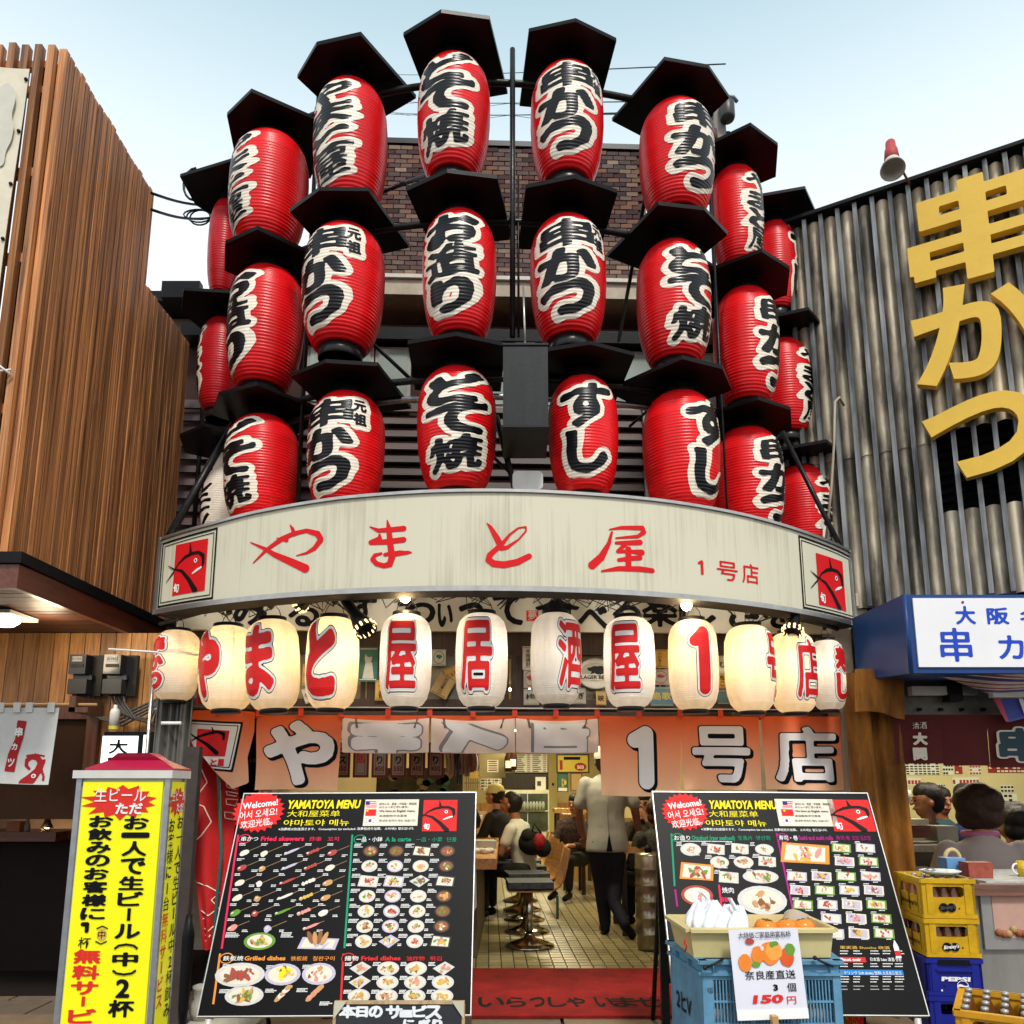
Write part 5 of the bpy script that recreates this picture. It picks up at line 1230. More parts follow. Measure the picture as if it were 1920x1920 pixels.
def utility_pole():
    Y = 13.; p = at(1352, 300, Y); t = thing('utility_pole', 'utility pole with brackets and transformers behind the right lanterns', 'utility pole', (p.x, Y, 0))
    zt = at(1352, 172, Y).z; mb = MB(); mb.tube([(p.x, Y, 0), (p.x, Y, zt)], [.17, .12], mat('pole_concrete', (.20, .18, .16), .8, var=.2), 12); mb.build('pole', t)
    mb = MB()
    for k, z in enumerate((zt-.12, zt-.5, zt-.95)): mb.bbox((p.x-.35, Y-.06, z-.04), (p.x+.18, Y+.06, z+.04), 'pipe_paint')
    mb.tube([(p.x-.3, Y, zt-1.1), (p.x+.15, Y, zt-.1)], .03, 'pipe_paint', 6); mb.tube([(p.x-.3, Y, zt-.1), (p.x+.15, Y, zt-1.6)], .03, 'pipe_paint', 6); mb.build('crossarm', t)
    mb = MB(); mb.lathe([(.12, 0), (.14, .05), (.14, .35), (.08, .42)], 'meter_grey', (p.x+.10, Y-.2, zt-.8), 14); mb.lathe([(.1, 0), (.1, .25)], 'recess_brown2', (p.x-.2, Y-.2, zt-1.3), 12); mb.build('transformer', t)
    mb = MB(); mb.tube([(p.x+.1, Y, zt-.1), (p.x+.3, Y, zt-.12), (p.x+.36, Y, zt-.22)], .035, mat('insulator_blue', (.12, .13, .2), .4), 6); mb.build('insulator', t)
utility_pole()
# ---------------------------------------------------------------- right: ribbed building with gold letters
A_ = at(1500, 415, 6.0); B_ = at(1920, 285, 5.2)
RD = V((B_.x-A_.x, B_.y-A_.y, 0)).normalized()
RWp = Plane((A_.x, A_.y, 0), RD, (0, 0, 1))
def ribbed_building():
    t = thing('ribbed_building', 'building clad in weathered beige sheets between dark vertical ribs, on the right', 'building', (A_.x, A_.y, 0))
    pl = RWp; ztop_ = A_.z; zb = 2.75
    us = [pl.uv(x, y)[0] for x, y in ((1508, 420), (1538, 412), (1570, 402), (1602, 392), (1635, 382), (1667, 372), (1702, 362), (1737, 350), (1773, 340), (1810, 328), (1847, 317), (1885, 305))]
    pitch = (us[-1]-us[0])/11; us = [us[0]+pitch*k for k in range(-3, 17)]
    sm = streaked('weathered_sheet', (.92, .78, .56), (.05, .04, .035), .92, 4., .45, 0, .55, (.50, .68), .3)
    mb = MB(); bu(mb, pl, us[0]-.1, zb, us[-1], ztop_-.05, 'soffit_black', .05, -.14); mb.build('backing_wall', t)
    vz0, vz1 = pl.uv(1850, 945)[1], pl.uv(1850, 790)[1]; vu = pl.uv(1752, 860)[0]
    for k in range(len(us)-1):
        a, b = us[k]+.012, us[k+1]-.012
        spans = [(zb, ztop_-.03)] if us[k]+pitch*.5 < vu else [(zb, vz0), (vz1, ztop_-.03)]
        for z0, z1 in spans:
            mb = MB(); seam = 3.95+.0*k
            for (q0, q1, dd) in ((z0, min(z1, seam), 0), (max(z0, seam), z1, .008)):
                if q1-q0 < .05: continue
                mb.sheet(lambda x, y: pl.p(a+(b-a)*x, q0+(q1-q0)*y, -.075+.045*math.sin(math.pi*x)+dd), 8, 1, sm)
            mb.build('panel', t)
        if us[k]+pitch*.5 >= vu:
            for j in range(9):
                z = vz0+(vz1-vz0)*(j+.5)/9; mb = MB(); mb.slab([pl.p(a, z-.02, -.07), pl.p(b, z-.02, -.07), pl.p(b, z+.02, -.11), pl.p(a, z+.02, -.11)], pl.n, .01, 'black_paint'); mb.build('vent_blade', t)
    rm = streaked('rib_steel', (.04, .046, .05), (.42, .44, .45), .7, 9., .4, .3, .5, (.5, .7), .2)  # pale runs put the highlight on the ribs into their colour
    for u in us:
        mb = MB(); bu(mb, pl, u-.016, zb, u+.016, ztop_-.006, rm, .10, .02); mb.build('rib', t)
    mb = MB(); bu(mb, pl, us[0]-.1, ztop_, us[-1]+.1, ztop_+.03, 'black_paint', .4, .05); mb.build('coping', t)
    mb = MB(); e = pl.p(us[0]-.1, 0); mb.slab([e+V((0, 3, 0)), e, e+V((0, 0, ztop_)), e+V((0, 3, ztop_))], (-1, 0, 0), .1, 'plaster_beige'); mb.build('side_wall', t)
    p = [pl.at(1575, 757, .16), pl.at(1580, 770, .12)]
    mb = MB(); mb.tube([pl.at(1583, 762, .02), pl.at(1578, 757, .12), pl.at(1572, 770, .17), pl.at(1570, 850, .17), pl.at(1565, 930, .17), pl.at(1556, 1020, .17)], .010, mat('conduit_beige', (.42, .36, .26), .5), 8); mb.build('conduit', t)
    return t
ribbed_building()
def gold_letters():
    pl = RWp; gm = mat('gold_letter', (.78, .50, .07), .5, var=.05, vs=5, bump=.1, bs=40)
    def gl(ch, x0, y0, x1, y1, xm, bold, lb, fld=None):
        a = pl.uv(x0, (y0+y1)/2)[0]; b = pl.uv(x1, (y0+y1)/2)[0]; v1 = pl.uv(xm, y0)[1]; v0 = pl.uv(xm, y1)[1]
        mb = MB(); solid_text(mb, ch, pl, a, v0, b-a, v1-v0, gm, bold)
        single('sign_letter', mb, lb, 'sign letter', group='gold letters on the ribbed wall')
    # the first character from square-cut bars
    c = [pl.uv(x, y) for x, y in ((1707, 520), (1818, 350), (1818, 540))]
    u0 = c[0][0]; uc = c[1][0]; z1 = pl.uv(1815, 351)[1]; z0 = pl.uv(1822, 538)[1]; W_ = (uc-u0)
    hh = (z1-z0); mb = MB()
    def bar(x0, y0, x1, y1): prx.append((uc+x0*W_, z0+y0*hh, uc+x1*W_, z0+y1*hh))
    prx = []
    bar(-.19, 0, .19, 1)
    for (wd, ya, yb) in ((.80, .60, .90), (1.0, .17, .47)):
        th = .105
        bar(-wd, yb-th, wd, yb); bar(-wd, ya, wd, ya+th); bar(-wd, ya, -wd+.32, yb); bar(wd-.32, ya, wd, yb)
    bar(-.94, .10, -.62, .2); bar(.62, .10, .94, .2)
    def f(U, Vv):
        r = np.full(U.shape, 9.)
        for x0, y0, x1, y1 in prx:
            dx = np.abs(U-(x0+x1)/2)-(x1-x0)/2; dy = np.abs(Vv-(y0+y1)/2)-(y1-y0)/2
            r = np.minimum(r, np.maximum(dx, dy))
        return r
    decal(mb, f, pl, (u0-.03, z0-.02, uc+W_+.03, z1+.02), .011, gm, .05, depth=.075, smooth=False)
    single('sign_letter', mb, 'topmost gold sign letter, square cut, on the ribbed wall', 'sign letter', group='gold letters on the ribbed wall')
    gl('か', 1712, 548, 1960, 728, 1800, .034, 'middle gold sign letter ka on the ribbed wall')
    gl('つ', 1733, 752, 1952, 902, 1840, .036, 'lowest gold sign letter tsu, curved, on the ribbed wall')
gold_letters()
def cone_lamp():
    p = pl_ = RWp.at(1706, 346); t = thing('roof_floodlight', 'red capped floodlight on a thin arm above the ribbed wall', 'floodlight', p)
    a = at(1688, 310, p.y-.5); mb = MB(); mb.tube([p, at(1690, 316, p.y-.35)], .009, mat('rust_arm', (.22, .07, .04), .7), 6); mb.build('arm', t)
    top, bot = at(1669, 266, p.y-.4), at(1674, 318, p.y-.55); d = bot-top; Mx = Matrix.Translation(top) @ d.to_track_quat('Z', 'Y').to_matrix().to_4x4(); L = d.length
    mb = MB(); mb.lathe([(.022, 0), (.034, .02), (.036, L*.3), (.045, L*.34), (.055, L*.75)], mat('hood_red', (.42, .05, .05), .6, var=.15), n=18, T=Mx); mb.build('red_cap', t)
    mb = MB(); mb.lathe([(.054, L*.74), (.072, L*.88), (.085, L), (.078, L), (.05, L*.8), (0, L*.78)], mat('shade_white', (.62, .60, .54), .5, dirt=.15), n=22, T=Mx, capb=False); mb.build('shade', t)
cone_lamp()
def awning_sign():
    Yf = 4.62; a = at(1706, 1262, Yf); b = at(1706, 1115, Yf); zt, zb = b.z, a.z; xb = at(1605, 1180, 5.25).x
    t = thing('awning_sign', 'blue awning box sign with a white panel and blue lettering over the right-hand shop', 'shop sign', (a.x, Yf, zb))
    bm = mat('awning_blue', (.012, .050, .19), .4, var=.15, vs=4, bump=.15, bs=8)
    x1 = 4.6
    mb = MB(); vs = [(a.x, Yf, zb), (x1, Yf, zb), (x1, 5.4, zb+.04), (xb, 5.3, zb+.04), (a.x, Yf, zt), (x1, Yf, zt), (x1, 5.4, zt), (xb, 5.3, zt)]
    mb.add(vs, [(3, 2, 1, 0), (4, 5, 6, 7), (0, 1, 5, 4), (1, 2, 6, 5), (2, 3, 7, 6), (3, 0, 4, 7)], bm); mb.build('box_body', t)
    pl = Plane((0, Yf-.004, 0), (1, 0, 0), (0, 0, 1)); u0, v1 = pl.uv(1710, 1122); v0 = pl.uv(1716, 1251)[1]
    mb = MB(); mb.bbox((u0, Yf-.012, v0), (x1-.05, Yf-.001, v1), mat('panel_white', (.80, .80, .82), .35, var=.03)); mb.build('white_panel', t)
    mb = MB()
    for x_ in (a.x+.006,): mb.tube([(x_, Yf-.006, zb), (x_, Yf-.006, zt)], .012, bm, 6)
    mb.build('corner_piping', t)
    mb = MB(); ink = mat('ink_blue', (.01, .06, .50), .4, var=0); p2 = Plane((0, Yf-.0125, 0), (1, 0, 0), (0, 0, 1))
    for ch, x0, y0, x1_, y1 in (('大', 1794, 1137, 1826, 1170), ('阪', 1853, 1140, 1889, 1170), ('名', 1915, 1141, 1950, 1172), ('串', 1766, 1178, 1818, 1240), ('カ', 1875, 1192, 1916, 1235), ('ツ', 1935, 1192, 1980, 1235)):
        c, d = p2.uv(x0, y1), p2.uv(x1_, y0); decal(mb, glyph(ch, c[0], c[1], d[0]-c[0], d[1]-c[1], .004), p2, (c[0]-.02, c[1]-.02, d[0]+.02, d[1]+.02), .0055, ink, .001)
    mb.build('lettering', t)
    mb = MB(); p = p2.p(*p2.uv(1805, 1129)); mb.ball(p, .008, 'rust_arm', 8, 5); mb.build('screw', t)
awning_sign()
mat('mustard_cloth', (.26, .10, .012), .75, var=.55, vs=4, bump=.5, bs=5, stretch=(3, 3, .8), dirt=.25)
def mustard():
    Y = 5.2; x0, x1 = at(1592, 1400, Y).x, at(1690, 1400, Y).x; z1 = at(1640, 1262, Y).z
    t = thing('mustard_curtain', 'stained mustard tarpaulin curtain between the two shops', 'curtain', (x0, Y, .03))
    mb = MB(); mb.sheet(lambda a, b: V((x0+(x1-x0)*a+.015*b-.0*a, Y+.035*math.sin(11*a+2*b)+.02*math.sin(23*a+3*b), .05+(z1-.05)*b)), 30, 20, 'mustard_cloth', .01); mb.build('sheet', t)
    Y2 = 5.05; c, d = at(1602, 1300, Y2).x, at(1693, 1300, Y2).x; za, zb = at(1650, 1342, Y2).z, at(1650, 1256, Y2).z
    mb = MB(); mb.sheet(lambda a, b: V((c+(d-c)*a+.02*b, Y2+.02*math.sin(9*a), za+.03*math.sin(3*a+1)+(zb-za-.02)*b)), 20, 8, 'mustard_cloth', .008); mb.build('valance', t)
mustard()

# ---------------------------------------------------------------- right-hand shop interior
def right_shop():
    t = thing('counter_bar', 'open-fronted skewer bar with pale yellow wall full of paper notices, at the right', 'bar', (3.4, 6.0, 0))
    Yb = 8.6; x0, x1 = 2.35, 6.6
    mb = MB(); mb.bbox((x0, Yb, 0), (x1, Yb+.1, 3.0), mat('wall_yellow', (.62, .55, .27), .7, var=.05, vs=4, dirt=.08)); mb.build('back_wall', t)
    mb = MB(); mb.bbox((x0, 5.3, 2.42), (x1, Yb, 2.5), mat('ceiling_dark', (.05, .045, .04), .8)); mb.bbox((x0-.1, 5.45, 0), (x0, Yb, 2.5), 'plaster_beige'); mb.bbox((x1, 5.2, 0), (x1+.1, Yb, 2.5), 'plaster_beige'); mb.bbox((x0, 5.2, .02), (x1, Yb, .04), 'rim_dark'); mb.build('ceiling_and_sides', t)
    pl = Plane((0, 5.3, 0), (1, 0, 0), (0, 0, 1))
    a, b = pl.uv(1692, 1342), pl.uv(1960, 1256)
    mb = MB(); mb.bbox((a[0], 5.30, a[1]), (6., 5.45, b[1]), mat('shutter_grey', (.16, .15, .12), .5, .3, var=.3)); mb.build('shutter_box', t)
    mb = MB()
    for k in range(9): mb = MB(); mb.bbox((a[0]+.1+k*.14, 5.27, a[1]+.03), (a[0]+.12+k*.14, 5.30, a[1]+.05), 'black_paint'); mb.build('bolt', t)
    mb = MB(); c, d = pl.uv(1697, 1306), pl.uv(1760, 1290); mb.bbox((c[0], 5.2, c[1]), (d[0], 5.26, d[1]), 'white_plastic'); mb.bbox((d[0]+.002, 5.18, c[1]-.04), (d[0]+.09, 5.27, d[1]+.05), 'black_paint'); mb.bbox((d[0]+.1, 5.2, c[1]+.0), (d[0]+.2, 5.26, d[1]-.0), 'rim_metal'); mb.build('awning_motor', t)
    # notices
    pw = Plane((0, Yb-.002, 0), (1, 0, 0), (0, 0, 1))
    mat('notice', (.66, .66, .52), .6, var=.04); mat('notice_red', (.30, .02, .02), .6, var=0)
    def note(x0_, y0_, x1_, y1_, m='notice', ink='print_black', rows=3, vert=False, cols=1):
        q, r = pw.uv(x0_, y1_), pw.uv(x1_, y0_); mb = MB(); bu(mb, pw, q[0], q[1], r[0], r[1], m, .004, .004); w, h = r[0]-q[0], r[1]-q[1]
        for i in range(rows):
            for j in range(int(4*cols)):
                if random.random() < .85:
                    cw = w/(4*cols); prect(mb, pw, q[0]+cw*(j+.15), q[1]+h*(i+.2)/rows, q[0]+cw*(j+.85), q[1]+h*(i+.72)/rows, ink, .006)
        mb.build('notice', t)
    note(1678, 1436, 1698, 1446, rows=2)
    for k in range(4): note(1698+k*16, 1430, 1712+k*16, 1453, rows=5, cols=.5)
    note(1768, 1432, 1786, 1453, rows=3); note(1791, 1432, 1803, 1451, 'notice_red', 'notice', 3, cols=.5); note(1818, 1434, 1838, 1453, rows=3, ink='poster_red')
    for k in range(6): note(1853+k*15, 1430, 1867+k*15, 1449, 'notice_red', 'notice', 3, cols=.5)
    note(1689, 1459, 1726, 1473, rows=1, cols=1.5, ink='poster_red'); note(1786, 1458, 1835, 1473, rows=1, cols=2, ink='poster_red'); note(1755, 1470, 1772, 1483, rows=3)
    note(1876, 1472, 1900, 1486, rows=2); note(1850, 1482, 1868, 1508, rows=3); note(1875, 1488, 1906, 1520, rows=4)
    # dark red noren
    pn = Plane((0, 5.15, 0), (1, 0, 0), (0, 0, 1)); zt, zb = pn.uv(1700, 1340)[1], pn.uv(1700, 1432)[1]
    tn = thing('maroon_noren', 'dark maroon noren with white sake lettering in the right-hand bar', 'noren curtain', (3., 5.15, zb))
    mm = mat('cloth_maroon', (.085, .012, .012), .85, var=.12, vs=6)
    xs = [pn.uv(x, 1390)[0] for x in (1676, 1767, 1855, 1945)]
    for k in range(3):
        a, b = xs[k], xs[k+1]
        mb = MB(); mb.sheet(lambda x, y: V((a+(b-a)*x*(1 if y > .7 else .985), 5.15+(1-y)*.02*math.sin(6*x+k), zb-.012*k+(zt-zb+.012*k)*y)), 14, 8, mm); mb.build('panel', tn)
    mb = MB(); cm = mat('letter_beige', (.62, .56, .46), .8, var=0)
    for ch, x0_, y0_, x1_, y1_, bo in (('清', 1708, 1355, 1720, 1368, .0), ('酒', 1722, 1354, 1734, 1367, .0), ('大', 1711, 1375, 1733, 1396, .006), ('関', 1711, 1403, 1733, 1425, .004)):
        c, d = pn.uv(x0_, y1_), pn.uv(x1_, y0_); decal(mb, glyph(ch, c[0], c[1], d[0]-c[0], d[1]-c[1], bo), pn, (c[0]-.02, c[1]-.02, d[0]+.02, d[1]+.02), .004, cm, .022)
    c, d = pn.uv(1875, 1425), pn.uv(1945, 1368); g = glyph('串', c[0], c[1], d[0]-c[0], d[1]-c[1], .012)
    decal(mb, g, pn, (c[0]-.05, c[1]-.05, d[0]+.05, d[1]+.05), .006, cm, .022, thr=.012); decal(mb, g, pn, (c[0]-.05, c[1]-.05, d[0]+.05, d[1]+.05), .006, mat('ink_teal', (.03, .06, .075), .8, var=0), .025); mb.build('lettering', tn)
    # striped plastic awning folded back
    mb = MB(); cs = [mat('stripe_white', (.70, .70, .68), .3), mat('stripe_red', (.45, .05, .08), .3), mat('stripe_blue', (.05, .07, .30), .3)]
    A, B, C, D = at(1712, 1256, 4.7), at(1990, 1262, 4.7), at(2010, 1308, 5.05), at(1868, 1302, 5.15)
    ns = 18
    for k in range(ns):
        f0, f1 = k/ns, (k+1)/ns; L = lambda f: A.lerp(D, f); Rr = lambda f: B.lerp(C, f)
        mb.sheet(lambda x, y: L(f0+(f1-f0)*y).lerp(Rr(f0+(f1-f0)*y), x)+V((0, 0, .01*math.sin(6*x+5*f0))), 8, 1, cs[(0, 0, 1, 0, 2, 2, 0, 0, 1)[k % 9]])
    ta = thing('striped_awning', 'rolled striped red, white and blue plastic awning below the blue sign', 'awning', (A.x, 4.7, A.z)); mb.build('sheet', ta)
    mb = MB(); c, d = at(1859, 1308, 5.1), at(1990, 1295, 5.1); mb.bbox((c.x, 5.08, c.z), (d.x, 5.13, d.z), 'white_plastic'); mb.build('edge_bar', ta)
    mb = MB(); P = [at(1862, 1310, 5.08), at(1885, 1350, 5.06), at(1893, 1354, 5.06), at(1960, 1336, 5.08), at(1960, 1310, 5.1)]
    mb.add(P, [(0, 1, 2, 3, 4)], cs[2]); Q = [at(1862, 1310, 5.07), at(1876, 1310, 5.07), at(1892, 1354, 5.05), at(1886, 1353, 5.05)]; mb.add(Q, [(0, 3, 2, 1)], cs[1]); Q = [at(1910, 1310, 5.065), at(1918, 1310, 5.065), at(1924, 1325, 5.06), at(1925, 1340, 5.06), at(1921, 1341, 5.06), at(1916, 1326, 5.06)]; mb.add(Q, [(0, 5, 4, 3, 2, 1)], cs[0]); mb.build('hanging_flap', ta)
    # counter and steel table
    Y1 = 6.3; zcn = at(1750, 1585, Y1).z
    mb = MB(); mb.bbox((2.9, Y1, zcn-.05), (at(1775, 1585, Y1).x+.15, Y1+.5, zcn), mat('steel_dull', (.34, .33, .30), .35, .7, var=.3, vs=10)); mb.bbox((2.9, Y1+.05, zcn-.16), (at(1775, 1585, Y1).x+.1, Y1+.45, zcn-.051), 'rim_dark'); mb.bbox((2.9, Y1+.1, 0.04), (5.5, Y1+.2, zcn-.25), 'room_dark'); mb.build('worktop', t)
    Yc = 4.75; zt = at(1850, 1648, Yc).z; xa = at(1800, 1650, Yc).x
    tb = thing('food_cabinet', 'grey steel display cabinet with worn brown counter edge, skewers inside its glass front', 'display cabinet', (xa, Yc, .03))
    xc = at(1816, 1750, Yc).x
    zk = at(1850, 1668, Yc).z
    mb = MB(); mb.slab([V((xc, Yc+.02, .03)), V((6, Yc+.02, .03)), V((6, Yc+.02, zk-.03)), V((xc, Yc+.02, zk-.03))], (0, -1, 0), .6, streaked('cabinet_grey', (.30, .30, .28), (.14, .13, .12), .6, 3, .4, .4, .6)); mb.build('case', tb)
    mb = MB(); mb.bbox((xc-.13, Yc-.04, zk-.028), (6, Yc+.75, zk+.03), wood('counter_worn', (.10, .045, .03), (.26, .12, .08), 1., .5, False, 'x')); mb.build('counter_edge', tb)
    mb = MB(); mb.bbox((xc+.13, Yc+.0, zk+.031), (6, Yc+.7, zk+.045), mat('counter_cloth', (.42, .41, .38), .6, var=.3, vs=20)); mb.build('counter_cover', tb)
    pc = Plane((0, Yc+.018, 0), (1, 0, 0), (0, 0, 1)); w0, w1 = pc.uv(1862, 1758), pc.uv(1990, 1672)
    mb = MB(); bu(mb, pc, w0[0]-.06, w0[1]-.06, w1[0], w1[1]+.05, mat('frame_steel', (.34, .34, .33), .4, .5), .02, .02); mb.build('window_frame', tb)
    mb = MB(); bu(mb, pc, w0[0], w0[1], w1[0], w1[1], mat('cabinet_pink', (.50, .31, .25), .2, var=.08), .01, .024)
    mb.build('window_pane', tb)
    mb = MB()
    for k in range(14):
        u = w0[0]+.02+k*.028; v = w0[1]+.02+random.uniform(0, .03); mb.ball(pc.p(u, v, .03), (.022, .012, .022), random.choice([mat('meat_brown', (.30, .11, .05), .5), mat('meat_tan', (.42, .26, .11), .5), mat('meat_red', (.30, .05, .03), .5)]), 7, 5)
    mb.build('skewered_food', tb)
    mb = MB(); mb.bbox((xa+.02, Yc+.05, .03), (xc-.003, Yc+.6, zk-.16), mat('side_yellow', (.38, .25, .02), .5, var=.2)); mb.bbox((xa+.02, Yc+.05, zk-.158), (xc-.003, Yc+.6, zk-.03), 'stripe_blue'); mb.build('side_panel', tb)
    # things on the counter
    z0 = zk+.046
    p = at(1893, 1640, Yc+.2); mb = MB(); mb.box((at(1831, 1640, Yc+.2).x, Yc+.2, z0+.045), (.14, .1, .09), mat('tin_red', (.30, .07, .045), .5, var=.3, vs=30), taper=1.06); single('red_tin', mb, 'dented red tin box on the worn counter of the right-hand bar', 'tin')
    x = at(1790, 1640, Yc+.3).x; mb = MB(); mb.box((x, Yc+.32, z0+.05), (.10, .09, .11), mat('plastic_sky', (.14, .32, .60), .35), taper=1.15); mb.box((x+.02, Yc+.25, z0-.03), (.16, .09, .06), 'counter_red' if 'counter_red' in MATS else 'poster_red'); single('blue_caddy', mb, 'light blue plastic tub in a brown box beside the red tin', 'tub')
    x = at(1808, 1640, Yc+.3).x; mb = MB(); mb.tube([V((x-.01+.045*math.cos(w), Yc+.40, z0+.09+.055*math.sin(w))) for w in [k*math.pi/10 for k in range(0, 21)]], .014, mat('tape_tan', (.55, .42, .20), .5), 8); single('tape_roll', mb, 'roll of tan tape standing behind the light blue tub', 'tape roll')
    x = at(1915, 1640, Yc+.25).x; t3 = thing('yellow_mug', 'yellow mug with green pattern and white handle at the right edge', 'mug', (x, Yc+.25, z0)); mb = MB(); mb.lathe([(.036, 0), (.04, .09), (.036, .09), (.034, .01)], mat('mug_yellow', (.65, .45, .03), .3, var=.3, vs=30), (x+.02, Yc+.25, z0), 18, capt=False); mb.build('cup', t3); mb = MB(); mb.tube([V((x-.02-.03*math.sin(w), Yc+.25, z0+.045+.03*math.cos(w))) for w in [k*math.pi/8 for k in range(9)]], .006, 'print_white', 6); mb.build('handle', t3)
    # boxes on the worktop
    for x0_, y0_, x1_, y1_, m_, nm, lb in ((1696, 1548, 1745, 1571, 'counter_red', 'wooden_box', 'dark brown wooden box on the steel worktop behind the crates'), (1759, 1549, 1795, 1578, mat('card_grey', (.36, .34, .28), .7), 'card_box', 'grey carton on the steel worktop in front of the woman'), (1682, 1536, 1741, 1556, mat('fridge_cream', (.60, .58, .42), .4), 'cream_fridge', 'cream refrigerator top behind the dark wooden box')):
        Y = Y1+.2 if nm != 'cream_fridge' else Y1+.9; c, d = at(x0_, y1_, Y), at(x1_, y0_, Y); mb = MB(); mb.bbox((c.x, Y, c.z if nm != 'cream_fridge' else .05), (d.x, Y+.2, d.z), m_); single(nm, mb, lb, 'box' if 'box' in nm else 'refrigerator')
    l = bpy.data.lights.new('bar_tube_light', 'AREA'); l.shape = 'RECTANGLE'; l.size = 2.4; l.size_y = .1; l.energy = 45; l.color = (1, .90, .66)
    tt = thing('fluorescent_tube', 'fluorescent tube on the ceiling of the right-hand bar', 'lamp', (4.4, 7.3, 2.38)); mb = MB(); mb.tube([(-1.2, 0, 0), (1.2, 0, 0)], .018, mat('tube_glow', (1, .97, .85), .3, var=0, emit=12, ecol=(1, .95, .8)), 8); mb.build('tube', tt, local=True)
    o = bpy.data.objects.new('bar_tube_light', l); COL.objects.link(o); o.parent = tt; o.location = (0, 0, -.03)
right_shop()

# ---------------------------------------------------------------- crates beside the right bar
def bottle_mesh():
    mb = MB(); mb.lathe([(.026, 0), (.028, .01), (.028, .09), (.012, .135), (.011, .158)], mat('bottle_brown', (.16, .05, .008), .1, var=.2, spec=.6), n=12); mb.lathe([(.0135, .155), (.0145, .168), (.010, .172)], mat('cap_white', (.42, .42, .40), .3, .5), n=12); return mb
def crate(name, lb, x0, x1, yb, yt, Y, col, kind, side=.35, yaw=-.10, zfix=None):
    """open plastic bottle crate; front face between photograph corners"""
    a, b = at(x0, yb, Y), at(x1, yt, Y); w, h = b.x-a.x, b.z-a.z
    t = thing(name, lb, 'crate', (a.x, Y, a.z)); t.rotation_euler = (0, 0, yaw)
    d = side; th = .012; m = col
    def wall(o, ux, L, nm, hole):
        pl = Plane(o, ux, (0, 0, 1)); mb = MB()
        ribs = [(0, h, 0, .0)]
        if hole:
            hx0, hx1, hz0, hz1 = L*.16, L*.82, h*.52, h*.80
            r = (hz1-hz0)/2; ring = []
            for k in range(24):
                w_ = 2*math.pi*k/24; cx = (hx1-r if math.cos(w_) > 0 else hx0+r); ring.append((cx+r*math.cos(w_), (hz0+hz1)/2+r*math.sin(w_)))
            outer = []
            for k in range(24):
                w_ = 2*math.pi*k/24; c, s = math.cos(w_), math.sin(w_); cx, cz = (hx0+hx1)/2, (hz0+hz1)/2
                tx = ((L-cx) if c > 0 else cx)/max(abs(c), 1e-6); tz = ((h-cz) if s > 0 else cz)/max(abs(s), 1e-6); q = min(tx, tz); outer.append((cx+c*q, cz+s*q))
            # add the true corners
            P = [pl.p(*q) for q in ring]+[pl.p(*q) for q in outer]; n = 24
            B2 = [pl.p(*q, -th) for q in ring]+[pl.p(*q, -th) for q in outer]
            fs = [(k, n+k, n+(k+1) % n, (k+1) % n) for k in range(n)]
            mb.add(P, fs, m); mb.add(B2, [f[::-1] for f in fs], m); mb.add(P[:n]+B2[:n], [(k, (k+1) % n, n+(k+1) % n, n+k) for k in range(n)], m)
            cn = [(0, 0), (L, 0), (L, h), (0, h)]
            for q in cn:
                near = sorted(range(n), key=lambda k: (outer[k][0]-q[0])**2+(outer[k][1]-q[1])**2)[:2]
                mb.add([pl.p(*q), pl.p(*outer[near[0]]), pl.p(*outer[near[1]])], [(0, 1, 2)], m)
                mb.add([pl.p(*q, -th), pl.p(*outer[near[0]], -th), pl.p(*outer[near[1]], -th)], [(0, 1, 2)], m)
        else: bu(mb, pl, 0, 0, L, h, m, th)
        bu(mb, pl, -.004, h-.022, L+.004, h, m, .026, .008); bu(mb, pl, -.002, 0, L+.002, .018, m, .02, .005)
        for q in (.02, L-.05): bu(mb, pl, q, .019, q+.03, h-.023, m, .016, .004)
        for q in (.075, L-.08):
            for z in (h*.25, h*.70): pell(mb, pl, q, z, .004, .004, 'print_black', .002, 8)
        return mb, pl
    T = V((0, 0, 0))
    mb, pf = wall((0, 0, 0), (1, 0, 0), w, 'front_wall', kind != 'pepsi'); o = mb.build('front_wall', t, local=True)
    mb, pL = wall((0, d, 0), (0, -1, 0), d, 'side_wall', kind != 'pepsi'); mb.build('side_wall', t, local=True)
    mb, _ = wall((w, 0, 0), (0, 1, 0), d, 'side_wall', False); mb.build('side_wall', t, local=True)
    mb, _ = wall((w, d, 0), (-1, 0, 0), w, 'back_wall', False); mb.build('back_wall', t, local=True)
    mb = MB(); mb.bbox((.013, .013, .004), (w-.013, d-.013, .014), m)
    for k in range(1, 4): mb.bbox((w*k/4-.003, .014, .016), (w*k/4+.003, d-.014, h*.5), m)
    mb.build('base', t, local=True)
    mb = MB()
    if kind == 'bird':
        pell(mb, pf, w*.38, h*.27, w*.085, h*.115, 'print_black', .006, 18); pell(mb, pf, w*.53, h*.27, w*.085, h*.115, 'print_black', .006, 18); prect(mb, pf, w*.38, h*.20, w*.53, h*.33, 'print_black', .0064)
        if 'lower' in lb or 'second' in lb: text(mb, "Bireley's", pf, w*.455, h*.235, h*.13, 'print_white', 'c', .03, shear=.25, rot=.12, off=.008, width=w*.29)
        else: text(mb, "Bireley's", pf, w*.455, h*.235, h*.13, mat('worn_ink', (.06, .06, .07), .5, var=0), 'c', .03, shear=.25, rot=.12, off=.008, width=w*.29)
        text(mb, "Bireley's", pL, d*.5, h*.27, h*.14, 'print_black', 'c', .03, shear=.25, off=.006, width=d*.6)
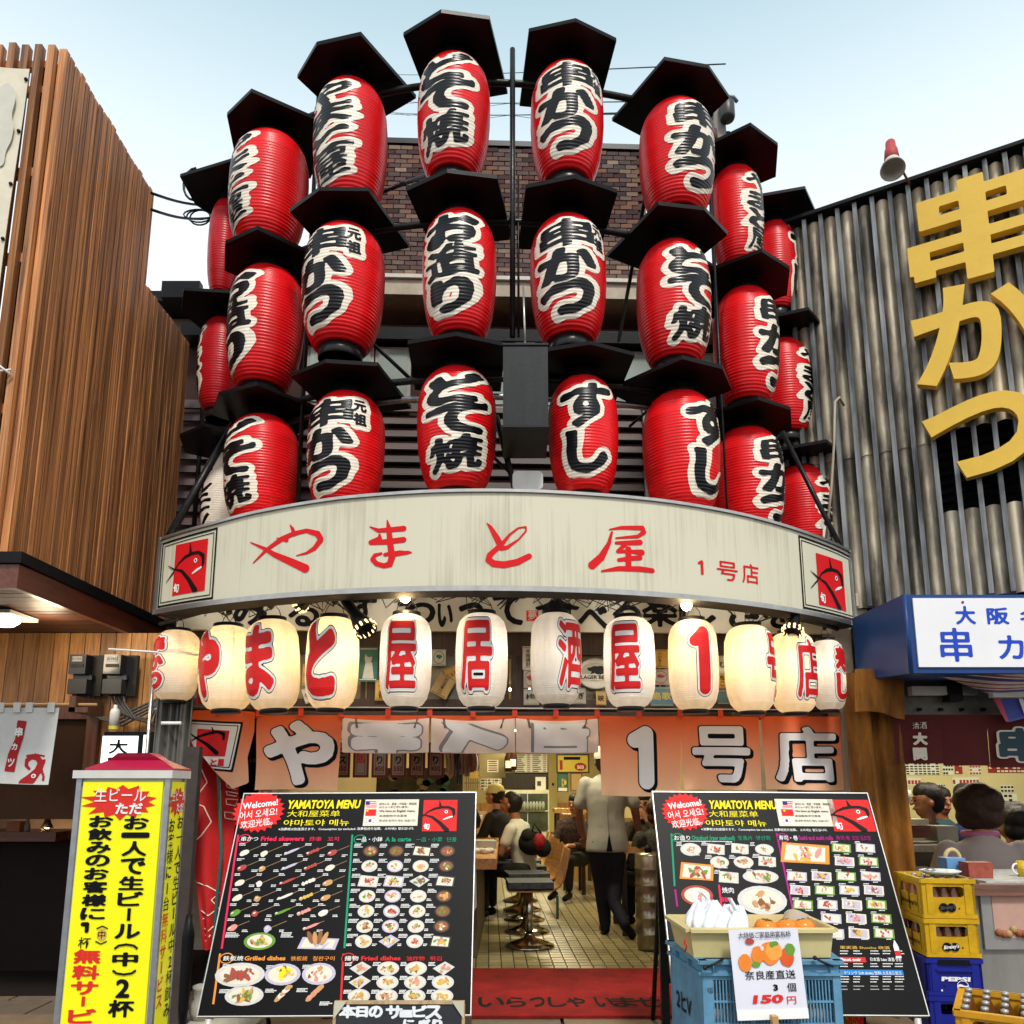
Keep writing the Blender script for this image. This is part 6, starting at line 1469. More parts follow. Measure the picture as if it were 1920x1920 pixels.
    if kind == 'pepsi':
        text(mb, 'PEPSI', pf, w*.5, h*.40, h*.15, 'print_white', 'c', .05, shear=.15, off=.006, width=w*.52)
        cx, cz, r = w*.62, h*.26, h*.16
        for k in range(24):
            w0, w1 = 2*math.pi*k/24, 2*math.pi*(k+1)/24; ppoly(mb, pf, [(cx+r*math.cos(w0), cz+r*math.sin(w0)), (cx+r*math.cos(w1), cz+r*math.sin(w1)), (cx+r*.9*math.cos(w1), cz+r*.9*math.sin(w1)), (cx+r*.9*math.cos(w0), cz+r*.9*math.sin(w0))][::1], 'print_white', .006)
        mb.sheet(lambda x, y: pf.p(cx-r*.86+1.72*r*x, cz-.25*r+.5*r*y+.14*r*math.sin(6.28*x), .007), 12, 1, 'print_white')
        bu(mb, pf, w*.16, h*.66, w*.82, h*.72, m, .02, .012); bu(mb, pf, w*.2, h*.84, w*.78, h*.97, 'print_black', .01, .0095); prect(mb, pf, w*.22, h*.12, w*.25, h*.17, 'print_white', .006)
    mb.build('print', t, local=True)
    return t, w, d, h
BOT = [None]
def bottles(t, w, d, h, nx, ny, lb, z=.016, skip=()):
    Mz = t.matrix_basis
    for j in range(ny):
        for i in range(nx):
            if (i, j) in skip: continue
            p = Mz @ V(((i+.5)*w/nx, (j+.5)*d/ny, z))
            if BOT[0] is None:
                r = thing('glass_bottle', lb, 'bottle', p, group='bottles in the crates'); bm_ = bottle_mesh().build('bottle_body', r, local=True); BOT[0] = bm_.data
            else:
                r = bpy.data.objects.new('glass_bottle', BOT[0]); COL.objects.link(r); r.location = p; tag(r, lb, 'bottle', 'bottles in the crates')
cy = mat('crate_yellow', (.72, .43, .012), .38, var=.07, vs=8, dirt=.35); cb = mat('crate_blue', (.012, .020, .26), .35, var=.12, vs=8, dirt=.15); co = mat('crate_orange', (.68, .33, .02), .4, var=.1, vs=8, dirt=.2)
Yk = 4.15
c1 = crate('bottle_crate', 'yellow bottle crate with a worn black logo, topmost of its stack', 1733, 1820, 1721, 1647, Yk, cy, 'bird')
bottles(*c1, 5, 3, 'brown bottle with silver cap inside the topmost yellow crate', skip=((4, 0), (3, 2)))
c2 = crate('bottle_crate', 'yellow bottle crate with white script on its black logo, second from the top', 1739, 1827, 1794, 1722, Yk, cy, 'bird')
bottles(*c2, 5, 3, 'brown bottle with silver cap inside the second yellow crate')
c3 = crate('drinks_crate', 'blue drinks crate with white capitals and a wave disc, under the yellow crates', 1742, 1834, 1866, 1796, Yk, cb, 'pepsi')
c4 = crate('drinks_crate', 'plain dark blue crate at the bottom of the stack, mostly hidden', 1748, 1840, 1940, 1867, Yk, cb, 'plain')
c5 = crate('bottle_crate', 'orange-yellow crate full of small capped bottles, lowest right', 1798, 1950, 1975, 1893, 3.35, co, 'plain', side=.42, yaw=-.55)
bottles(*c5, 5, 4, 'small brown bottle with white cap in the orange-yellow crate', z=.0)
c6 = crate('bottle_crate', 'orange crate with red letters partly hidden behind the right menu board', 1560, 1622, 1960, 1886, 4.45, co, 'plain', side=.3, yaw=0)
_p = Plane(V((c6[0].location.x, c6[0].location.y, c6[0].location.z)), (1, 0, 0), (0, 0, 1)); mb = MB(); text(mb, 'N', _p, c6[1]*.92, c6[3]*.5, .11, 'sign_red', 'r', .04, off=.006); mb.v = [tuple(V(v)-c6[0].location) for v in mb.v]; mb.build('print', c6[0], local=True)
def dish():
    p = at(1763, 1641, Yk+.12); t = thing('steel_dish', 'round pale enamel dish resting on the topmost yellow crate', 'dish', p); z = c1[0].location.z+c1[3]
    mb = MB(); mb.lathe([(.05, 0), (.075, .006), (.10, .022), (.096, .024), (.07, .010), (0, .008)], mat('enamel', (.50, .56, .52), .25), (p.x, p.y, z+.004), 28); mb.v = [tuple(V(v)) for v in mb.v]; t.location = (p.x, p.y, z); mb.build('plate', t)
    mb = MB(); mb.tube([(p.x-.11, p.y-.03, z+.03), (p.x-.07, p.y, z+.028), (p.x-.02, p.y+.02, z+.02)], .005, 'rim_metal', 6); mb.ball((p.x-.05, p.y+.0, z+.03), (.03, .02, .008), 'rim_metal', 10, 5); mb.build('spoon', t)
dish()
# ---------------------------------------------------------------- the restaurant's room
def interior():
    YB = 21.5; xl, xr = -1.75, 2.6; zt = 2.75; y0 = 5.95
    wc = mat('wall_cream', (.60, .50, .26), .7, var=.06, vs=3, dirt=.10)
    t = thing('dining_room', 'long narrow tiled dining room seen through the entrance', 'room', (.4, 12, 0))
    mb = MB(); mb.bbox((xl, YB, 0), (xr, YB+.1, zt), wc); mb.bbox((xl-.1, y0, 0), (xl, YB, zt), wc); mb.bbox((xr, y0, 0), (xr+.1, YB, zt), wc); mb.build('wall', t)
    mb = MB(); mb.bbox((xl, y0-.1, zt), (xr, YB, zt+.1), mat('ceiling_cream', (.45, .40, .28), .8)); mb.build('ceiling', t)
    mb = MB(); mb.bbox((.9, 12.5, 0), (xr, 12.6, .95), wood('wainscot', (.26, .12, .035), (.45, .24, .08), 1., .4, False)); mb.bbox((xl, YB-.06, 0), (xr, YB-.001, 1.0), 'wainscot'); mb.build('wainscot', t)
    # tiled floor: tiles near the door are separate pieces
    yn = atz(1000, 1822, .03).y; P = .1025
    vpx = (915-960)/F
    fb = MB(); fb.bbox((xl, yn-.02, 0), (xr, YB, .022), mat('grout_dark', (.035, .028, .014), .8)); fl = fb.build('restaurant_floor', kind='structure')
    tm = perobj_mat('floor_tile', [(.27, .225, .11), (.34, .285, .14), (.23, .19, .09), (.30, .25, .125)], .3, 20, .15, .2)
    tm2 = mat('floor_tile_far', (.31, .27, .145), .32, var=.2, vs=9)
    sk = vpx; me = None; cnt = 0; far = MB()
    def inview(x, y):
        q = V((x, y, .03)); k = zc(q); X = PX+q.x/k*F; return 872 < X < 1238
    r = 0; y = yn
    while y < 15:
        for c in range(-4, 22):
            x = -.18+c*P+(y-yn)*sk
            if not inview(x+P/2, y): continue
            if cnt < 296 and y < yn+2.6:
                if me is None:
                    b = MB(); b.box((0, 0, 0), (P-.008, P-.008, .012), tm, taper=.97); o = b.build('tile', fl, local=True); me = o.data
                else: o = bpy.data.objects.new('tile', me); COL.objects.link(o); o.parent = fl
                o.location = (x+P/2, y+P/2, .026+random.uniform(0, .0015)); o.rotation_euler = (0, 0, -math.atan(sk)*0); cnt += 1
            else:
                far.box((x+P/2, y+P/2, .026), (P-.008, P-.008, .012), tm2, taper=.97)
        y += P
    far.bbox((xl, 15, .023), (xr, YB, .03), tm2)
    far.build('far_tiles', fl, kind='stuff')
    # lights
    mat('tube_glow', (1, .97, .85), .3, var=0, emit=12, ecol=(1, .95, .8))
    for i, (y, e) in enumerate(((7.6, 38), (10.6, 58), (14.5, 80), (18.5, 85))):
        tt = thing('ceiling_tube', ('ceiling fluorescent tube nearest the entrance', 'second ceiling fluorescent tube inside the dining room', 'third ceiling fluorescent tube deep in the dining room', 'farthest ceiling fluorescent tube near the fridge')[i], 'lamp', (.5, y, zt-.06), group='ceiling tubes of the dining room')
        mb = MB(); mb.tube([(-.6, 0, 0), (.6, 0, 0)], .016, 'tube_glow', 8); mb.build('tube', tt, local=True)
        mb = MB(); mb.bbox((-.62, -.05, .02), (.62, .05, .06), 'white_plastic'); mb.build('fitting', tt, local=True)
        l = bpy.data.lights.new('tube_light', 'AREA'); l.shape = 'RECTANGLE'; l.size = 1.2; l.size_y = .06; l.energy = e; l.color = (1, .86, .52)
        o = bpy.data.objects.new('tube_light', l); COL.objects.link(o); o.parent = tt; o.location = (0, 0, -.025)
    # door mat
    yf = atz(1000, 1915, .03).y; yb = yn-.03; xa, xb = atz(640, 1870, .03).x, atz(1278, 1870, .03).x
    pl = Plane((0, yf, .062), (1, 0, 0), (0, 1, 0)); tmn = thing('door_mat', 'red welcome mat with black brush lettering on the threshold', 'mat', ((xa+xb)/2, (yf+yb)/2, .046))
    mb = MB(); mb.bbox((xa, yf, .046), (xb, yb, .062), mat('mat_red', (.30, .006, .006), .9, var=.35, vs=6, bump=.8, bs=260, dirt=.2)); mb.build('pile', tmn)
    mb = MB()
    for ch, x0, x1 in (('い', 895, 945), ('ら', 950, 985), ('っ', 995, 1020), ('し', 1030, 1060), ('ゃ', 1065, 1095), ('い', 1120, 1146), ('ま', 1152, 1190), ('せ', 1198, 1235)):
        u0, v0 = pl.uv(x0, 1888); u1, v1 = pl.uv(x1, 1874); decal(mb, glyph(ch, u0, v0, u1-u0, v1-v0+.05, .006), pl, (u0-.03, v0-.03, u1+.03, v1+.1), .012, 'noren_black', .0015)
    mb.build('lettering', tmn)
    # counter on the left with bits on it
    Yc0 = at(930, 1633, 7.0).y
    zc_ = .98; a = atz(884, 1632, zc_-.07); b = atz(930, 1632, zc_-.07); xr_ = at(930, 1600, 6.6).x
    t = thing('bar_counter', 'orange wooden bar counter along the left of the dining room', 'counter', (-.6, 8, 0))
    wm = wood('counter_orange', (.34, .15, .045), (.60, .32, .11), 1., .25, False, 'y')
    p1 = at(931, 1605, 6.75); ztp = at(931, 1610, 6.75).z
    def xc(y): return p1.x+(y-6.75)*sk*.3
    mb = MB(); mb.add([(xl, 6.75, ztp-.085), (xc(6.75), 6.75, ztp-.085), (xc(14), 14, ztp-.085), (xl, 14, ztp-.085), (xl, 6.75, ztp), (xc(6.75), 6.75, ztp), (xc(14), 14, ztp), (xl, 14, ztp)], [(3, 2, 1, 0), (4, 5, 6, 7), (0, 1, 5, 4), (1, 2, 6, 5), (2, 3, 7, 6), (3, 0, 4, 7)], wm); mb.build('counter_top', t)
    mb = MB(); mb.bbox((xl, 6.95, .03), (xc(6.75)-.16, 14, ztp-.09), mat('counter_front', (.10, .085, .05), .5, var=.3)); mb.build('counter_front', t)
    mb = MB(); mb.bbox((xl, 7.3, ztp+.001), (xc(7)-.28, 13.5, ztp+.18), 'wainscot'); mb.build('raised_shelf', t)
    for i, (px, py, Y, m_, nm, lb, sh) in enumerate(((905, 1562, 7.9, 'plastic_sky', 'serving_tray', 'pale blue steel serving tray on the bar counter', 'box'), (888, 1520, 8.0, 'black_paint', 'kettle', 'black kettle at the left end of the bar counter', 'k'), (900, 1565, 7.3, 'white_plastic', 'wet_towel', 'crumpled white towel on the bar counter', 't'), (898, 1528, 9.0, 'white_plastic', 'white_cup', 'white cup on the bar counter', 'c'))):
        x = at(px, py, Y).x; mb = MB()
        if sh == 'box': mb.box((x, Y, ztp+.035), (.26, .2, .07), mat('tray_steel', (.45, .5, .5), .3, .3)); mb.box((x, Y, ztp+.05), (.22, .16, .05), 'white_plastic')
        if sh == 'k': mb.lathe([(.06, 0), (.075, .08), (.05, .15), (.02, .17)], m_, (x, Y, ztp+.182), 14); mb.tube([(x-.05, Y, ztp+.3), (x, Y, ztp+.42), (x+.05, Y, ztp+.3)], .01, m_, 6)
        if sh == 't':
            for k in range(7): mb.ball((x+random.uniform(-.09, .09), Y+random.uniform(-.05, .05), ztp+.02), (.05, .04, .025), m_, 8, 5)
        if sh == 'c': mb.lathe([(.03, 0), (.04, .09), (.035, .09), (.028, .01)], m_, (x, Y, ztp+.182), 14, capt=False)
        single(nm, mb, lb, {'box': 'tray', 'k': 'kettle', 't': 'towel', 'c': 'cup'}[sh])
    # stools
    st = thing('bar_stool', 'x', 'stool'); cp = mat('chrome', (.55, .52, .45), .15, 1., var=.1)
    mb = MB(); mb.lathe([(.0, 0), (.215, .0), (.22, .012), (.16, .035), (.06, .07), (.034, .11)], cp, n=32, capb=False, capt=False); mb.build('base', st, local=True)
    mb = MB(); mb.lathe([(.032, .10), (.032, .47)], cp, n=16); mb.build('pole', st, local=True)
    mb = MB(); mb.box((0, 0, .535), (.40, .38, .055), mat('cushion_blue', (.07, .085, .10), .7, var=.5, vs=40, bump=.5, bs=90)); mb.build('cushion', st, local=True)
    mb = MB(); pw = wood('bent_ply', (.36, .15, .04), (.70, .36, .12), 1., .3, False, 'y')
    prof = [(-.20, .495), (.05, .49), (.18, .495), (.25, .53), (.285, .60), (.31, .70), (.345, .84)]
    mb.sheet(lambda x, y: V((np.interp(x, [k/6 for k in range(7)], [q[0] for q in prof]), (y-.5)*.37*(1 if x < .8 else 1-.18*(x-.8)/.2), np.interp(x, [k/6 for k in range(7)], [q[1] for q in prof]))), 18, 6, pw, .014); mb.build('seat_shell', st, local=True)
    fy = [7.45, 8.15, 8.85, 9.55, 10.3]; labs = ['nearest empty bar stool with a blue-grey cushion on a round chrome foot', 'second bar stool from the entrance, empty', 'third bar stool, the one the man in the white T-shirt sits on', 'fourth bar stool, behind the man in the white T-shirt', 'fifth bar stool, deep in the dining room']
    x0 = atz(993, 1776, .03).x
    for k, y in enumerate(fy):
        o = st if k == 0 else copy_tree(st); o.location = (x0+(y-fy[0])*sk*.6, y, .032); o.rotation_euler = (0, 0, R((4, 8, 12, 5, 0)[k])); tag(o, labs[k], 'stool', 'bar stools along the counter')
    mb = MB(); p = at(1045, 1680, 7.2); mb.bbox((p.x-.01, 7.2, at(1045, 1724, 7.2).z), (p.x+.012, 7.23, p.z), mat('strap_green', (.05, .10, .08), .6)); single('umbrella', mb, 'folded dark green umbrella hanging from the nearest stool', 'umbrella')
    # fridge, dispenser, posters on the back wall
    Y = 20.2; a, b = at(947, 1572, Y), at(1031, 1481, Y); t = thing('glass_fridge', 'cream glass-door fridge at the far end of the dining room', 'refrigerator', (a.x, Y, .03))
    mb = MB(); mb.bbox((a.x, Y, .03), (b.x, Y+.8, b.z), mat('fridge_white', (.60, .60, .48), .4)); mb.build('case', t)
    w = b.x-a.x; h = b.z-.03
    for k in range(2):
        mb = MB(); mb.bbox((a.x+w*(.05+.46*k), Y-.02, .03+h*.24), (a.x+w*(.49+.46*k), Y-.005, b.z-h*.07), mat('fridge_glass', (.05, .065, .05), .1, spec=.8, var=.4, vs=3)); mb.build('glass_door', t)
    mb = MB(); mb.bbox((a.x+w*.04, Y-.03, .03+h*.60), (b.x-w*.04, Y-.021, .03+h*.62), 'fridge_white')
    for k in range(12): x = a.x+w*(.08+.07*k); mb.lathe([(.04, 0), (.045, .16), (.02, .22)], mat('glassware', (.30, .34, .30), .2), (x, Y-.05, .03+h*.62), 8)
    mb.build('shelf_glasses', t)
    mb = MB(); p, q = at(1004, 1480, Y+.2), at(1023, 1457, Y+.2); mb.bbox((p.x, Y+.1, b.z+.001), (q.x, Y+.4, q.z), 'white_plastic'); mb.bbox((p.x+.04, Y+.09, b.z+.10), (q.x-.12, Y+.099, q.z-.1), 'meter_grey'); single('water_dispenser', mb, 'white water dispenser standing on the fridge', 'water dispenser')
    def wallbox(nm, lb, cat_, x0_, y0_, x1_, y1_, Yp, m_, fr=None, draw=None, dp=.02):
        p, q = at(x0_, y1_, Yp), at(x1_, y0_, Yp); mb = MB(); t = thing(nm, lb, cat_, ((p.x+q.x)/2, Yp, p.z))
        mb.bbox((p.x, Yp, p.z), (q.x, Yp+dp, q.z), m_); mb.build('sheet', t)
        if fr:
            mb = MB(); k = (q.x-p.x)*.05
            for A in (((p.x-k, p.z-k), (q.x+k, p.z)), ((p.x-k, q.z), (q.x+k, q.z+k)), ((p.x-k, p.z+.001), (p.x-.001, q.z-.001)), ((q.x+.001, p.z+.001), (q.x+k, q.z-.001))): mb.bbox((A[0][0], Yp-.02, A[0][1]), (A[1][0], Yp+dp, A[1][1]), fr)
            mb.build('frame', t)
        if draw:
            mb = MB(); draw(mb, Plane((p.x, Yp-.002, p.z), (1, 0, 0), (0, 0, 1)), q.x-p.x, q.z-p.z); mb.build('print', t)
    def lines(n, m1, m2, cols=2):
        def f(mb, pl, w, h):
            for c in range(cols):
                for i in range(n):
                    u = w*(c+.08)/cols; prect(mb, pl, u, h*(i+.3)/n, u+w/cols*random.uniform(.3, .55), h*(i+.7)/n, m1, .002); prect(mb, pl, u+w/cols*.66, h*(i+.3)/n, u+w/cols*.85, h*(i+.7)/n, m2, .002)
        return f
    def pic(bg_, bits):
        def f(mb, pl, w, h):
            for (x, y, a_, b_, m_) in bits: pell(mb, pl, x*w, y*h, a_*w, b_*h, m_, .002, 10, jag=.15)
        return f
    Yw = YB-.03
    wallbox('price_list', 'white handwritten price list above the fridge', 'price list', 966, 1414, 1026, 1448, Yw-.5, 'print_white', None, lines(9, 'print_black', 'poster_red', 2))
    wallbox('wooden_cupboard', 'dark brown cupboard on the far wall under the price list', 'cupboard', 940, 1449, 1028, 1479, Yw-.4, 'dark_wood', None, None, .3)
    wallbox('poster', 'yellow beer campaign poster in a brown frame on the far right wall', 'poster', 1046, 1416, 1102, 1447, 16.5, 'poster_yellow', 'dark_wood', lambda mb, pl, w, h: (pell(mb, pl, .75*w, .3*h, .2*w, .25*h, 'poster_red', .002, 14), prect(mb, pl, .06*w, .12*h, .16*w, .7*h, 'poster_red', .002), prect(mb, pl, .2*w, .72*h, .75*w, .9*h, 'print_black', .002), text(mb, '503', pl, .75*w, .18*h, .28*h, 'print_white', 'c', .03, off=.004)))
    wallbox('poster', 'green poster of a beer bottle under the yellow campaign poster', 'poster', 1046, 1450, 1064, 1484, 16.5, 'poster_green', 'dark_wood', lambda mb, pl, w, h: (prect(mb, pl, .4*w, .25*h, .6*w, .7*h, 'poster_gold', .002), prect(mb, pl, .05*w, .02*h, .95*w, .2*h, 'print_white', .002), pell(mb, pl, .7*w, .5*h, .2*w, .15*h, 'poster_yellow', .002, 10)))
    wallbox('poster', 'brown poster right of the green bottle poster', 'poster', 1071, 1450, 1090, 1482, 16.5, 'poster_tan', 'dark_wood', None)
    wallbox('door', 'cream door with a round handle at the far end, right of the fridge', 'door', 1030, 1412, 1044, 1560, 18.0, 'wall_yellow', None, lambda mb, pl, w, h: pell(mb, pl, .5*w, .6*h, .14*w, .02*h, 'black_paint', .003, 10))
    wallbox('side_wall_board', 'tan notice board with a red and white notice left of the price list', 'notice board', 900, 1412, 948, 1458, 15.5, mat('tan_board', (.24, .20, .10), .7), None, lambda mb, pl, w, h: (prect(mb, pl, .28*w, .22*h, .72*w, .72*h, 'poster_white', .002), [prect(mb, pl, .33*w, (.28+.09*i)*h, .66*w, (.32+.09*i)*h, ('print_black', 'poster_red')[i % 2], .004) for i in range(5)]))
    wallbox('poster', 'red and white poster behind the hanging towels', 'poster', 884, 1418, 897, 1440, 12.2, 'poster_red', None, pic(0, ((.5, .5, .35, .3, 'poster_white'),)))
    wallbox('poster', 'tan poster under the red and white poster', 'poster', 882, 1441, 897, 1459, 12.2, 'poster_gold', None, pic(0, ((.5, .5, .3, .3, 'poster_tan'),)))
    wallbox('calendar', 'white calendar sheet behind the man in the yellow cap', 'calendar', 901, 1460, 940, 1482, 14.8, 'poster_white', None, lines(4, 'print_black', 'print_black', 3))
    wallbox('tile_wall', 'cream tiled partition behind the bar counter', 'partition', 870, 1400, 900, 1482, 13.0, mat('tile_cream', (.52, .46, .26), .3), None, lambda mb, pl, w, h: [prect(mb, pl, w*k/7-.006, 0, w*k/7+.006, h, 'tan_board', .001) for k in range(1, 7)]+[prect(mb, pl, 0, h*k/6-.006, w, h*k/6+.006, 'tan_board', .001) for k in range(1, 6)])
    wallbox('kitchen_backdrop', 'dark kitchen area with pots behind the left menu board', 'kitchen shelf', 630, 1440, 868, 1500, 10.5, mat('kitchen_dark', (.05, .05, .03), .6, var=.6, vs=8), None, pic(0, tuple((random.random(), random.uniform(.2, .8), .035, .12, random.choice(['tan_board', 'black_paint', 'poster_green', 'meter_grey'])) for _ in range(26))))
    for i, (x, y, s) in enumerate(((953, 1445, 1.), (962, 1442, 1.1))):
        p = at(x, y, 15.2); mb = MB(); mb.lathe([(.07, 0), (.075, .25), (.03, .36), (.028, .45)], mat('bottle_dark', (.03, .012, .006), .15), (p.x, p.y, p.z-.02), 12); mb.bbox((p.x-.05, p.y-.08, p.z+.05), (p.x+.05, p.y-.072, p.z+.18), 'poster_white'); single('sake_bottle', mb, ('shorter dark bottle standing on the notice board ledge', 'taller dark bottle just left of the price list')[i], 'bottle')
    # hanging price strips and towels
    Y = 6.5; pl = Plane((0, Y, 0), (1, 0, 0), (0, 0, 1))
    tx = ['ビール', 'サービス', '飯', 'お造り', 'お造り', 'お造り', 'お造り']; pr = ['550', '450', '', '450', '550', '450', '450']
    for k in range(7):
        x0_ = 591+35*k; u0, v0 = pl.uv(x0_, 1458); u1, v1 = pl.uv(x0_+32, 1392)
        t = thing('price_strip', ['leftmost hanging price strip, just below the folded ma panel', 'second hanging price strip from the left', 'hanging price strip with the single red character for rice', 'fourth hanging price strip, reading 450, beside the rice strip', 'hanging price strip reading 550', 'sixth hanging price strip, reading 450', 'last hanging price strip reading 450, next to the towels'][k], 'price strip', ((u0+u1)/2, Y, v0), group='red-bordered price strips')
        mb = MB(); mb.bbox((u0, Y, v0), (u1, Y+.006, v1), mat('strip_red', (.20, .03, .025), .6, var=.1)); mb.bbox((u0+.018, Y-.002, v0+.02), (u1-.018, Y-.0005, v1-.02), mat('strip_paper', (.36, .31, .25), .7, var=.06)); mb.bbox((u0+.03, Y-.0035, v0+.032), (u1-.03, Y-.0025, v1-.03), 'strip_red'); mb.bbox((u0+.034, Y-.005, v0+.036), (u1-.034, Y-.004, v1-.034), 'strip_paper'); mb.build('card', t)
        mb = MB(); p2 = Plane((0, Y-.006, 0), (1, 0, 0), (0, 0, 1)); um = (u0+u1)/2
        if pr[k]: text(mb, pr[k], p2, um, v0+.052, .052, 'noren_black' if False else 'strip_red', 'c', .03, off=.001, width=.075)
        s = tx[k]; 
        if k == 2: text(mb, '飯', p2, um, v0+.12, .085, 'sign_red', 'c', .02, off=.001)
        else:
            for j, ch in enumerate(reversed(s)): text(mb, ch, p2, um, v0+.112+.082*j, .075, 'print_black', 'c', .02, off=.001)
        mb.build('lettering', t)
    for k in range(7):
        x0_ = 836+8.5*k; p = at(x0_, 1400, 7.3); zb_ = at(x0_, (1452, 1455, 1470, 1452, 1456, 1448, 1446)[k], 7.3).z; zt_ = at(x0_, 1400, 7.3).z
        mb = MB(); mb.sheet(lambda a_, b_: V((p.x+.05*a_+.01*math.sin(5*b_), 7.3+.02*math.sin(9*a_+k), zb_+(zt_-zb_)*b_)), 8, 4, (mat('towel_white', (.62, .58, .50), .9), 'towel_white', mat('towel_blue', (.10, .13, .22), .9), 'towel_white', 'towel_white', mat('towel_orange', (.5, .25, .12), .9), 'towel_white')[k], .004)
        mb.sheet(lambda a_, b_: V((p.x+.035+.008*a_, 7.294+.02*math.sin(9*(.75+.15*a_)+k), zb_+(zt_-zb_)*b_)), 1, 4, ('sign_red', 'towel_blue', 'towel_white', 'sign_red', 'towel_blue', 'towel_white', 'sign_red')[k])
        single('hand_towel', mb, ['first striped hand towel beside the price strips', 'second hanging towel, white with a blue stripe', 'long blue hanging towel', 'fourth hanging towel, red striped, right of the long blue one', 'fifth hanging towel with a blue stripe', 'orange towel hanging near the right end of the towel row', 'rightmost hanging towel with a red stripe'][k], 'towel', group='towels hung behind the curtain')
    # keg, tables, flask
    a, b = at(1197, 1748, 7.2), at(1232, 1600, 7.2); r = (b.x-a.x)/1.5; h = b.z-.03
    t = thing('beer_keg', 'tall ribbed steel beer keg at the right of the doorway', 'keg', (a.x+r, 7.3, .03))
    pr_ = [(r*.9, 0), (r, .03)]
    for k in range(1, 6): z = h*k/6; pr_ += [(r, z-.02), (r*1.05, z-.012), (r*1.05, z+.012), (r, z+.02)]
    mb = MB(); mb.lathe(pr_+[(r, h-.03), (r*.92, h)], mat('keg_steel', (.32, .28, .20), .3, .9, var=.3), (0, 0, 0), 28); mb.build('barrel', t, local=True)
    mb = MB(); mb.lathe([(.03, h), (.035, h+.03), (.02, h+.06)], 'black_paint', n=12); mb.build('valve', t, local=True)
    def table(x0_, x1_, py, Y, dp, lb):
        p, q = at(x0_, py, Y), at(x1_, py, Y); z = p.z; t = thing('dining_table', lb, 'table', ((p.x+q.x)/2, Y+dp/2, .03)); mb = MB(); mb.bbox((p.x, Y, z-.06), (q.x, Y+dp, z), 'counter_orange'); mb.build('table_top', t)
        for xx in (p.x+.05, q.x-.05):
            for yy_ in (Y+.05, Y+dp-.05): mb = MB(); mb.bbox((xx-.025, yy_-.025, .03), (xx+.025, yy_+.025, z-.061), 'dark_wood'); mb.build('leg', t)
        return z
    zt1 = table(1160, 1260, 1588, 7.9, .8, 'orange topped table with a sake flask, right of the standing man')
    table(1040, 1110, 1517, 12.4, .7, 'table against the right wall behind the standing man'); table(1056, 1100, 1527, 10.8, .6, 'small orange table left of the standing man')
    p = at(1168, 1580, 8.1); mb = MB(); mb.lathe([(.035, 0), (.045, .03), (.042, .08), (.016, .12), (.015, .14), (.026, .165)], 'white_plastic', (p.x, 8.1, zt1), 18); single('sake_flask', mb, 'white china sake flask on the orange table', 'flask')
interior()

# ---------------------------------------------------------------- people
mat('skin', (.42, .20, .12), .5, var=.06); mat('skin_dark', (.30, .12, .07), .5, var=.06); mat('hair_black', (.012, .009, .008), .55, var=.3, vs=30, bump=.5, bs=60)
mat('hair_brown', (.035, .014, .008), .6, var=.3, vs=30, bump=.6, bs=60)
def remesh(name, caps, m, parent, voxel=.012, smooth=4, M_=None, creases=0.):
    """one continuous surface grown round tapered limbs; caps: lists of (x, y, z, r) or ('b', centre, radii)"""
    bm = bmesh.new()
    for c in caps:
        if c[0] == 'b':
            g = bmesh.ops.create_uvsphere(bm, u_segments=16, v_segments=10, radius=1)
            bmesh.ops.scale(bm, vec=c[2], verts=g['verts']); bmesh.ops.translate(bm, vec=c[1], verts=g['verts']); continue
        if c[0] == 't':
            rr = []; yw = c[2]
            for (x, y, z, rx, ry) in c[1]: rr.append([bm.verts.new((x+rx*math.cos(q)*math.cos(yw)-ry*math.sin(q)*math.sin(yw), y+rx*math.cos(q)*math.sin(yw)+ry*math.sin(q)*math.cos(yw), z)) for q in [2*math.pi*k/20 for k in range(20)]])
            for a, b in zip(rr, rr[1:]):
                for k in range(20): bm.faces.new((a[k], a[(k+1) % 20], b[(k+1) % 20], b[k]))
            bm.faces.new(rr[0][::-1]); bm.faces.new(rr[-1]); continue
        for a, b in zip(c, c[1:]):
            A, B = V(a[:3]), V(b[:3]); d = B-A; L = d.length
            if L < 1e-5: continue
            Mx = Matrix.Translation((A+B)/2) @ d.to_track_quat('Z', 'Y').to_matrix().to_4x4()
            bmesh.ops.create_cone(bm, segments=14, radius1=a[3], radius2=b[3], depth=L, cap_ends=True, matrix=Mx)
        for a in c: bmesh.ops.create_icosphere(bm, subdivisions=2, radius=a[3], matrix=Matrix.Translation(V(a[:3])))
    me = bpy.data.meshes.new('tmp'); bm.to_mesh(me); bm.free(); o = bpy.data.objects.new('tmp', me); COL.objects.link(o)
    r = o.modifiers.new('r', 'REMESH'); r.mode = 'VOXEL'; r.voxel_size = voxel
    s = o.modifiers.new('s', 'SMOOTH'); s.factor = .5; s.iterations = smooth
    if creases:
        tx = bpy.data.textures.new('cr', 'CLOUDS'); tx.noise_scale = .12; d = o.modifiers.new('d', 'DISPLACE'); d.texture = tx; d.strength = creases; d.mid_level = .5
    dg = bpy.context.evaluated_depsgraph_get(); ev = bpy.data.meshes.new_from_object(o.evaluated_get(dg)); ev.name = name
    bpy.data.objects.remove(o); bpy.data.meshes.remove(me)
    ev.materials.clear(); ev.materials.append(MATS[m] if isinstance(m, str) else m); ev.polygons.foreach_set('use_smooth', [True]*len(ev.polygons)); ev.update()
    q = bpy.data.objects.new(name, ev); COL.objects.link(q); q.parent = parent
    return q
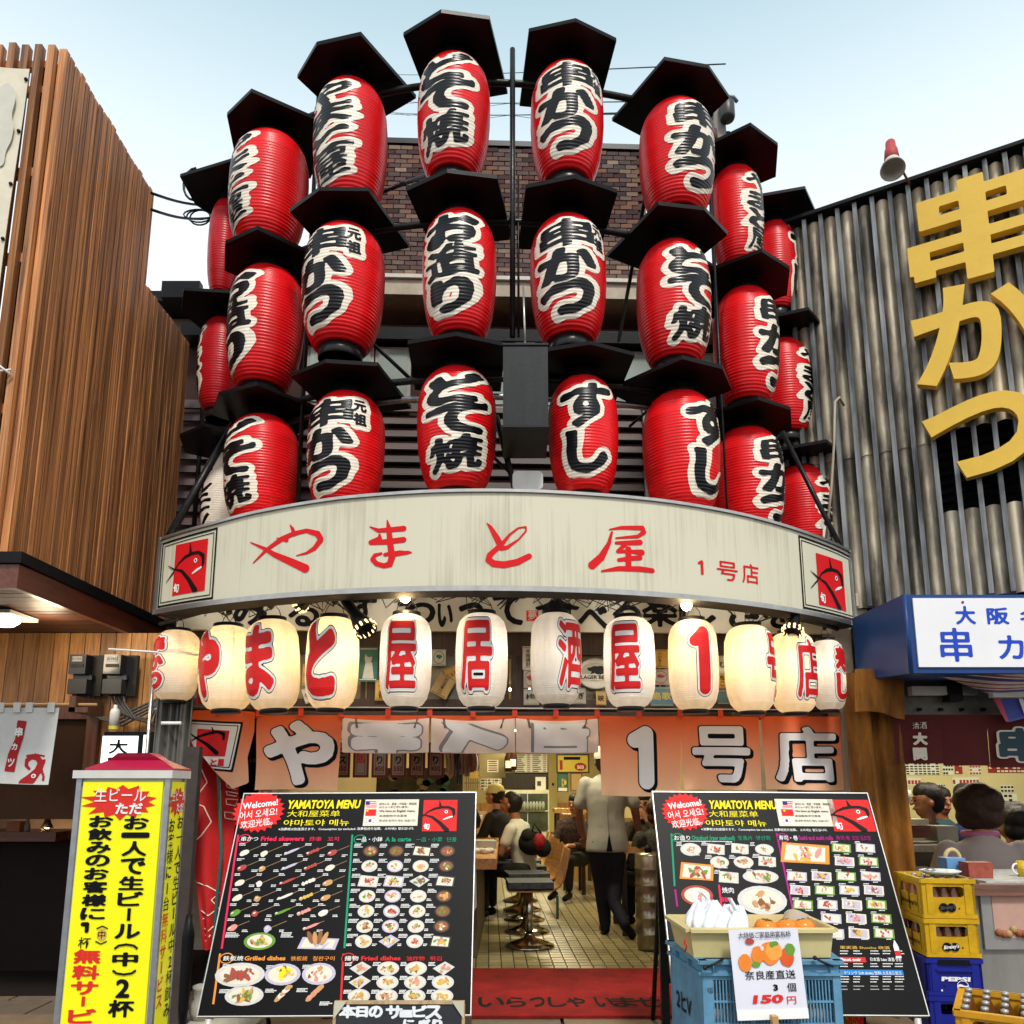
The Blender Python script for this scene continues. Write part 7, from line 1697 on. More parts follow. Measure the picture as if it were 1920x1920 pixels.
def head_caps(x, y, z, f, tilt=0.):
    """skull, jaw, nose, ears; f = yaw of the face (0 = towards +Y local)"""
    c, s = math.cos(f), math.sin(f)
    def P(dx, dy, dz):
        dy, dz = dy*math.cos(tilt)+dz*math.sin(tilt), dz*math.cos(tilt)-dy*math.sin(tilt)
        return (x+dx*c-dy*s, y+dx*s+dy*c, z+dz)
    caps = [[(*P(0, -.012, .02), .088), (*P(0, .015, .015), .084)], [(*P(0, .022, -.045), .066), (*P(0, .045, -.075), .042)], [(*P(0, .092, .0), .012), (*P(0, .112, -.022), .014)], [(*P(.028, .085, -.055), .012), (*P(-.028, .085, -.055), .012)], [(*P(.088, -.005, -.01), .016), (*P(.09, -.005, -.03), .012)], [(*P(-.088, -.005, -.01), .016), (*P(-.09, -.005, -.03), .012)], [(*P(.0, .075, .022), .028), (*P(0, .08, .02), .026)]]
    return caps, P
def face(t, P, glasses=False):
    mb = MB()
    for s in (-1, 1): mb.ball(P(.033*s, .094, .004), (.011, .011, .007), 'hair_black', 8, 5); mb.tube([P(.018*s, .100, .024), P(.05*s, .088, .026)], .004, 'hair_black', 5)
    mb.tube([P(-.022, .098, -.058), P(0, .104, -.060), P(.022, .098, -.058)], .0045, 'lip' if 'lip' in MATS else mat('lip', (.30, .09, .07), .5), 5)
    mb.build('facial_features', t, local=True)
    if glasses:
        mb = MB()
        for s in (-1, 1): mb.tube([P(.034*s+.024*math.cos(w), .108, .004+.017*math.sin(w)) for w in [k*math.pi/6 for k in range(13)]], .0022, 'hair_black', 5); mb.tube([P(.058*s, .106, .006), P(.09*s, .01, .0)], .002, 'hair_black', 4)
        mb.build('glasses', t, local=True)
def hand(x, y, z, d, curl=.5, side=1):
    """palm and five fingers along direction d"""
    d = V(d).normalized(); up = V((0, 0, 1)) if abs(d.z) < .8 else V((0, 1, 0)); r = d.cross(up).normalized(); n = r.cross(d)
    o = V((x, y, z)); caps = [[(*o, .026), (*(o+d*.045), .030), (*(o+d*.075), .028)]]
    for k, (L, off_) in enumerate(((.070, -.030), (.080, -.010), (.075, .010), (.058, .028))):
        b = o+d*.085+r*off_; m = b+d*L*.5-n*.012*curl; e_ = m+d*L*.4*(1-curl*.6)-n*L*.5*curl
        caps.append([(*b, .0095), (*m, .009), (*e_, .0075)])
    b = o+d*.03-r*.030*side; m = b+d*.025-r*.022*side; e_ = m+d*.035-n*.01; caps.append([(*b, .012), (*m, .0105), (*e_, .009)])
    return caps
def person(label, loc, yaw=0.):
    t = thing('person', label, 'person', loc); t.rotation_euler = (0, 0, yaw); return t

def staff():
    """seen from behind, walking away and a little right; local +y = away from the camera"""
    g = atz(1112, 1752, .04); Y = g.y; x = at(1135, 1500, Y).x
    t = person('man seen from behind in a white short-sleeved kitchen jacket, white cap and dark trousers', (x, Y, .034))
    hc, P = head_caps(.0, .03, 1.625, 0)
    sh = 1.43
    skin = hc+[[(0, .0, 1.42, .055), (0, .015, 1.55, .052)], [(-.205, 0, sh-.04, .05), (-.26, .02, 1.16, .042), (-.235, .10, .96, .034), (-.20, .17, .90, .027)], [(.215, 0, sh-.04, .05), (.285, .0, 1.17, .043), (.33, .06, .95, .034), (.355, .10, .88, .026)]]
    skin += hand(.36, .11, .865, (.25, .25, -.9), .6)+hand(-.19, .19, .89, (.1, .7, -.5), .5)
    remesh('body', skin, 'skin_dark', t, .009, 3); 
    shirt = [('t', [(.01, 0, .77, .215, .150), (.01, 0, .86, .205, .148), (.01, 0, 1.0, .185, .135), (0, 0, 1.12, .182, .130), (0, 0, 1.25, .198, .132), (0, 0, 1.36, .205, .122), (0, .005, 1.43, .175, .105), (0, .01, 1.48, .10, .08), (0, .012, 1.51, .06, .062)], 0), [(-.19, 0, sh-.01, .07), (-.245, .015, 1.22, .068)], [(.19, 0, sh-.01, .07), (.275, .0, 1.23, .070)]]
    remesh('jacket', shirt, mat('cloth_jacket', (.38, .38, .36), .8, var=.06, vs=5, bump=1., bs=5, stretch=(1.6, 1, .7)), t, .014, 6, creases=.007)
    mb = MB(); mb.tube([(.0, -.145, 1.46), (.0, -.137, 1.2), (.012, -.15, .95)], .003, mat('seam_grey', (.35, .35, .33), .8), 4); mb.add([(.01, -.162, .96), (-.018, -.164, .78), (.042, -.164, .78)], [(0, 1, 2)], 'noren_black'); mb.build('back_seam', t, local=True)
    trs = [[(-.07, 0, .86, .125), (.085, 0, .86, .125)], [(-.075, 0, .80, .115), (-.05, .03, .48, .082), (-.02, .05, .10, .058)], [(.085, 0, .80, .115), (.07, -.02, .48, .08), (.055, -.10, .30, .062), (.13, -.22, .14, .054)]]
    remesh('trousers', trs, mat('cloth_navy', (.010, .012, .022), .8, var=.3, vs=5, bump=.4, bs=9), t, .014, 4, creases=.006)
    remesh('shoe', [[(-.02, .04, .05, .048), (-.03, .20, .035, .038)]], 'black_paint', t, .01, 2); remesh('shoe', [[(.13, -.23, .12, .048), (.20, -.20, .035, .04)]], 'black_paint', t, .01, 2)
    remesh('hair', [[(0, .0, 1.625, .094), (0, -.005, 1.60, .09)], [(0, -.03, 1.56, .065), (0, -.02, 1.58, .07)]], 'hair_black', t, .012, 3)
    mb = MB(); mb.lathe([(.103, 0), (.106, .03), (.098, .10), (.07, .125), (0, .13)], mat('cap_cloth', (.68, .68, .64), .8), (0, .005, 1.655), 24, capb=False); mb.build('cap', t, local=True)
staff()
def seated(label, px, py, Y, face_yaw, body_yaw, shirt_m, hair_m='hair_black', skin_m='skin', glasses=False, arms='table', legs=True, lean=.0, hat=None, scale=1., longhair=False, tilt=0., dark_shirt=False, seat=.56):
    """a person on a stool; (px, py) = middle of the head in the photograph"""
    p = at(px, py, Y); t = person(label, (p.x, Y, .034)); hz = (p.z-.034)/scale; t.scale = (scale,)*3
    hc, P = head_caps(0, 0, hz, face_yaw, tilt)
    c, s = math.cos(body_yaw), math.sin(body_yaw)
    Q = lambda dx, dy, dz: (dx*c-(dy-lean)*s if False else dx*c-(dy)*s, dx*s+dy*c, dz)
    B = -lean   # torso lies behind the head
    sh = hz-.23; hip = sh-.44
    skin = hc+[[(*Q(0, B*.3, hz-.08), .05), (*Q(0, B*.5, sh+.04), .055)]]
    cloth = [('t', [(*Q(0, B*k, z), rx, ry) for k, z, rx, ry in ((1.1, hip-.03, .165, .135), (1.1, hip+.08, .16, .125), (1, hip+.2, .16, .12), (.85, sh-.16, .18, .125), (.7, sh-.06, .185, .12), (.6, sh+.01, .16, .10), (.55, sh+.05, .09, .08), (.5, sh+.08, .06, .06))], body_yaw)]
    for sd in (-1, 1):
        S_ = Q(.19*sd, B*.6, sh-.02)
        if arms == 'table': E_, W_ = Q(.235*sd, B*.6+.10, sh-.27), Q(.11*sd, B*.6+.32, sh-.27)
        elif arms == 'chin': E_, W_ = Q(.22*sd, B*.6+.12, sh-.22), Q(.05*sd, .16, hz-.13)
        elif arms == 'drink': E_, W_ = (Q(.25*sd, B*.6+.15, sh-.16), Q(.14*sd, .27, hz-.06)) if sd > 0 else (Q(.235*sd, B*.6+.08, sh-.27), Q(.14*sd, .25, sh-.28))
        else: E_, W_ = Q(.27*sd, B*.6+.05, sh-.27), Q(.25*sd, B*.6+.2, sh-.33)
        cloth.append([(*S_, .068), (*[a+(b-a)*(.55 if arms == 'table' and not dark_shirt else .98) for a, b in zip(S_, E_)], .062)])
        if arms != 'table' or dark_shirt: cloth.append([(*E_, .052), (*[a+(b-a)*.8 for a, b in zip(E_, W_)], .042)])
        skin.append([(*S_, .045), (*E_, .04), (*W_, .028)]); d = V(W_)-V(E_); skin += hand(*W_, d, .6, sd)
    remesh('body', skin, skin_m, t, .009, 3); remesh('shirt', cloth, shirt_m, t, .014, 5, creases=.006)
    if legs:
        lg = [[(*Q(-.09, B*1.1, hip), .115), (*Q(.09, B*1.1, hip), .115)]]
        for sd in (-1, 1): lg.append([(*Q(.09*sd, B*1.1, hip), .10), (*Q(.11*sd, B*1.1+.42, hip+.0), .07), (*Q(.10*sd, B*1.1+.40, .16), .048)])
        remesh('trousers', lg, mat('cloth_black', (.012, .012, .014), .8, var=.3), t, .016, 4)
        for sd in (-1, 1): remesh('shoe', [[(*Q(.10*sd, B*1.1+.40, .08), .045), (*Q(.10*sd, B*1.1+.53, .05), .036)]], 'black_paint', t, .012, 2)
    hr = [[(*P(0, -.025, .045), .098), (*P(0, .02, .065), .078)], [(*P(0, -.05, -.02), .075), (*P(0, -.045, .02), .085)]]
    if longhair: hr += [[(*P(-.05, -.04, .03), .085), (*P(.05, -.04, .03), .085)], [(*P(-.055, -.03, -.06), .07), (*P(.055, -.03, -.06), .07)]]
    remesh('hair', hr, hair_m, t, .010, 2, creases=.012)
    if hat == 'cap':
        mb = MB(); c0 = P(0, -.01, .035); mb.lathe([(.105, 0), (.108, .03), (.09, .08), (.05, .11), (0, .118)], mat('cap_yellow', (.60, .50, .20), .8, var=.1), c0, 22, capb=False); mb.build('knit_cap', t, local=True)
    face(t, P, glasses); return t, P, Q, hz, sh
def crowd():
    mt = mat('tshirt_white', (.66, .65, .56), .85, var=.03, bump=.6, bs=7); mbk = mat('cloth_dark', (.012, .012, .013), .8, var=.3); 
    seated('man in a white T-shirt bent over the bar counter, seen from his right', 957, 1508, 8.75, R(75), R(68), mt, skin_m='skin_dark', lean=.14, tilt=-.5)
    b = at(1005, 1580, 8.55); mb = MB(); mb.ball((b.x-.04, 8.55, b.z), (.15, .10, .13), mbk, 14, 9); mb.ball((b.x-.08, 8.52, b.z+.07), (.08, .08, .08), mbk, 12, 8); mb.ball((b.x+.07, 8.55, b.z-.05), (.09, .09, .10), mbk, 12, 8); mb.ball((b.x+.03, 8.50, b.z+.01), (.07, .075, .09), mat('bag_red', (.30, .015, .02), .8, var=.5, vs=14), 12, 8); mb.tube([(b.x-.06, 8.5, b.z+.05), (b.x-.02, 8.45, b.z+.2), (b.x+.05, 8.5, b.z+.1)], .012, mbk, 6); single('bag', mb, 'black and red checked bag hung behind the man in the white T-shirt', 'bag')
    seated('man in a yellow knitted cap and black jacket behind the man in the white T-shirt', 927, 1492, 9.7, R(60), R(60), mbk, hat='cap', lean=.1, dark_shirt=True, tilt=-.3)
    seated('man with glasses resting his chin on his hand, facing the street', 1206, 1508, 9.0, R(165), R(160), mat('cloth_olive', (.05, .045, .03), .8, var=.5, vs=30), glasses=True, arms='chin', skin_m='skin', dark_shirt=True)
    seated('dark-haired diner in a grey speckled cardigan, back to the street, beside the keg', 1232, 1520, 8.0, R(20), R(20), mat('cloth_speckle', (.05, .05, .045), .9, var=.95, vs=60, bump=1, bs=70), hair_m='hair_brown', longhair=True, dark_shirt=True)
    seated('diner in a dark plaid shirt half hidden by the standing man', 1078, 1508, 10.6, R(150), R(150), mat('cloth_plaid', (.05, .03, .03), .9, var=.9, vs=30), dark_shirt=True)
    # right-hand bar
    seated('man in a dark suit drinking, his head in profile to the left', 1738, 1502, 7.5, R(80), R(70), mat('cloth_suit', (.018, .022, .018), .8, var=.2), arms='drink', legs=False, skin_m='skin_dark', dark_shirt=True, scale=1.22)
    seated('man with short dark hair behind the suited man, facing the street', 1764, 1503, 8.1, R(190), R(180), mat('cloth_teal', (.02, .06, .08), .8), legs=False, skin_m='skin_dark', dark_shirt=True, scale=1.1)
    seated('diner in a blue jacket with black hair behind the woman in grey', 1812, 1502, 7.4, R(20), R(10), mat('cloth_blue', (.012, .04, .13), .8), legs=False, dark_shirt=True, scale=1.15)
    t, P, Q, hz, sh = seated('woman in a grey-pink smock with pink collar and dark permed hair, seen from behind', 1836, 1512, 6.0, R(-35), R(-8), mat('cloth_smock', (.40, .33, .30), .85, var=.05, vs=6, bump=.6, bs=6), hair_m='hair_brown', longhair=True, arms='wide', legs=False, dark_shirt=True, scale=1.28)
    mb = MB(); mb.tube([Q(.085*math.cos(w), .03+.075*math.sin(w), sh+.075) for w in [k*math.pi/6 for k in range(13)]], .02, mat('collar_pink', (.45, .14, .24), .8), 7); mb.build('collar', t, local=True)
    seated('diner in a black hooded top leaning over the counter, at the right edge', 1898, 1540, 6.9, R(40), R(40), mbk, legs=False, dark_shirt=True, scale=1.2, longhair=True)
    seated('person in black at the far left of the right-hand bar holding up a drink', 1672, 1515, 7.7, R(-90), R(-90), mbk, arms='drink', legs=False, dark_shirt=True, scale=1.1)
    p = at(1697, 1494, 7.4); mb = MB(); mb.lathe([(.045, 0), (.055, .12), (.05, .12), (.04, .02)], mat('glass_pale', (.50, .52, .45), .1), (p.x, p.y, p.z-.06), 16, capt=False); single('drinking_glass', mb, 'raised drinking glass at the left of the right-hand bar', 'glass')
crowd()
# ---------------------------------------------------------------- menu boards
for n_, c_ in (('board_black', (.005, .005, .0055)), ('p_yellow', (.85, .72, .02)), ('p_pink', (.72, .03, .09)), ('p_green', (.02, .28, .15)), ('p_dgreen', (.03, .16, .08)), ('p_orange', (.80, .28, .05)), ('p_red', (.66, .03, .03)), ('p_purple', (.38, .02, .20)), ('p_grey', (.42, .42, .42)),
               ('p_cream', (.72, .66, .54)), ('f_meat', (.42, .07, .06)), ('f_tan', (.55, .30, .13)), ('f_gold', (.66, .42, .08)), ('f_leaf', (.14, .30, .05)), ('f_rice', (.72, .68, .62)), ('f_pinkish', (.70, .28, .24)), ('f_brown', (.26, .11, .05)), ('f_bowl', (.05, .045, .045)), ('f_sky', (.35, .45, .65)), ('f_stick', (.40, .26, .14)), ('f_plate', (.60, .58, .56)), ('f_lav', (.50, .46, .58)), ('p_blue', (.03, .20, .55)), ('p_navy', (.02, .04, .22))):
    mat(n_, c_, .40 if n_ == 'board_black' else .45, spec=.10 if n_ == 'board_black' else .05, var=.06 if n_[0] == 'f' else 0, vs=60)
def menu_board(name, label, TL, TR, BR, BL, Yt, Yb, content):
    """black A-board leaning back; its corners in the photograph, top edge at Yt and bottom edge at Yb"""
    a, b, c, d = at(*BL, Yb), at(*BR, Yb), at(*TR, Yt), at(*TL, Yt)
    ux = ((b-a).normalized()+(c-d).normalized()).normalized(); uy = (d-a); uy = (uy-ux*uy.dot(ux)).normalized()
    pl = Plane(a, ux, uy); w = ((b-a).length+(c-d).length)/2; h = ((d-a).dot(uy)+(c-b).dot(uy))/2
    t = thing(name, label, 'menu board', ((a.x+b.x)/2, (Yt+Yb)/2, 0.02)); B = MB(); bu(B, pl, 0, 0, w, h, 'board_black', .02); B.build('panel', t)
    for q in ((-.005, -.005, w+.005, -.0005), (-.005, h+.0005, w+.005, h+.006), (-.005, 0, -.0005, h), (w+.0005, 0, w+.005, h)):
        B = MB(); bu(B, pl, *q, mat('alu_white', (.66, .65, .62), .35, .3), .026, .004); B.build('frame_bar', t)
    for u in (.05, w-.05):
        f = pl.p(u, -.01, -.012); g = V((f.x, f.y-(f.z-.03)*.12, .03)); B = MB(); B.tube([f, g], .016, 'alu_white', 6); B.build('leg', t)
        f2 = pl.p(u, h-.1, -.03); g2 = V((f2.x, f2.y+.55, .03)); B = MB(); B.tube([f2, g2], .014, 'pipe_paint', 6); B.build('leg', t)
    L = MB(); content(L, pl, w, h); L.build('menu_print', t)
    return t, pl, w, h
def U(pl, x, y): return pl.uv(x, y)
def ptext(L, pl, s, x0, y1, x1, y0, m, bold=.03, off=.002, shear=0., rot=0.):
    """one line of text filling photograph box x0..x1, baseline y1, top y0"""
    a, b, c = pl.uv(x0, y1), pl.uv(x1, y1), pl.uv(x0, y0); sz = abs(c[1]-a[1])/(.76 if ord(s[0]) < 200 else .93)
    text(L, s, pl, a[0], a[1], sz, m, 'l', bold, shear=shear, rot=rot, off=off, width=(b[0]-a[0]))
def micro(L, pl, x, y, n=2, w=9, m='print_white'):
    """lines of print too small to read"""
    for i in range(n):
        u, v = pl.uv(x-.6*i, y+2.6*i); k = 0; L_ = w*.00285*random.uniform(.6, 1)
        while k < L_: q = random.uniform(.003, .007); prect(L, pl, u+k, v, u+k+q, v+.0042, m, .0022); k += q+.0015
def dish_(L, pl, x, y, a, b, plate, foods, n=7, shape='e'):
    u, v = pl.uv(x, y); A, B_ = a*.0028, b*.0028
    if plate == 'print_white': plate = 'f_plate'
    if shape == 'e': pell(L, pl, u, v, A, B_, plate, .0022, 20); pell(L, pl, u, v, A*.80, B_*.78, 'p_cream' if plate != 'f_bowl' else 'f_brown', .0026, 18)
    elif shape == 'r': ppoly(L, pl, [(u-A, v-B_*.8), (u+A*.85, v-B_), (u+A, v+B_*.7), (u-A*.8, v+B_)], plate, .0022); ppoly(L, pl, [(u-A*.85, v-B_*.62), (u+A*.70, v-B_*.8), (u+A*.83, v+B_*.5), (u-A*.66, v+B_*.8)], 'p_cream' if plate != 'p_cream' else 'f_lav', .0026)
    elif shape == 'd': ppoly(L, pl, [(u-A, v), (u, v-B_), (u+A, v+B_*.2), (u+A*.1, v+B_)], plate, .0022)
    for k in range(n+11):
        q = random.uniform(0, 6.28); r = random.uniform(0, .56); sz = random.uniform(.08, .24)
        pell(L, pl, u+A*r*math.cos(q), v+B_*r*math.sin(q), A*sz, B_*sz*.9, random.choice(foods+['f_brown'] if k < 6 else foods), .003+.0001*k, 7, random.uniform(0, 3), .35)
def header(L, pl, dx=0., sc=1.):
    X = lambda x: (x-537)*sc+537+dx
    u, v = pl.uv(X(485) if dx == 0 else 1284, 1522); r = .142 if dx == 0 else .132; pts = []
    for k in range(48): q = 2*math.pi*k/48; rr = r*(1 if k % 2 else .86); pts.append((u+rr*math.cos(q), v+rr*.86*math.sin(q)))
    vs = [pl.p(a, b, .003) for a, b in pts]; L.add([pl.p(u, v, .003)]+vs, [(0, k+1, (k+1) % 48+1) for k in range(48)], 'p_red')
    for s, dy, sz, w in (('Welcome!', .045, .052, .19), ('어서 오세요!', -.012, .052, .20), ('欢迎光临。', -.065, .048, .17)): text(L, s, pl, u+.005, v+dy-.02, sz, 'print_white', 'c', .025, rot=.14, off=.005, width=w)
    ptext(L, pl, 'YAMATOYA MENU', X(537), 1516, X(674), 1500, 'p_yellow', .04, shear=.10); ptext(L, pl, '大和屋菜单', X(538), 1531, X(637), 1519, 'p_yellow', .03); ptext(L, pl, '야마토야 메뉴', X(531), 1548, X(654), 1536, 'p_yellow', .03)
    ptext(L, pl, '※消費税は別途頂きます。 Consumption tax excluded. 消費税另外加算。 소비세는 별도입니다.', X(522), 1557, X(776), 1552, 'print_white', .02)
    a, b = pl.uv(X(680), 1549), pl.uv(X(786), 1499); prect(L, pl, a[0], a[1], b[0], b[1], 'p_cream', .002)
    for s, y, wd in (('店内には、英語・中国語・韓国語', 1509.5, 70), ('メニューがございます。', 1515.5, 55), ('We have an English menu.', 1523, 68), ('本店配有中文菜单', 1532, 52), ('점내에 한국어 메뉴 있습니다', 1541, 68)): ptext(L, pl, s, X(711), y, X(711)+wd*sc, y-4.2, 'print_black', .02, .004)
    def R4(x0, y0, x1, y1, m, off): a, b = pl.uv(X(x0), y1), pl.uv(X(x1), y0); prect(L, pl, a[0], a[1], b[0], b[1], m, off)
    R4(686, 1503, 706, 1515, 'print_white', .004)
    for k in range(4): R4(686, 1503+3.2*k, 706, 1504.6+3.2*k, 'p_red', .005)
    R4(686, 1503, 694, 1509, 'p_navy', .006); R4(685, 1518, 706, 1530, 'p_red', .004); pell(L, pl, *pl.uv(X(689), 1521), .006, .006, 'p_yellow', .006, 8)
    R4(685, 1533, 704, 1545, 'print_white', .004); q = pl.uv(X(694), 1539); pell(L, pl, *q, .009, .009, 'p_red', .005, 12); pell(L, pl, q[0], q[1]-.004, .008, .005, 'p_navy', .006, 10)
    for sx_ in (-1, 1):
        for sy in (-1, 1): pell(L, pl, q[0]+.019*sx_, q[1]+.011*sy, .004, .002, 'print_black', .005, 6)
    a, b = pl.uv(X(791), 1559), pl.uv(X(858), 1500); logo(L, pl, a[0], a[1], b[0]-a[0], b[1]-a[1], False, .002, 'p_red')
def sec(L, pl, x0, y0, x1, y1, m):
    a, b = pl.uv(x0, y0), pl.uv(x1, y1); ppoly(L, pl, [(b[0], b[1]), (b[0]+.010, b[1]), (a[0]+.010, a[1]), (a[0], a[1])], m, .002)
def heading(L, pl, jp, x0, x1, y, items, m, ring=True):
    if ring:
        u, v = pl.uv(x0+7, y); 
        pell(L, pl, u, v, .034, .026, m, .002, 20); pell(L, pl, u, v, .029, .021, 'board_black', .003, 20)
    ptext(L, pl, jp, x0, y+4, x1, y-5, 'print_white', .05, .0042)
    for s, a, b in items: ptext(L, pl, s, a, y+4, b, y-4.5, m, .035 if ord(s[0]) < 200 else .015, .003)
MIX = [['f_meat', 'f_pinkish', 'f_leaf'], ['f_rice', 'f_tan'], ['f_gold', 'f_leaf', 'f_rice'], ['f_gold', 'f_leaf', 'f_pinkish'], ['f_tan', 'f_brown'], ['f_leaf', 'f_rice', 'f_pinkish'], ['f_pinkish', 'f_gold'], ['f_pinkish', 'f_meat'], ['f_brown', 'f_leaf']]
def menu_left(L, pl, w, h):
    header(L, pl)
    sec(L, pl, 445, 1565, 414, 1779, 'p_pink'); heading(L, pl, '串かつ', 452, 484, 1573, (('Fried skewers', 489, 570), ('炸串', 580, 602), ('꼬치', 614, 635)), 'p_pink')
    foods = ['f_rice', 'p_cream', 'f_lav', 'f_meat', 'f_meat', 'f_meat', 'f_tan', 'f_lav', 'f_meat', 'p_cream', 'p_cream', 'f_rice', 'f_meat', 'f_rice', 'f_tan', 'p_cream', 'f_tan', 'f_rice', 'f_gold', 'f_tan', 'f_leaf', 'f_meat', 'f_leaf', 'f_pinkish', 'f_rice', 'f_pinkish', 'f_lav', 'f_pinkish', 'f_tan']
    i = 0
    for r in range(6):
        y = 1600+r*28.2; xs = [452-4.3*r+k*41.3 for k in range(5)] if r < 5 else [452-22+k*70 for k in range(3)]
        for x in xs:
            a, b = pl.uv(x+2, y+1), pl.uv(x+38, y-14); d = V((b[0]-a[0], b[1]-a[1])).normalized(); ang = math.atan2(d.y, d.x)
            ppoly(L, pl, [(a[0], a[1]-.0012), (b[0], b[1]-.0012), (b[0], b[1]+.0012), (a[0], a[1]+.0012)], 'f_stick', .002)
            m = foods[i % len(foods)]; k = i % 5
            if k in (0, 4): pell(L, pl, a[0]+d.x*.012, a[1]+d.y*.012, .026, .015, m, .003, 12, ang, .1)
            elif k == 1: pell(L, pl, a[0], a[1], .018, .016, m, .003, 10, ang, .2)
            elif k == 2: pell(L, pl, a[0]+d.x*.03, a[1]+d.y*.03, .044, .007, m, .003, 12, ang, .12)
            else:
                for q in range(4): pell(L, pl, a[0]+d.x*.017*q, a[1]+d.y*.017*q, .0105, .010, m, .003+.0002*q, 8, ang, .2)
            pell(L, pl, a[0]-.003, a[1]+.004, .008, .004, 'f_rice' if m != 'f_rice' else 'p_cream', .0042, 7, ang)
            micro(L, pl, x-3, y-17, 2, 12); micro(L, pl, x+24, y+4, 2, 10); i += 1
    dish_(L, pl, 487, 1765, 28, 15, 'f_leaf', ['f_tan', 'f_leaf', 'f_gold'], 9); dish_(L, pl, 597, 1769, 36, 11, 'f_lav', ['f_lav'], 2, 'r')
    for k in range(4): u, v = pl.uv(582+9*k, 1758+2*(k % 2)); pell(L, pl, u, v, .012, .034, 'f_tan' if k % 2 else 'f_brown', .006+.0003*k, 10, .5-.3*k)
    micro(L, pl, 424, 1750, 4, 24); micro(L, pl, 528, 1750, 4, 24)
    sec(L, pl, 411, 1788, 398, 1883, 'p_orange'); heading(L, pl, '鉄板焼', 418, 456, 1797, (('Grilled dishes', 458, 535), ('铁板烧', 545, 576), ('철판구이', 586, 627)), 'p_orange')
    dish_(L, pl, 450, 1828, 43, 20, 'print_white', ['f_meat', 'f_meat', 'f_brown'], 14); dish_(L, pl, 530, 1827, 31, 18, 'f_lav', ['f_gold', 'p_yellow'], 6); dish_(L, pl, 598, 1826, 29, 18, 'f_lav', ['f_tan', 'f_rice', 'f_pinkish'], 8)
    dish_(L, pl, 458, 1867, 33, 16, 'print_white', ['f_tan', 'f_gold', 'f_brown', 'f_leaf'], 12)
    for X_, m in ((522, 'f_rice'), (580, 'f_pinkish')):
        for k in range(5): u, v = pl.uv(X_+k*5, 1872-k*5); pell(L, pl, u, v, .02, .012, m if k % 2 else 'f_tan', .003+.0003*k, 8, .6, .2)
    for x, y in ((418, 1810), (500, 1812), (568, 1811), (412, 1857), (498, 1856), (557, 1855), (600, 1880)): micro(L, pl, x, y, 3, 20)
    sec(L, pl, 659, 1565, 644, 1778, 'p_green'); heading(L, pl, '一品・小鉢', 668, 717, 1574, (('A la carte', 722, 771), ('一品・小菜', 780, 829), ('단품', 838, 856)), 'p_dgreen' if False else 'p_green')
    sh = {2: 'r', 8: 'r', 9: 'r', 10: 'd', 11: 'r', 27: 'r', 25: 'd'}
    for r in range(7):
        for c in range(4):
            k = r*4+c; dish_(L, pl, 695-2.2*r+c*48, 1596+28.2*r, 15 if k not in sh else 19, 11.5, ('print_white', 'f_lav', 'print_white', 'f_bowl')[k % 4] if k > 2 else 'f_bowl', MIX[(k*5+3) % 9], 6, sh.get(k, 'e')); micro(L, pl, 665-2.2*r+c*48, 1584+28.2*r, 3, 17); micro(L, pl, 663-2.2*r+c*48, 1602+28.2*r, 2, 8)
    sec(L, pl, 642, 1788, 637, 1882, 'p_red'); heading(L, pl, '揚物', 646, 672, 1797, (('Fried dishes', 677, 751), ('油炸物', 762, 796), ('튀김', 806, 828)), 'p_red')
    for r in range(3):
        for c in range(4):
            k = r*4+c; dish_(L, pl, 676-1.5*r+c*52, 1816+26*r, 19, 11.5, 'print_white', [['f_tan', 'f_pinkish'], ['f_gold', 'f_tan', 'f_leaf'], ['f_tan', 'f_gold']][k % 3], 6, 'd' if k in (0, 3, 4) else 'e'); micro(L, pl, 648-1.5*r+c*52, 1806+26*r, 3, 13)
MA = menu_board('menu_board', 'left black menu board with red section lines for fried skewers and a la carte dishes', (436, 1486), (880, 1488), (868, 1897), (371, 1905), 4.5, 4.0, menu_left)
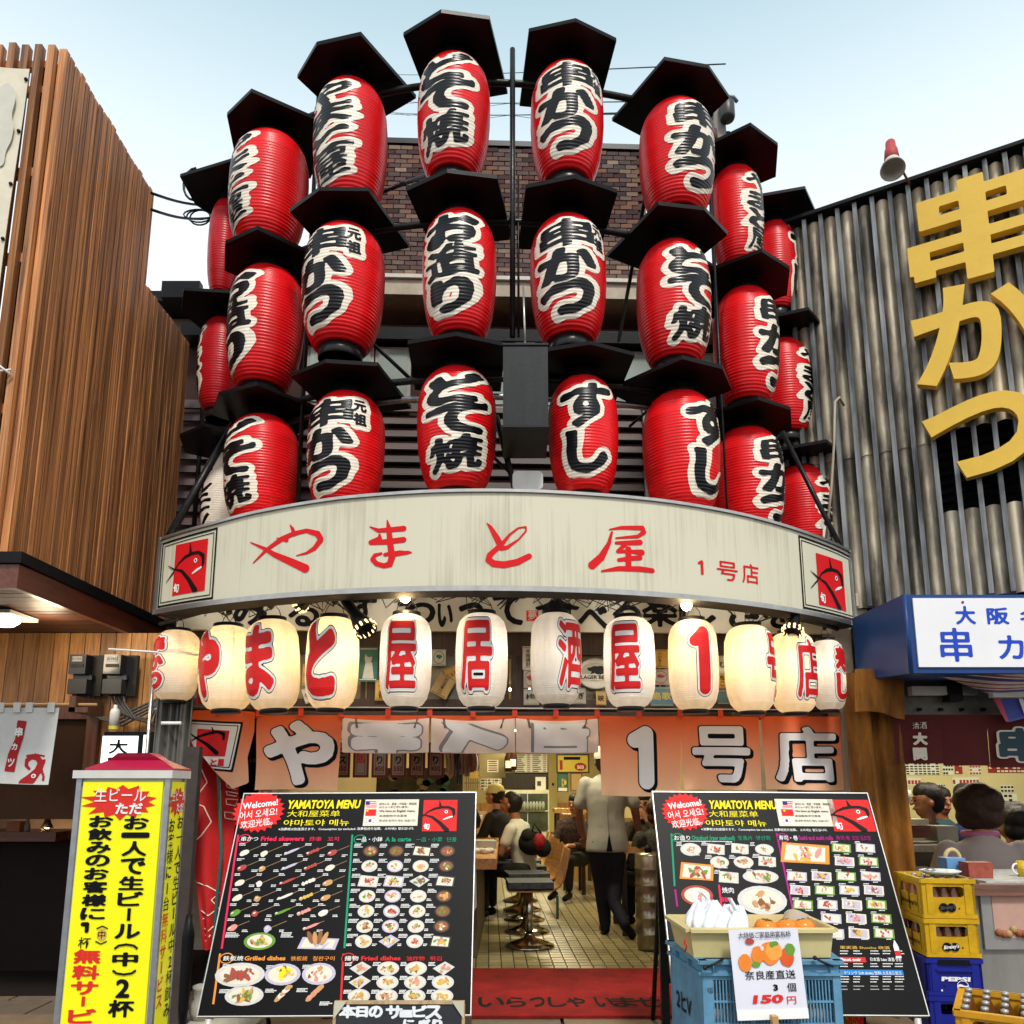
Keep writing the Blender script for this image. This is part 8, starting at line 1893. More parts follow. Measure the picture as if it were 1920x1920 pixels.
def menu_right(L, pl, w, h):
    header(L, pl, 792, .928)
    heading(L, pl, 'お造り', 1264, 1294, 1571, (('Otsukuri (raw seafood)', 1297, 1378), ('生鱼片', 1384, 1411), ('생선회', 1417, 1444)), 'p_green'); heading(L, pl, '寿司・巻', 1461, 1496, 1571, (('Sushi and sushi rolls', 1498, 1562), ('寿司·卷', 1568, 1594), ('초밥·김초밥', 1598, 1633)), 'p_purple')
    sec(L, pl, 1257, 1563, 1263, 1662, 'p_green'); sec(L, pl, 1454, 1562, 1488, 1722, 'p_purple'); sec(L, pl, 1264, 1668, 1268, 1700, 'p_purple'); sec(L, pl, 1346, 1659, 1352, 1712, 'p_pink')
    micro(L, pl, 1268, 1578, 1, 110)
    for k, (x, y, a, b, s_) in enumerate(((1295, 1593, 20, 13, 'e'), (1342, 1592, 18, 11, 'r'), (1387, 1591, 18, 11, 'r'), (1433, 1593, 18, 11, 'e'), (1306, 1634, 34, 18, 'r'), (1349, 1617, 18, 12, 'e'), (1394, 1617, 19, 12, 'e'), (1438, 1615, 18, 11, 'r'), (1366, 1645, 20, 12, 'r'), (1426, 1644, 34, 13, 'e'))):
        dish_(L, pl, x, y, a, b, 'p_orange' if k == 4 else 'print_white', [['f_leaf', 'f_pinkish', 'f_rice'], ['f_meat', 'f_leaf', 'f_pinkish'], ['f_pinkish', 'f_rice', 'f_leaf']][k % 3], 9, s_); micro(L, pl, x-26, y-12, 3, 12); micro(L, pl, x+4, y+11, 1, 12)
    dish_(L, pl, 1307, 1679, 30, 19, 'f_meat', ['f_rice', 'print_white', 'f_pinkish'], 16); ptext(L, pl, '焼肉', 1354, 1674, 1376, 1663, 'print_white', .05, .004); ptext(L, pl, 'BBQ', 1353, 1691, 1375, 1682, 'p_pink', .03, .003); ptext(L, pl, '烤肉', 1354, 1702, 1375, 1694, 'p_pink', .01, .003)
    dish_(L, pl, 1429, 1688, 46, 27, 'print_white', ['f_tan', 'f_brown', 'f_tan', 'p_cream'], 22)
    dish_(L, pl, 1509, 1600, 50, 22, 'p_orange', ['f_pinkish', 'f_meat', 'f_rice', 'f_gold'], 16, 'r')
    cells = [(1577, 1590), (1622, 1590), (1583, 1615), (1628, 1615)]+[(1494+46*c, 1643) for c in range(4)]+[(1500+46*c, 1669) for c in range(4)]+[(1505+46*c, 1696) for c in range(4)]+[(1558+47*c, 1722) for c in range(3)]+[(1563+47*c, 1750) for c in range(3)]
    for k, (x, y) in enumerate(cells): dish_(L, pl, x, y, 20, 10, ('f_leaf', 'f_lav', 'p_cream')[k % 3], [['f_gold'], ['f_rice', 'f_meat'], ['f_pinkish'], ['f_meat', 'f_pinkish'], ['f_rice', 'f_tan']][k % 5], 4, 'r'); micro(L, pl, x-19, y-11, 2, 12); micro(L, pl, x+5, y+12, 1, 13)
    # drink lists
    a = pl.uv(1545, 1775); b = pl.uv(1690, 1787)
    ptext(L, pl, '果実酒 Shochu 烧酒', 1575, 1779, 1668, 1773, 'f_gold', .02)
    for y, m in ((1799, 'p_red'), (1823, 'p_blue')):
        p0, p1 = pl.uv(1560, y+5), pl.uv(1622 if m == 'p_red' else 1692, y-4); prect(L, pl, p0[0], p0[1], p1[0], p1[1], m, .002)
    ptext(L, pl, 'Pinot noir', 1575, 1802, 1615, 1796, 'print_white', .03, .004); ptext(L, pl, '日本酒 Sake 清酒 정종', 1632, 1802, 1690, 1795, 'print_white', .03, .004); ptext(L, pl, 'ソフトドリンク Soft drinks 饮料 소프트드링크', 1563, 1827, 1690, 1820, 'print_white', .025, .004)
    for y in (1784, 1789, 1808, 1813, 1832, 1837, 1842, 1850, 1856): 
        for x in (1575, 1600, 1632, 1655, 1678): micro(L, pl, x, y, 1, 17, 'print_white' if y < 1845 else 'p_grey')
    u, v = pl.uv(1682, 1785); ppoly(L, pl, [(u-.014, v-.03), (u+.014, v-.03), (u+.012, v+.03), (u, v+.06), (u-.012, v+.03)], 'print_white', .003); prect(L, pl, u-.014, v-.02, u+.014, v+.005, 'p_red', .004)
MBR = menu_board('menu_board', 'right black menu board with sushi and raw seafood pictures, behind the blue basket', (1225, 1488), (1638, 1488), (1727, 1907), (1268, 1900), 4.6, 4.1, menu_right)
def easels():
    # black post of a folded easel at the right of the doorway, white foot
    mb = MB(); a, b = at(1232, 1488, 4.75), at(1236, 1915, 4.75); mb.bbox((a.x-.014, 4.73, .03), (a.x+.03, 4.77, a.z), 'pipe_paint'); c = at(1240, 1838, 4.74); mb.bbox((a.x+.031, 4.735, c.z-.015), (a.x+.20, 4.765, c.z+.015), 'pipe_paint')
    mb.add([at(1234, 1500, 4.8), at(1270, 1830, 4.8), at(1236, 1830, 4.8)], [(0, 1, 2)], 'pale_frame'); single('sign_stand', mb, 'dark steel stand with a grey gusset holding the left edge of the right menu board', 'stand')
    mb = MB(); a = at(879, 1500, 4.55); mb.bbox((a.x-.004, 4.53, .03), (a.x+.026, 4.56, a.z+.0), mat('post_brown', (.10, .07, .05), .4)); single('sign_stand', mb, 'brown steel post along the right edge of the left menu board', 'stand')
    # strips of small flyers seen edge-on beside the left board
    mb = MB(); p, q = at(882, 1530, 4.9), at(893, 1700, 4.9); mb.slab([p+V((0, 0, 0)), at(886, 1535, 5.1), at(893, 1600, 5.1), at(880, 1612, 4.9)], (1, -.5, 0), .004, 'poster_yellow'); mb.slab([at(880, 1615, 4.9), at(892, 1606, 5.1), at(894, 1700, 5.1), at(880, 1722, 4.9)], (1, -.5, 0), .004, 'poster_grey'); single('flyer_rack', mb, 'narrow strip of yellow and grey flyers hanging between the left menu board and the counter', 'flyers')
    # handwritten board under the left menu
    Y = 3.85; a, b = at(632, 1883, Y), at(866, 1883, Y); pl = Plane((a.x, Y, a.z), (1, 0, 0), (0, .12, 1)); w = b.x-a.x
    t = thing('chalk_board', 'handwritten dark board with white characters for the daily special, at the bottom', 'chalk board', (a.x, Y, .03))
    mb = MB(); bu(mb, pl, 0, -.6, w, 0, mat('chalk_dark', (.025, .028, .035), .5, var=.3), .02); mb.build('panel', t); fm = wood('frame_pine', (.34, .22, .10), (.55, .40, .22), 1., .5, False)
    mb = MB(); bu(mb, pl, -.012, .001, w+.012, .014, fm, .03, .006); bu(mb, pl, -.014, -.6, -.001, 0, fm, .03, .006); bu(mb, pl, w+.001, -.6, w+.014, 0, fm, .03, .006)
    for u, s in ((0, 1), (w, -1)): mb.slab([pl.p(u-.01*s, .014, .012), pl.p(u+.045*s, .014, .012), pl.p(u-.01*s, -.06, .012)][::s], pl.n, .004, 'cream_board')
    mb.build('frame', t); mb = MB()
    ck = mat('chalk_white', (.72, .76, .80), .7)
    for ch, x0, y0, x1, y1 in (('本', 636, 1884, 668, 1908), ('日', 669, 1888, 689, 1906), ('の', 692, 1887, 717, 1907), ('サ', 724, 1886, 754, 1909), ('ー', 752, 1898, 772, 1903), ('ビ', 774, 1886, 800, 1906), ('ス', 798, 1886, 828, 1910), ('に', 757, 1912, 776, 1926), ('ぎ', 786, 1912, 806, 1926), ('り', 812, 1912, 828, 1926)):
        c, d = pl.uv(x0, y1), pl.uv(x1, y0); decal(mb, glyph(ch, c[0], c[1], d[0]-c[0], d[1]-c[1], .0035), pl, (c[0]-.01, c[1]-.01, d[0]+.01, d[1]+.01), .0042, ck, .002)
    mb.build('chalk_writing', t)
easels()

# ---------------------------------------------------------------- yellow light box
def light_box():
    Yf = 3.35; a = at(143, 1450, Yf); b = at(322, 1450, Yf); zt = a.z; x0, x1 = a.x+.004, b.x-.004; dp = .17; yaw = R(-3)
    t = thing('light_box_sign', 'yellow light box sign with black and red lettering and a red hipped roof', 'light box sign', ((x0+x1)/2, Yf, .02))
    wb = mat('casing_white', (.66, .66, .62), .4, var=.05, dirt=.15); al = mat('aluminium', (.38, .40, .42), .38, .75, var=.15, vs=20)
    mb = MB(); mb.bbox((x0+.012, Yf+.012, .04), (x1-.012, Yf+dp-.012, zt-.02), wb); mb.build('casing', t)
    for xx, yy_ in ((x0, Yf), (x1-.021, Yf), (x0, Yf+dp-.021), (x1-.021, Yf+dp-.021)): mb = MB(); mb.bbox((xx, yy_, .03), (xx+.021, yy_+.021, zt-.021), al); mb.build('corner_post', t)
    mb = MB(); mb.bbox((x0-.012, Yf-.012, zt-.02), (x1+.012, Yf+dp+.012, zt+.012), wb); mb.build('top_trim', t)
    zr = zt+.085; cx = (x0+x1)/2; cy_ = Yf+dp/2; mb = MB(); rf = mat('roof_red', (.36, .008, .045), .22, var=.05, coat=.5)
    o = [(x0+.03, Yf+.0, zt+.0125), (x1+.01, Yf+.0, zt+.0125), (x1+.01, Yf+dp+.01, zt+.0125), (x0+.03, Yf+dp+.01, zt+.0125)]; m_ = [(x0+.10, Yf+.05, zr-.03), (x1-.06, Yf+.05, zr-.03), (x1-.06, Yf+dp-.05, zr-.03), (x0+.10, Yf+dp-.05, zr-.03)]; p = [(cx-.05, cy_-.05, zr), (cx+.08, cy_-.05, zr), (cx+.08, cy_+.05, zr), (cx-.05, cy_+.05, zr)]
    lip = [(q[0], q[1], q[2]+.008) for q in o]
    mb.add(o+lip+m_+p, [(4*l+k, 4*l+(k+1) % 4, 4*l+4+(k+1) % 4, 4*l+4+k) for l in range(3) for k in range(4)]+[(12, 13, 14, 15)], rf); mb.build('roof', t)
    ye = mat('lit_yellow', (.80, .78, .01), .35, var=.02, emit=.10, ecol=(.9, .9, .02)); rr = mat('p_bright_red', (.68, .03, .02), .4, var=0)
    pl = Plane((0, Yf-.001, 0), (1, 0, 0), (0, 0, 1)); fx0, fx1 = x0+.030, x1-.028; 
    mb = MB(); mb.bbox((fx0, Yf-.001, .10), (fx1, Yf+.011, zt-.035), ye); mb.build('lit_face', t)
    pr = Plane((x1+.001, Yf, 0), (0, 1, 0), (0, 0, 1)); mb = MB(); mb.bbox((x1-.011, Yf+.022, .10), (x1+.001, Yf+dp-.022, zt-.035), ye); mb.build('lit_face', t)
    L = MB(); cxx = (fx0+fx1)/2
    def star(pl, cx, cz, a, b, n, m):
        pts = []
        rr_ = random.Random(4)
        for k in range(2*n): q = math.pi*k/n; r = rr_.uniform(.9, 1.15) if k % 2 else .72; pts.append((cx+a*r*math.cos(q), cz+b*r*math.sin(q)))
        L.add([pl.p(cx, cz, .002)]+[pl.p(*q, .002) for q in pts], [(0, k+1, (k+1) % (2*n)+1) for k in range(2*n)], m)
    W_ = fx1-fx0; zs = zt-.035-.080; star(pl, cxx, zs, W_*.47, .073, 14, rr)
    text(L, '生ビール', pl, cxx-.005, zs+.004, .060, 'print_white', 'c', .035, off=.005, width=W_*.64); text(L, 'ただ', pl, cxx+.035, zs-.046, .050, 'print_white', 'c', .035, off=.005, width=W_*.34)
    def col(s, xr_, y0, sizes, wd, m):
        y = y0
        for ch, sz in zip(s, sizes):
            vs_ = text_tris(ch, .02, 2)[0]; gw = vs_[:, 0].max()-vs_[:, 0].min(); gh = vs_[:, 1].max()-vs_[:, 1].min()
            u = xr_; 
            if ch in 'ー': L.add([pl.p(u-.007, y-sz*.86, .003), pl.p(u+.007, y-sz*.86, .003), pl.p(u+.007, y-sz*.08, .003), pl.p(u-.007, y-sz*.08, .003)], [(0, 1, 2, 3)], m)
            elif ch in '(': 
                L.tube([pl.p(u-.045, y-sz*.75, .003), pl.p(u-.03, y-sz*.5, .003), pl.p(u, y-sz*.4, .003), pl.p(u+.03, y-sz*.5, .003), pl.p(u+.045, y-sz*.75, .003)], .0045, m, 5)
            elif ch in ')':
                L.tube([pl.p(u-.045, y-sz*.3, .003), pl.p(u-.03, y-sz*.55, .003), pl.p(u, y-sz*.65, .003), pl.p(u+.03, y-sz*.55, .003), pl.p(u+.045, y-sz*.3, .003)], .0045, m, 5)
            else:
                k = min(1., sz*.86/(gh*.075)) if gh else 1
                wdd = wd*(1 if gw > .5 else .5); hh = sz*.84 if gh > .35 else sz*.15
                g = glyph(ch, u-wdd/2, y-sz/2-hh/2, wdd, hh, .0032); decal(L, g, pl, (u-wdd/2-.01, y-sz/2-hh/2-.01, u+wdd/2+.01, y-sz/2+hh/2+.01), .0034, m, .003)
            y -= sz
        return y
    zt0 = pl.uv(260, 1529)[1]; col('お一人で生ビール(中)2杯', fx0+W_*.71, zt0, [.058, .04, .066, .072, .060, .062, .062, .062, .046, .058, .042, .076, .072], W_*.29, 'print_black')
    y = col('お飲みのお客様に', fx0+W_*.27, pl.uv(190, 1528)[1], [.0515]*8, W_*.28, 'print_black')
    decal(L, glyph('1', fx0+W_*.13, y-.048, .04, .042), pl, (fx0, y-.06, fx0+W_*.35, y), .003, 'print_black', .003); text(L, '杯', pl, fx0+W_*.20, y-.102, .045, 'print_black', 'c', .03, off=.003, sxx=1.15); text(L, '中', pl, fx0+W_*.40, y-.068, .035, 'print_black', 'c', .02, off=.003); pell(L, pl, fx0+W_*.40, y-.055, .020, .024, 'f_gold', .002, 18)
    for s_ in (1, -1): L.tube([pl.p(fx0+W_*.40-.022, y-.055+.024*s_, .003), pl.p(fx0+W_*.40, y-.055+.034*s_, .003), pl.p(fx0+W_*.40+.022, y-.055+.024*s_, .003)], .0025, 'print_black', 5)
    col('無料サービス', fx0+W_*.25, y-.106, [.060, .060, .056, .046, .060, .06], W_*.31, rr)
    # side face, foreshortened
    def pside(s, u, y, sz, m, wd):
        for ch in s:
            if ch == 'ー': prect(L, pr, u-.005, y-sz*.85, u+.005, y-sz*.1, m, .003)
            else: text(L, ch, pr, u, y-sz*.9, sz, m, 'c', .02, off=.003)
            y -= sz
        return y
    dmid = dp/2; zs2 = zs; pts = []
    star(pr, dmid, zs2, .085, .062, 12, rr); text(L, '生ビール', pr, dmid, zs2+.005, .05, 'print_white', 'c', .03, off=.005, width=.13); text(L, 'ただ', pr, dmid+.02, zs2-.04, .04, 'print_white', 'c', .03, off=.005, width=.07)
    y2 = pside('お客様に1台', dmid-.042, zt0-.01, .062, 'print_black', .07); pside('無料サービス', dmid-.042, y2, .062, rr, .07); pside('お一人で生ビール中2杯飲み', dmid+.04, zt0+.0, .062, 'print_black', .07)
    L.build('lettering', t)
light_box()

# ---------------------------------------------------------------- red banner on its green pole
def banner():
    t = thing('red_banner', 'tall red cloth banner with white outlined writing on a green pole', 'banner', (at(383, 1870, 5.1).x, 5.1, .03))
    mb = MB(); mb.tube([at(374, 1875, 5.1), at(398, 1780, 5.15), at(415, 1600, 5.3), at(400, 1200, 5.56)], .011, mat('pole_green', (.015, .10, .085), .35), 8); mb.build('pole', t)
    Lf = [at(372, 1220, 5.55), at(372, 1310, 5.54), at(352, 1390, 5.52), at(352, 1500, 5.4), at(362, 1640, 5.26), at(372, 1720, 5.18), at(380, 1780, 5.12)]; Rt = [at(402, 1225, 5.6), at(420, 1330, 5.6), at(450, 1440, 5.56), at(448, 1500, 5.5), at(425, 1640, 5.32), at(408, 1720, 5.2), at(394, 1781, 5.12)]
    def P(x, y):
        k = (1-y)*6; i = min(5, int(k)); f = k-i; l = Lf[i].lerp(Lf[i+1], f); r = Rt[i].lerp(Rt[i+1], f); return l.lerp(r, x)+V((0, .03*math.sin(7*x+5*y), 0))
    class S: 
        def p(s, u, v, off=0.): q = P(u, v); return q+V((0, -off, 0))
    mb = MB(); mb.sheet(P, 12, 40, mat('banner_red', (.42, .010, .010), .8, var=.08, vs=5)); mb.build('cloth', t)
    mb = MB(); sf = S()
    for pts in ([(0, .62), (.3, .60), (.4, .56), (.25, .52), (0, .50)], [(.0, .50), (.35, .485), (.5, .45), (.3, .42), (.0, .40)], [(.05, .30), (.5, .29), (.85, .26), (.65, .235), (.9, .20), (.6, .175), (.1, .19)], [(.15, .155), (.9, .165), (.95, .13), (.7, .10), (.2, .105)], [(.3, .07), (.8, .075), (.5, .045)]):
        mb.tube([sf.p(u, v, .006) for u, v in pts], .0042, 'letter_cream', 5)
    for k in range(5):
        v = .60-k*.032; mb.tube([sf.p(q, w, .006) for q, w in ((.72, v), (.98, v-.003), (.94, v-.018), (.74, v-.014), (.72, v))], .0035, 'letter_cream', 5)
    mb.build('lettering', t)
    mb = MB(); q = at(377, 1880, 5.07); mb.lathe([(.05, 0), (.075, .04), (.07, .09), (.05, .12), (.06, .17), (.068, .19), (.03, .20)], mat('base_concrete', (.42, .40, .34), .8, var=.1, bump=.4), (q.x, 5.1, .055), 18); mb.bbox((q.x-.22, 4.95, .0205), (q.x+.35, 5.3, .055), 'base_concrete'); mb.build('weighted_base', t)
    mb = MB(); g = at(346, 1540, 5.0); mb.bbox((g.x-.02, 5.0, .04), (g.x+.06, 5.06, at(346, 1400, 5.0).z), mat('folded_umbrella', (.05, .04, .035), .7, var=.3)); mb.lathe([(.02, 0), (.03, .1), (.035, .5), (.02, .62)], 'black_paint', (g.x+.08, 4.98, .05), 10); single('folded_parasol', mb, 'dark folded parasol standing between the light box and the red banner', 'parasol')
banner()

# ---------------------------------------------------------------- fruit stand: blue basket, cream tray, persimmons, bags, price sheet
def fruit_stand():
    Y = 2.95; zbt = at(1400, 1800, Y).z; yawb = 0
    x0, x1 = at(1316, 1820, Y).x, at(1572, 1806, Y).x; Yb = Y+.36; xl = at(1258, 1772, Yb-.02).x
    bl = mat('basket_blue', (.12, .30, .46), .55, var=.25, vs=9, dirt=.2, bump=.2, bs=40)
    t = thing('blue_basket', 'faded blue slatted plastic basket carrying the cream tray', 'basket', ((x0+x1)/2, Y, .03))
    fronts = [((x0, Y), (x1, Y)), ((xl, Yb), (x0-.0, Y)), ((x1+.0, Y), (x1+.04, Yb)), ((x1+.04, Yb), (xl, Yb))]
    H_ = zbt
    for k, (A, B) in enumerate(fronts):
        o = V((A[0], A[1], 0)); d = V((B[0]-A[0], B[1]-A[1], 0)); L = d.length; pl = Plane(o, d, (0, 0, 1)); mb = MB()
        bu(mb, pl, -.004, H_-.05, L+.004, H_-.04, bl, .03, .012); bu(mb, pl, -.01, H_-.012, L+.01, H_, bl, .034, .016); bu(mb, pl, 0, H_-.04, L, H_-.0121, bl, .012, .0)
        z = H_-.05-.04
        if k == 0: bu(mb, pl, 0, .04, .035, H_-.05, bl, .02, .004); bu(mb, pl, L-.025, .04, L, H_-.05, bl, .02, .004); bu(mb, pl, .035, H_-.065, L-.025, H_-.0501, bl, .016, .002); s0, s1, st = .035, L-.025, .0115
        elif k == 1: bu(mb, pl, 0, .04, L, H_-.051, bl, .012, 0); s0 = s1 = 0; st = 1
        else: bu(mb, pl, 0, .04, .03, H_-.05, bl, .02, .004); bu(mb, pl, L-.03, .04, L, H_-.05, bl, .02, .004); s0, s1, st = .03, L-.03, .0115
        u = s0
        while u < s1-.004: bu(mb, pl, u, .04, u+.0042, H_-.051, bl, .01, .0); u += st
        if s1 > s0:
            zz = H_-.14
            while zz > .1: bu(mb, pl, s0, zz, s1, zz+.006, bl, .012, .0015); zz -= .072
            for f in (.33, .66): bu(mb, pl, s0+(s1-s0)*f-.006, .04, s0+(s1-s0)*f+.006, H_-.05, bl, .013, .002)
        if k in (0, 1):
            for f in ((.08, .3, .5, .7, .93) if k == 0 else (.3, .7)): bu(mb, pl, L*f-.002, H_-.04, L*f+.002, H_-.0125, bl, .014, .014)
        if k == 1: text(mb, '2ヒV', pl, L*.2, H_-.22, .08, 'print_black', 'l', .02, off=.004); 
        if k == 0: text(mb, '沙', pl, .0175, H_-.10, .022, 'print_black', 'c', .02, off=.007, rot=-1.4)
        mb.build('side_panel', t)
    mb = MB(); mb.bbox((x0, Y+.02, .04), (x1, Yb-.02, .055), bl); mb.bbox((x0+.03, Y+.06, .3), (x1-.02, Yb-.06, H_-.18), mat('papers_white', (.60, .60, .62), .7, var=.3, vs=25)); mb.build('bottom', t)
    mb = MB()
    for px, py, qx, qy in ((1322, 1815, 1356, 1798), (1528, 1796, 1562, 1812)): mb.tube([at(px, py, Y-.03), at((px+qx)/2, (py+qy)/2+1, Y-.04), at(qx, qy, Y-.02)], .0045, 'wire_black', 6); mb.ball(at(px, py, Y-.03), .008, 'wire_black', 6, 4)
    single('cord_tie', mb, 'two black cords tying the cream tray to the rim of the blue basket', 'cord')
    # cream tray
    zt0 = H_+.001; ztt = at(1450, 1742, Y+.0).z; tc_ = mat('tray_cream', (.66, .56, .27), .4, var=.05, vs=6, dirt=.12)
    t2 = thing('cream_tray', 'cream plastic tray on the blue basket holding persimmons and white bags', 'tray', ((x0+x1)/2, Y+.15, zt0))
    ox0, ox1 = at(1288, 1755, Y+.02).x, at(1563, 1742, Y+.02).x; oy0, oy1 = Y+.02, Y+.33
    cor_t = [V((ox0+.012, oy0, ztt)), V((ox1, oy0, ztt)), V((ox1+.005, oy1, ztt)), V((ox0-.005, oy1, ztt))]; cor_b = [V((ox0+.025, oy0+.015, zt0)), V((ox1-.012, oy0+.015, zt0)), V((ox1-.02, oy1-.015, zt0)), V((ox0+.015, oy1-.015, zt0))]
    for k in range(4):
        a, b, c, d = cor_b[k], cor_b[(k+1) % 4], cor_t[(k+1) % 4], cor_t[k]; n = (b-a).cross(d-a).normalized(); mb = MB(); mb.slab([a, b, c, d], n, .006, tc_)
        e1, e2 = d+V((0, 0, 0)), c; mb.slab([d-V((0, 0, .012))+n*.016, c-V((0, 0, .012))+n*.016, c+n*.016, d+n*.016], n, .018, tc_); mb.build('tray_wall', t2)
    mb = MB(); mb.slab([p+V((0, 0, .004)) for p in cor_b], (0, 0, 1), .003, tc_); mb.build('tray_floor', t2)
    pf = Plane(cor_b[0], cor_b[1]-cor_b[0], V((0, -.1, 1))); mb = MB(); mb.tube([pf.p(-.03, .07, .008), pf.p(-.034, .05, .006), pf.p(-.026, .04, .006), pf.p(-.034, .02, .006)], .003, 'sign_red', 5); mb.build('red_mark', t2)
    # persimmons
    om = mat('persimmon', (.80, .22, .02), .28, var=.12, vs=20, coat=.2); lm = mat('calyx', (.10, .12, .04), .7, var=.2)
    fm = None; pos = []
    for r, (yy_, xs) in enumerate(((oy0+.06, (.52, .64, .75, .86)), (oy0+.13, (.45, .58, .72, .86)), (oy0+.22, (.5, .62, .74, .86)))):
        for q in xs: pos.append((ox0+(ox1-ox0)*q, yy_+random.uniform(-.01, .01), zt0+.04))
    for q in (.60, .74, .86): pos.append((ox0+(ox1-ox0)*q, oy0+.10, zt0+.085))
    lb = ['persimmon against the front wall of the cream tray, near its middle', 'persimmon', 'persimmon']
    for k, p in enumerate(pos):
        r = thing('persimmon', 'orange persimmon lying in the cream tray', 'persimmon', p, group='persimmons in the cream tray')
        if fm is None:
            mb = MB(); mb.lathe([(0.006, -.030), (.028, -.028), (.040, -.012), (.041, .004), (.033, .022), (.016, .028), (.004, .024)], om, n=18); a = mb.build('fruit', r, local=True).data
            mb = MB()
            for j in range(4): w = j*math.pi/2; mb.add([(0, 0, .027), (.012*math.cos(w-.6), .012*math.sin(w-.6), .031), (.022*math.cos(w), .022*math.sin(w), .029), (.012*math.cos(w+.6), .012*math.sin(w+.6), .031)], [(0, 1, 2, 3)], lm)
            b = mb.build('calyx', r, local=True).data; fm = (a, b)
        else:
            for nm, dd in (('fruit', fm[0]), ('calyx', fm[1])): o = bpy.data.objects.new(nm, dd); COL.objects.link(o); o.parent = r
        r.rotation_euler = (random.uniform(-.5, .5), random.uniform(-.5, .5), random.uniform(0, 6)); s = random.uniform(.95, 1.1); r.scale = (s, s, s)
    # white carrier bags
    wb = mat('bag_white', (.80, .80, .84), .35, var=.03)
    nb = wb.node_tree.nodes.get('Principled BSDF'); nb.inputs['Subsurface Weight'].default_value = .2
    for k, (px, py, sx_, sz_, tl) in enumerate(((1312, 1724, .066, .10, .1), (1334, 1722, .066, .09, .2), (1354, 1728, .062, .085, .4), (1378, 1736, .048, .10, .35))):
        c = at(px, py+10, Y+.16-.03*k); mb = MB(); n, m_ = 26, 16; vs = []
        rg = random.Random(k)
        for j in range(m_+1):
            v = j/m_; 
            for i in range(n):
                w = 2*math.pi*i/n; rad = (math.sin(math.pi*(.12+.86*v*.95))**.6)*(1-.5*v)*(1+.2*math.sin(3*w+k)+.14*math.sin(7*w+9*v+k)+.08*math.sin(13*w-8*v)); vs.append((c.x+sx_*rad*math.cos(w)+tl*.06*v, c.y+sx_*.7*rad*math.sin(w), zt0+.01+(c.z+sz_*.75-zt0)*v*(1+.05*math.sin(5*w+k))))
        mb.add(vs, [(j*n+i, j*n+(i+1) % n, (j+1)*n+(i+1) % n, (j+1)*n+i) for j in range(m_) for i in range(n)]+[[m_*n+i for i in range(n)]], wb, True)
        if k in (0, 3): mb.sheet(lambda a, b: V((c.x+tl*.06+(-.012+.024*a)*(1-.4*b)+(.03*math.sin(3*b) if k == 0 else -.035*b), c.y-.01*math.sin(3*a), c.z+.05+.065*b)), 4, 6, wb, .002)
        single('plastic_bag', mb, ['white carrier bag with a looped handle at the left end of the cream tray', 'crumpled white carrier bag, second from the left in the tray', 'crumpled white carrier bag next to the persimmons', 'white carrier bag whose handle sticks up beside the persimmons'][k], 'carrier bag', group='white carrier bags in the tray')
    c = at(1478, 1718, Y+.26); mb = MB(); mb.sheet(lambda a, b: V((c.x-.03+.085*a+.02*b, c.y+.01*math.sin(5*a), c.z-.02+.035*b+.01*math.sin(4*a))), 8, 4, mat('clear_wrap', (.50, .44, .34), .15), .002); single('wrapped_snack', mb, 'small crinkled clear packet standing behind the persimmons', 'packet')
    # price sheet hung over the front
    a, b = at(1366, 1744, Y-.03), at(1497, 1739, Y-.03); cbl, cbr = at(1383, 1912, Y-.06), at(1515, 1908, Y-.06)
    ux = (b-a).normalized(); uy = (a-cbl).normalized(); pl = Plane(cbl, ((cbr-cbl).normalized()+ux).normalized(), uy); w = ((cbr-cbl).length+(b-a).length)/2; h = (a-cbl).length
    t3 = thing('price_sheet', 'laminated price sheet with a persimmon photo and red 150 yen, hung on the basket', 'price sheet', (cbl.x, Y-.05, cbl.z))
    mb = MB(); mb.sheet(lambda x, y: pl.p(w*x, h*y, .0012*math.sin(3*x)+.0015*math.sin(4*y)-.002), 10, 12, mat('paper_lilac', (.70, .70, .78), .25, var=.02), .002); mb.build('paper', t3)
    mb = MB(); sf = pl; e = .0035
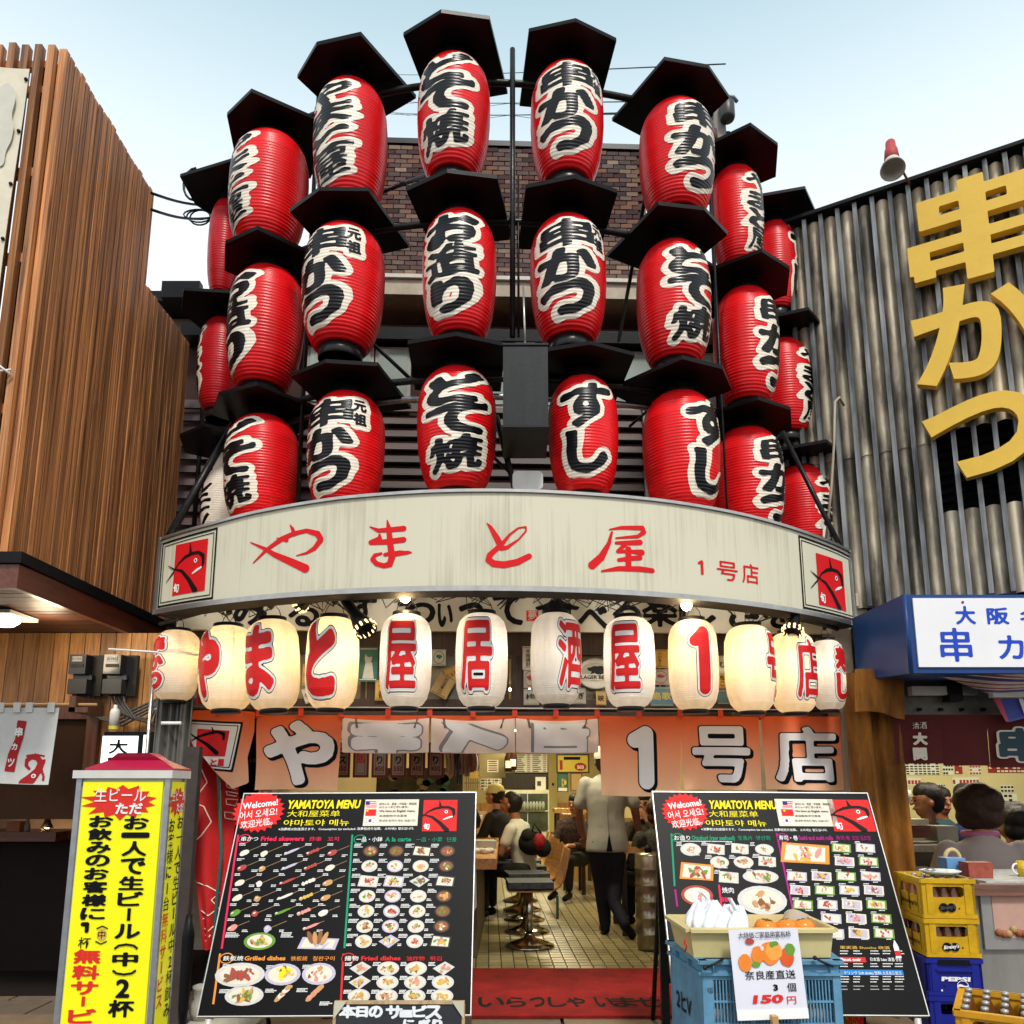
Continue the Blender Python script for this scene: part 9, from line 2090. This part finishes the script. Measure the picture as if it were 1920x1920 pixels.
    mb.sheet(lambda x, y: pl.p(w*x, h*.115*y-.003, .0022), 4, 2, 'print_white')
    P2 = lambda x, y: pl.uv(x, y)
    def pic(x0_, y0_, x1_, y1_, m, off): q, r = P2(x0_, y1_), P2(x1_, y0_); prect(mb, pl, q[0], q[1], r[0], r[1], m, off)
    for (x, y, a_, b_, m) in ((1397, 1805, .024, .028, om), (1475, 1795, .025, .03, mat('persimmon_red', (.70, .10, .02), .4, var=.2)), (1405, 1765, .016, .010, 'f_meat'), (1480, 1780, .018, .020, 'f_leaf'), (1420, 1790, .022, .028, om), (1443, 1787, .036, .037, om), (1450, 1783, .028, .030, mat('persimmon_light', (.88, .34, .06), .35, var=.1)), (1417, 1808, .015, .009, 'f_leaf'), (1452, 1769, .012, .008, 'f_leaf'), (1446, 1771, .008, .010, 'f_leaf'), (1428, 1778, .006, .008, 'p_cream')):
        u, v = P2(x, y); pell(mb, pl, u, v, a_, b_, m, e, 20, 0, .05); e += .0002
    for s, x0_, y1_, x1_, y0_, m, bo in (('大特価ご家庭用富有柿', 1384, 1759, 1482, 1749, 'print_black', .04), ('奈良産直送', 1397, 1836, 1492, 1822, 'print_black', .03), ('3', 1450, 1857, 1459, 1845, 'print_black', .05), ('個', 1476, 1858, 1493, 1844, 'print_black', .03), ('150', 1411, 1881, 1468, 1865, 'p_red', .05), ('円', 1476, 1881, 1493, 1868, 'p_red', .03)):
        q, r, s2 = P2(x0_, y1_), P2(x1_, y1_), P2(x0_, y0_); text(mb, s, pl, q[0], q[1], abs(s2[1]-q[1])/.78, m, 'l', bo, off=.0062 if s[0] == '大' else .003, width=r[0]-q[0], shear=.25 if s == '150' else 0)
    mb.build('print', t3)
    mb = MB(); q = at(1451, 1915, Y-.07); mb.bbox((q.x-.01, Y-.09, q.z-.06), (q.x+.01, Y-.062, q.z+.02), 'bamboo'); mb.build('clip', t3)
    # lower blue basket: its pale lip shows at the bottom left
fruit_stand()
print('objects', len(bpy.data.objects), 'tris', sum(len(m.polygons) for m in bpy.data.meshes))
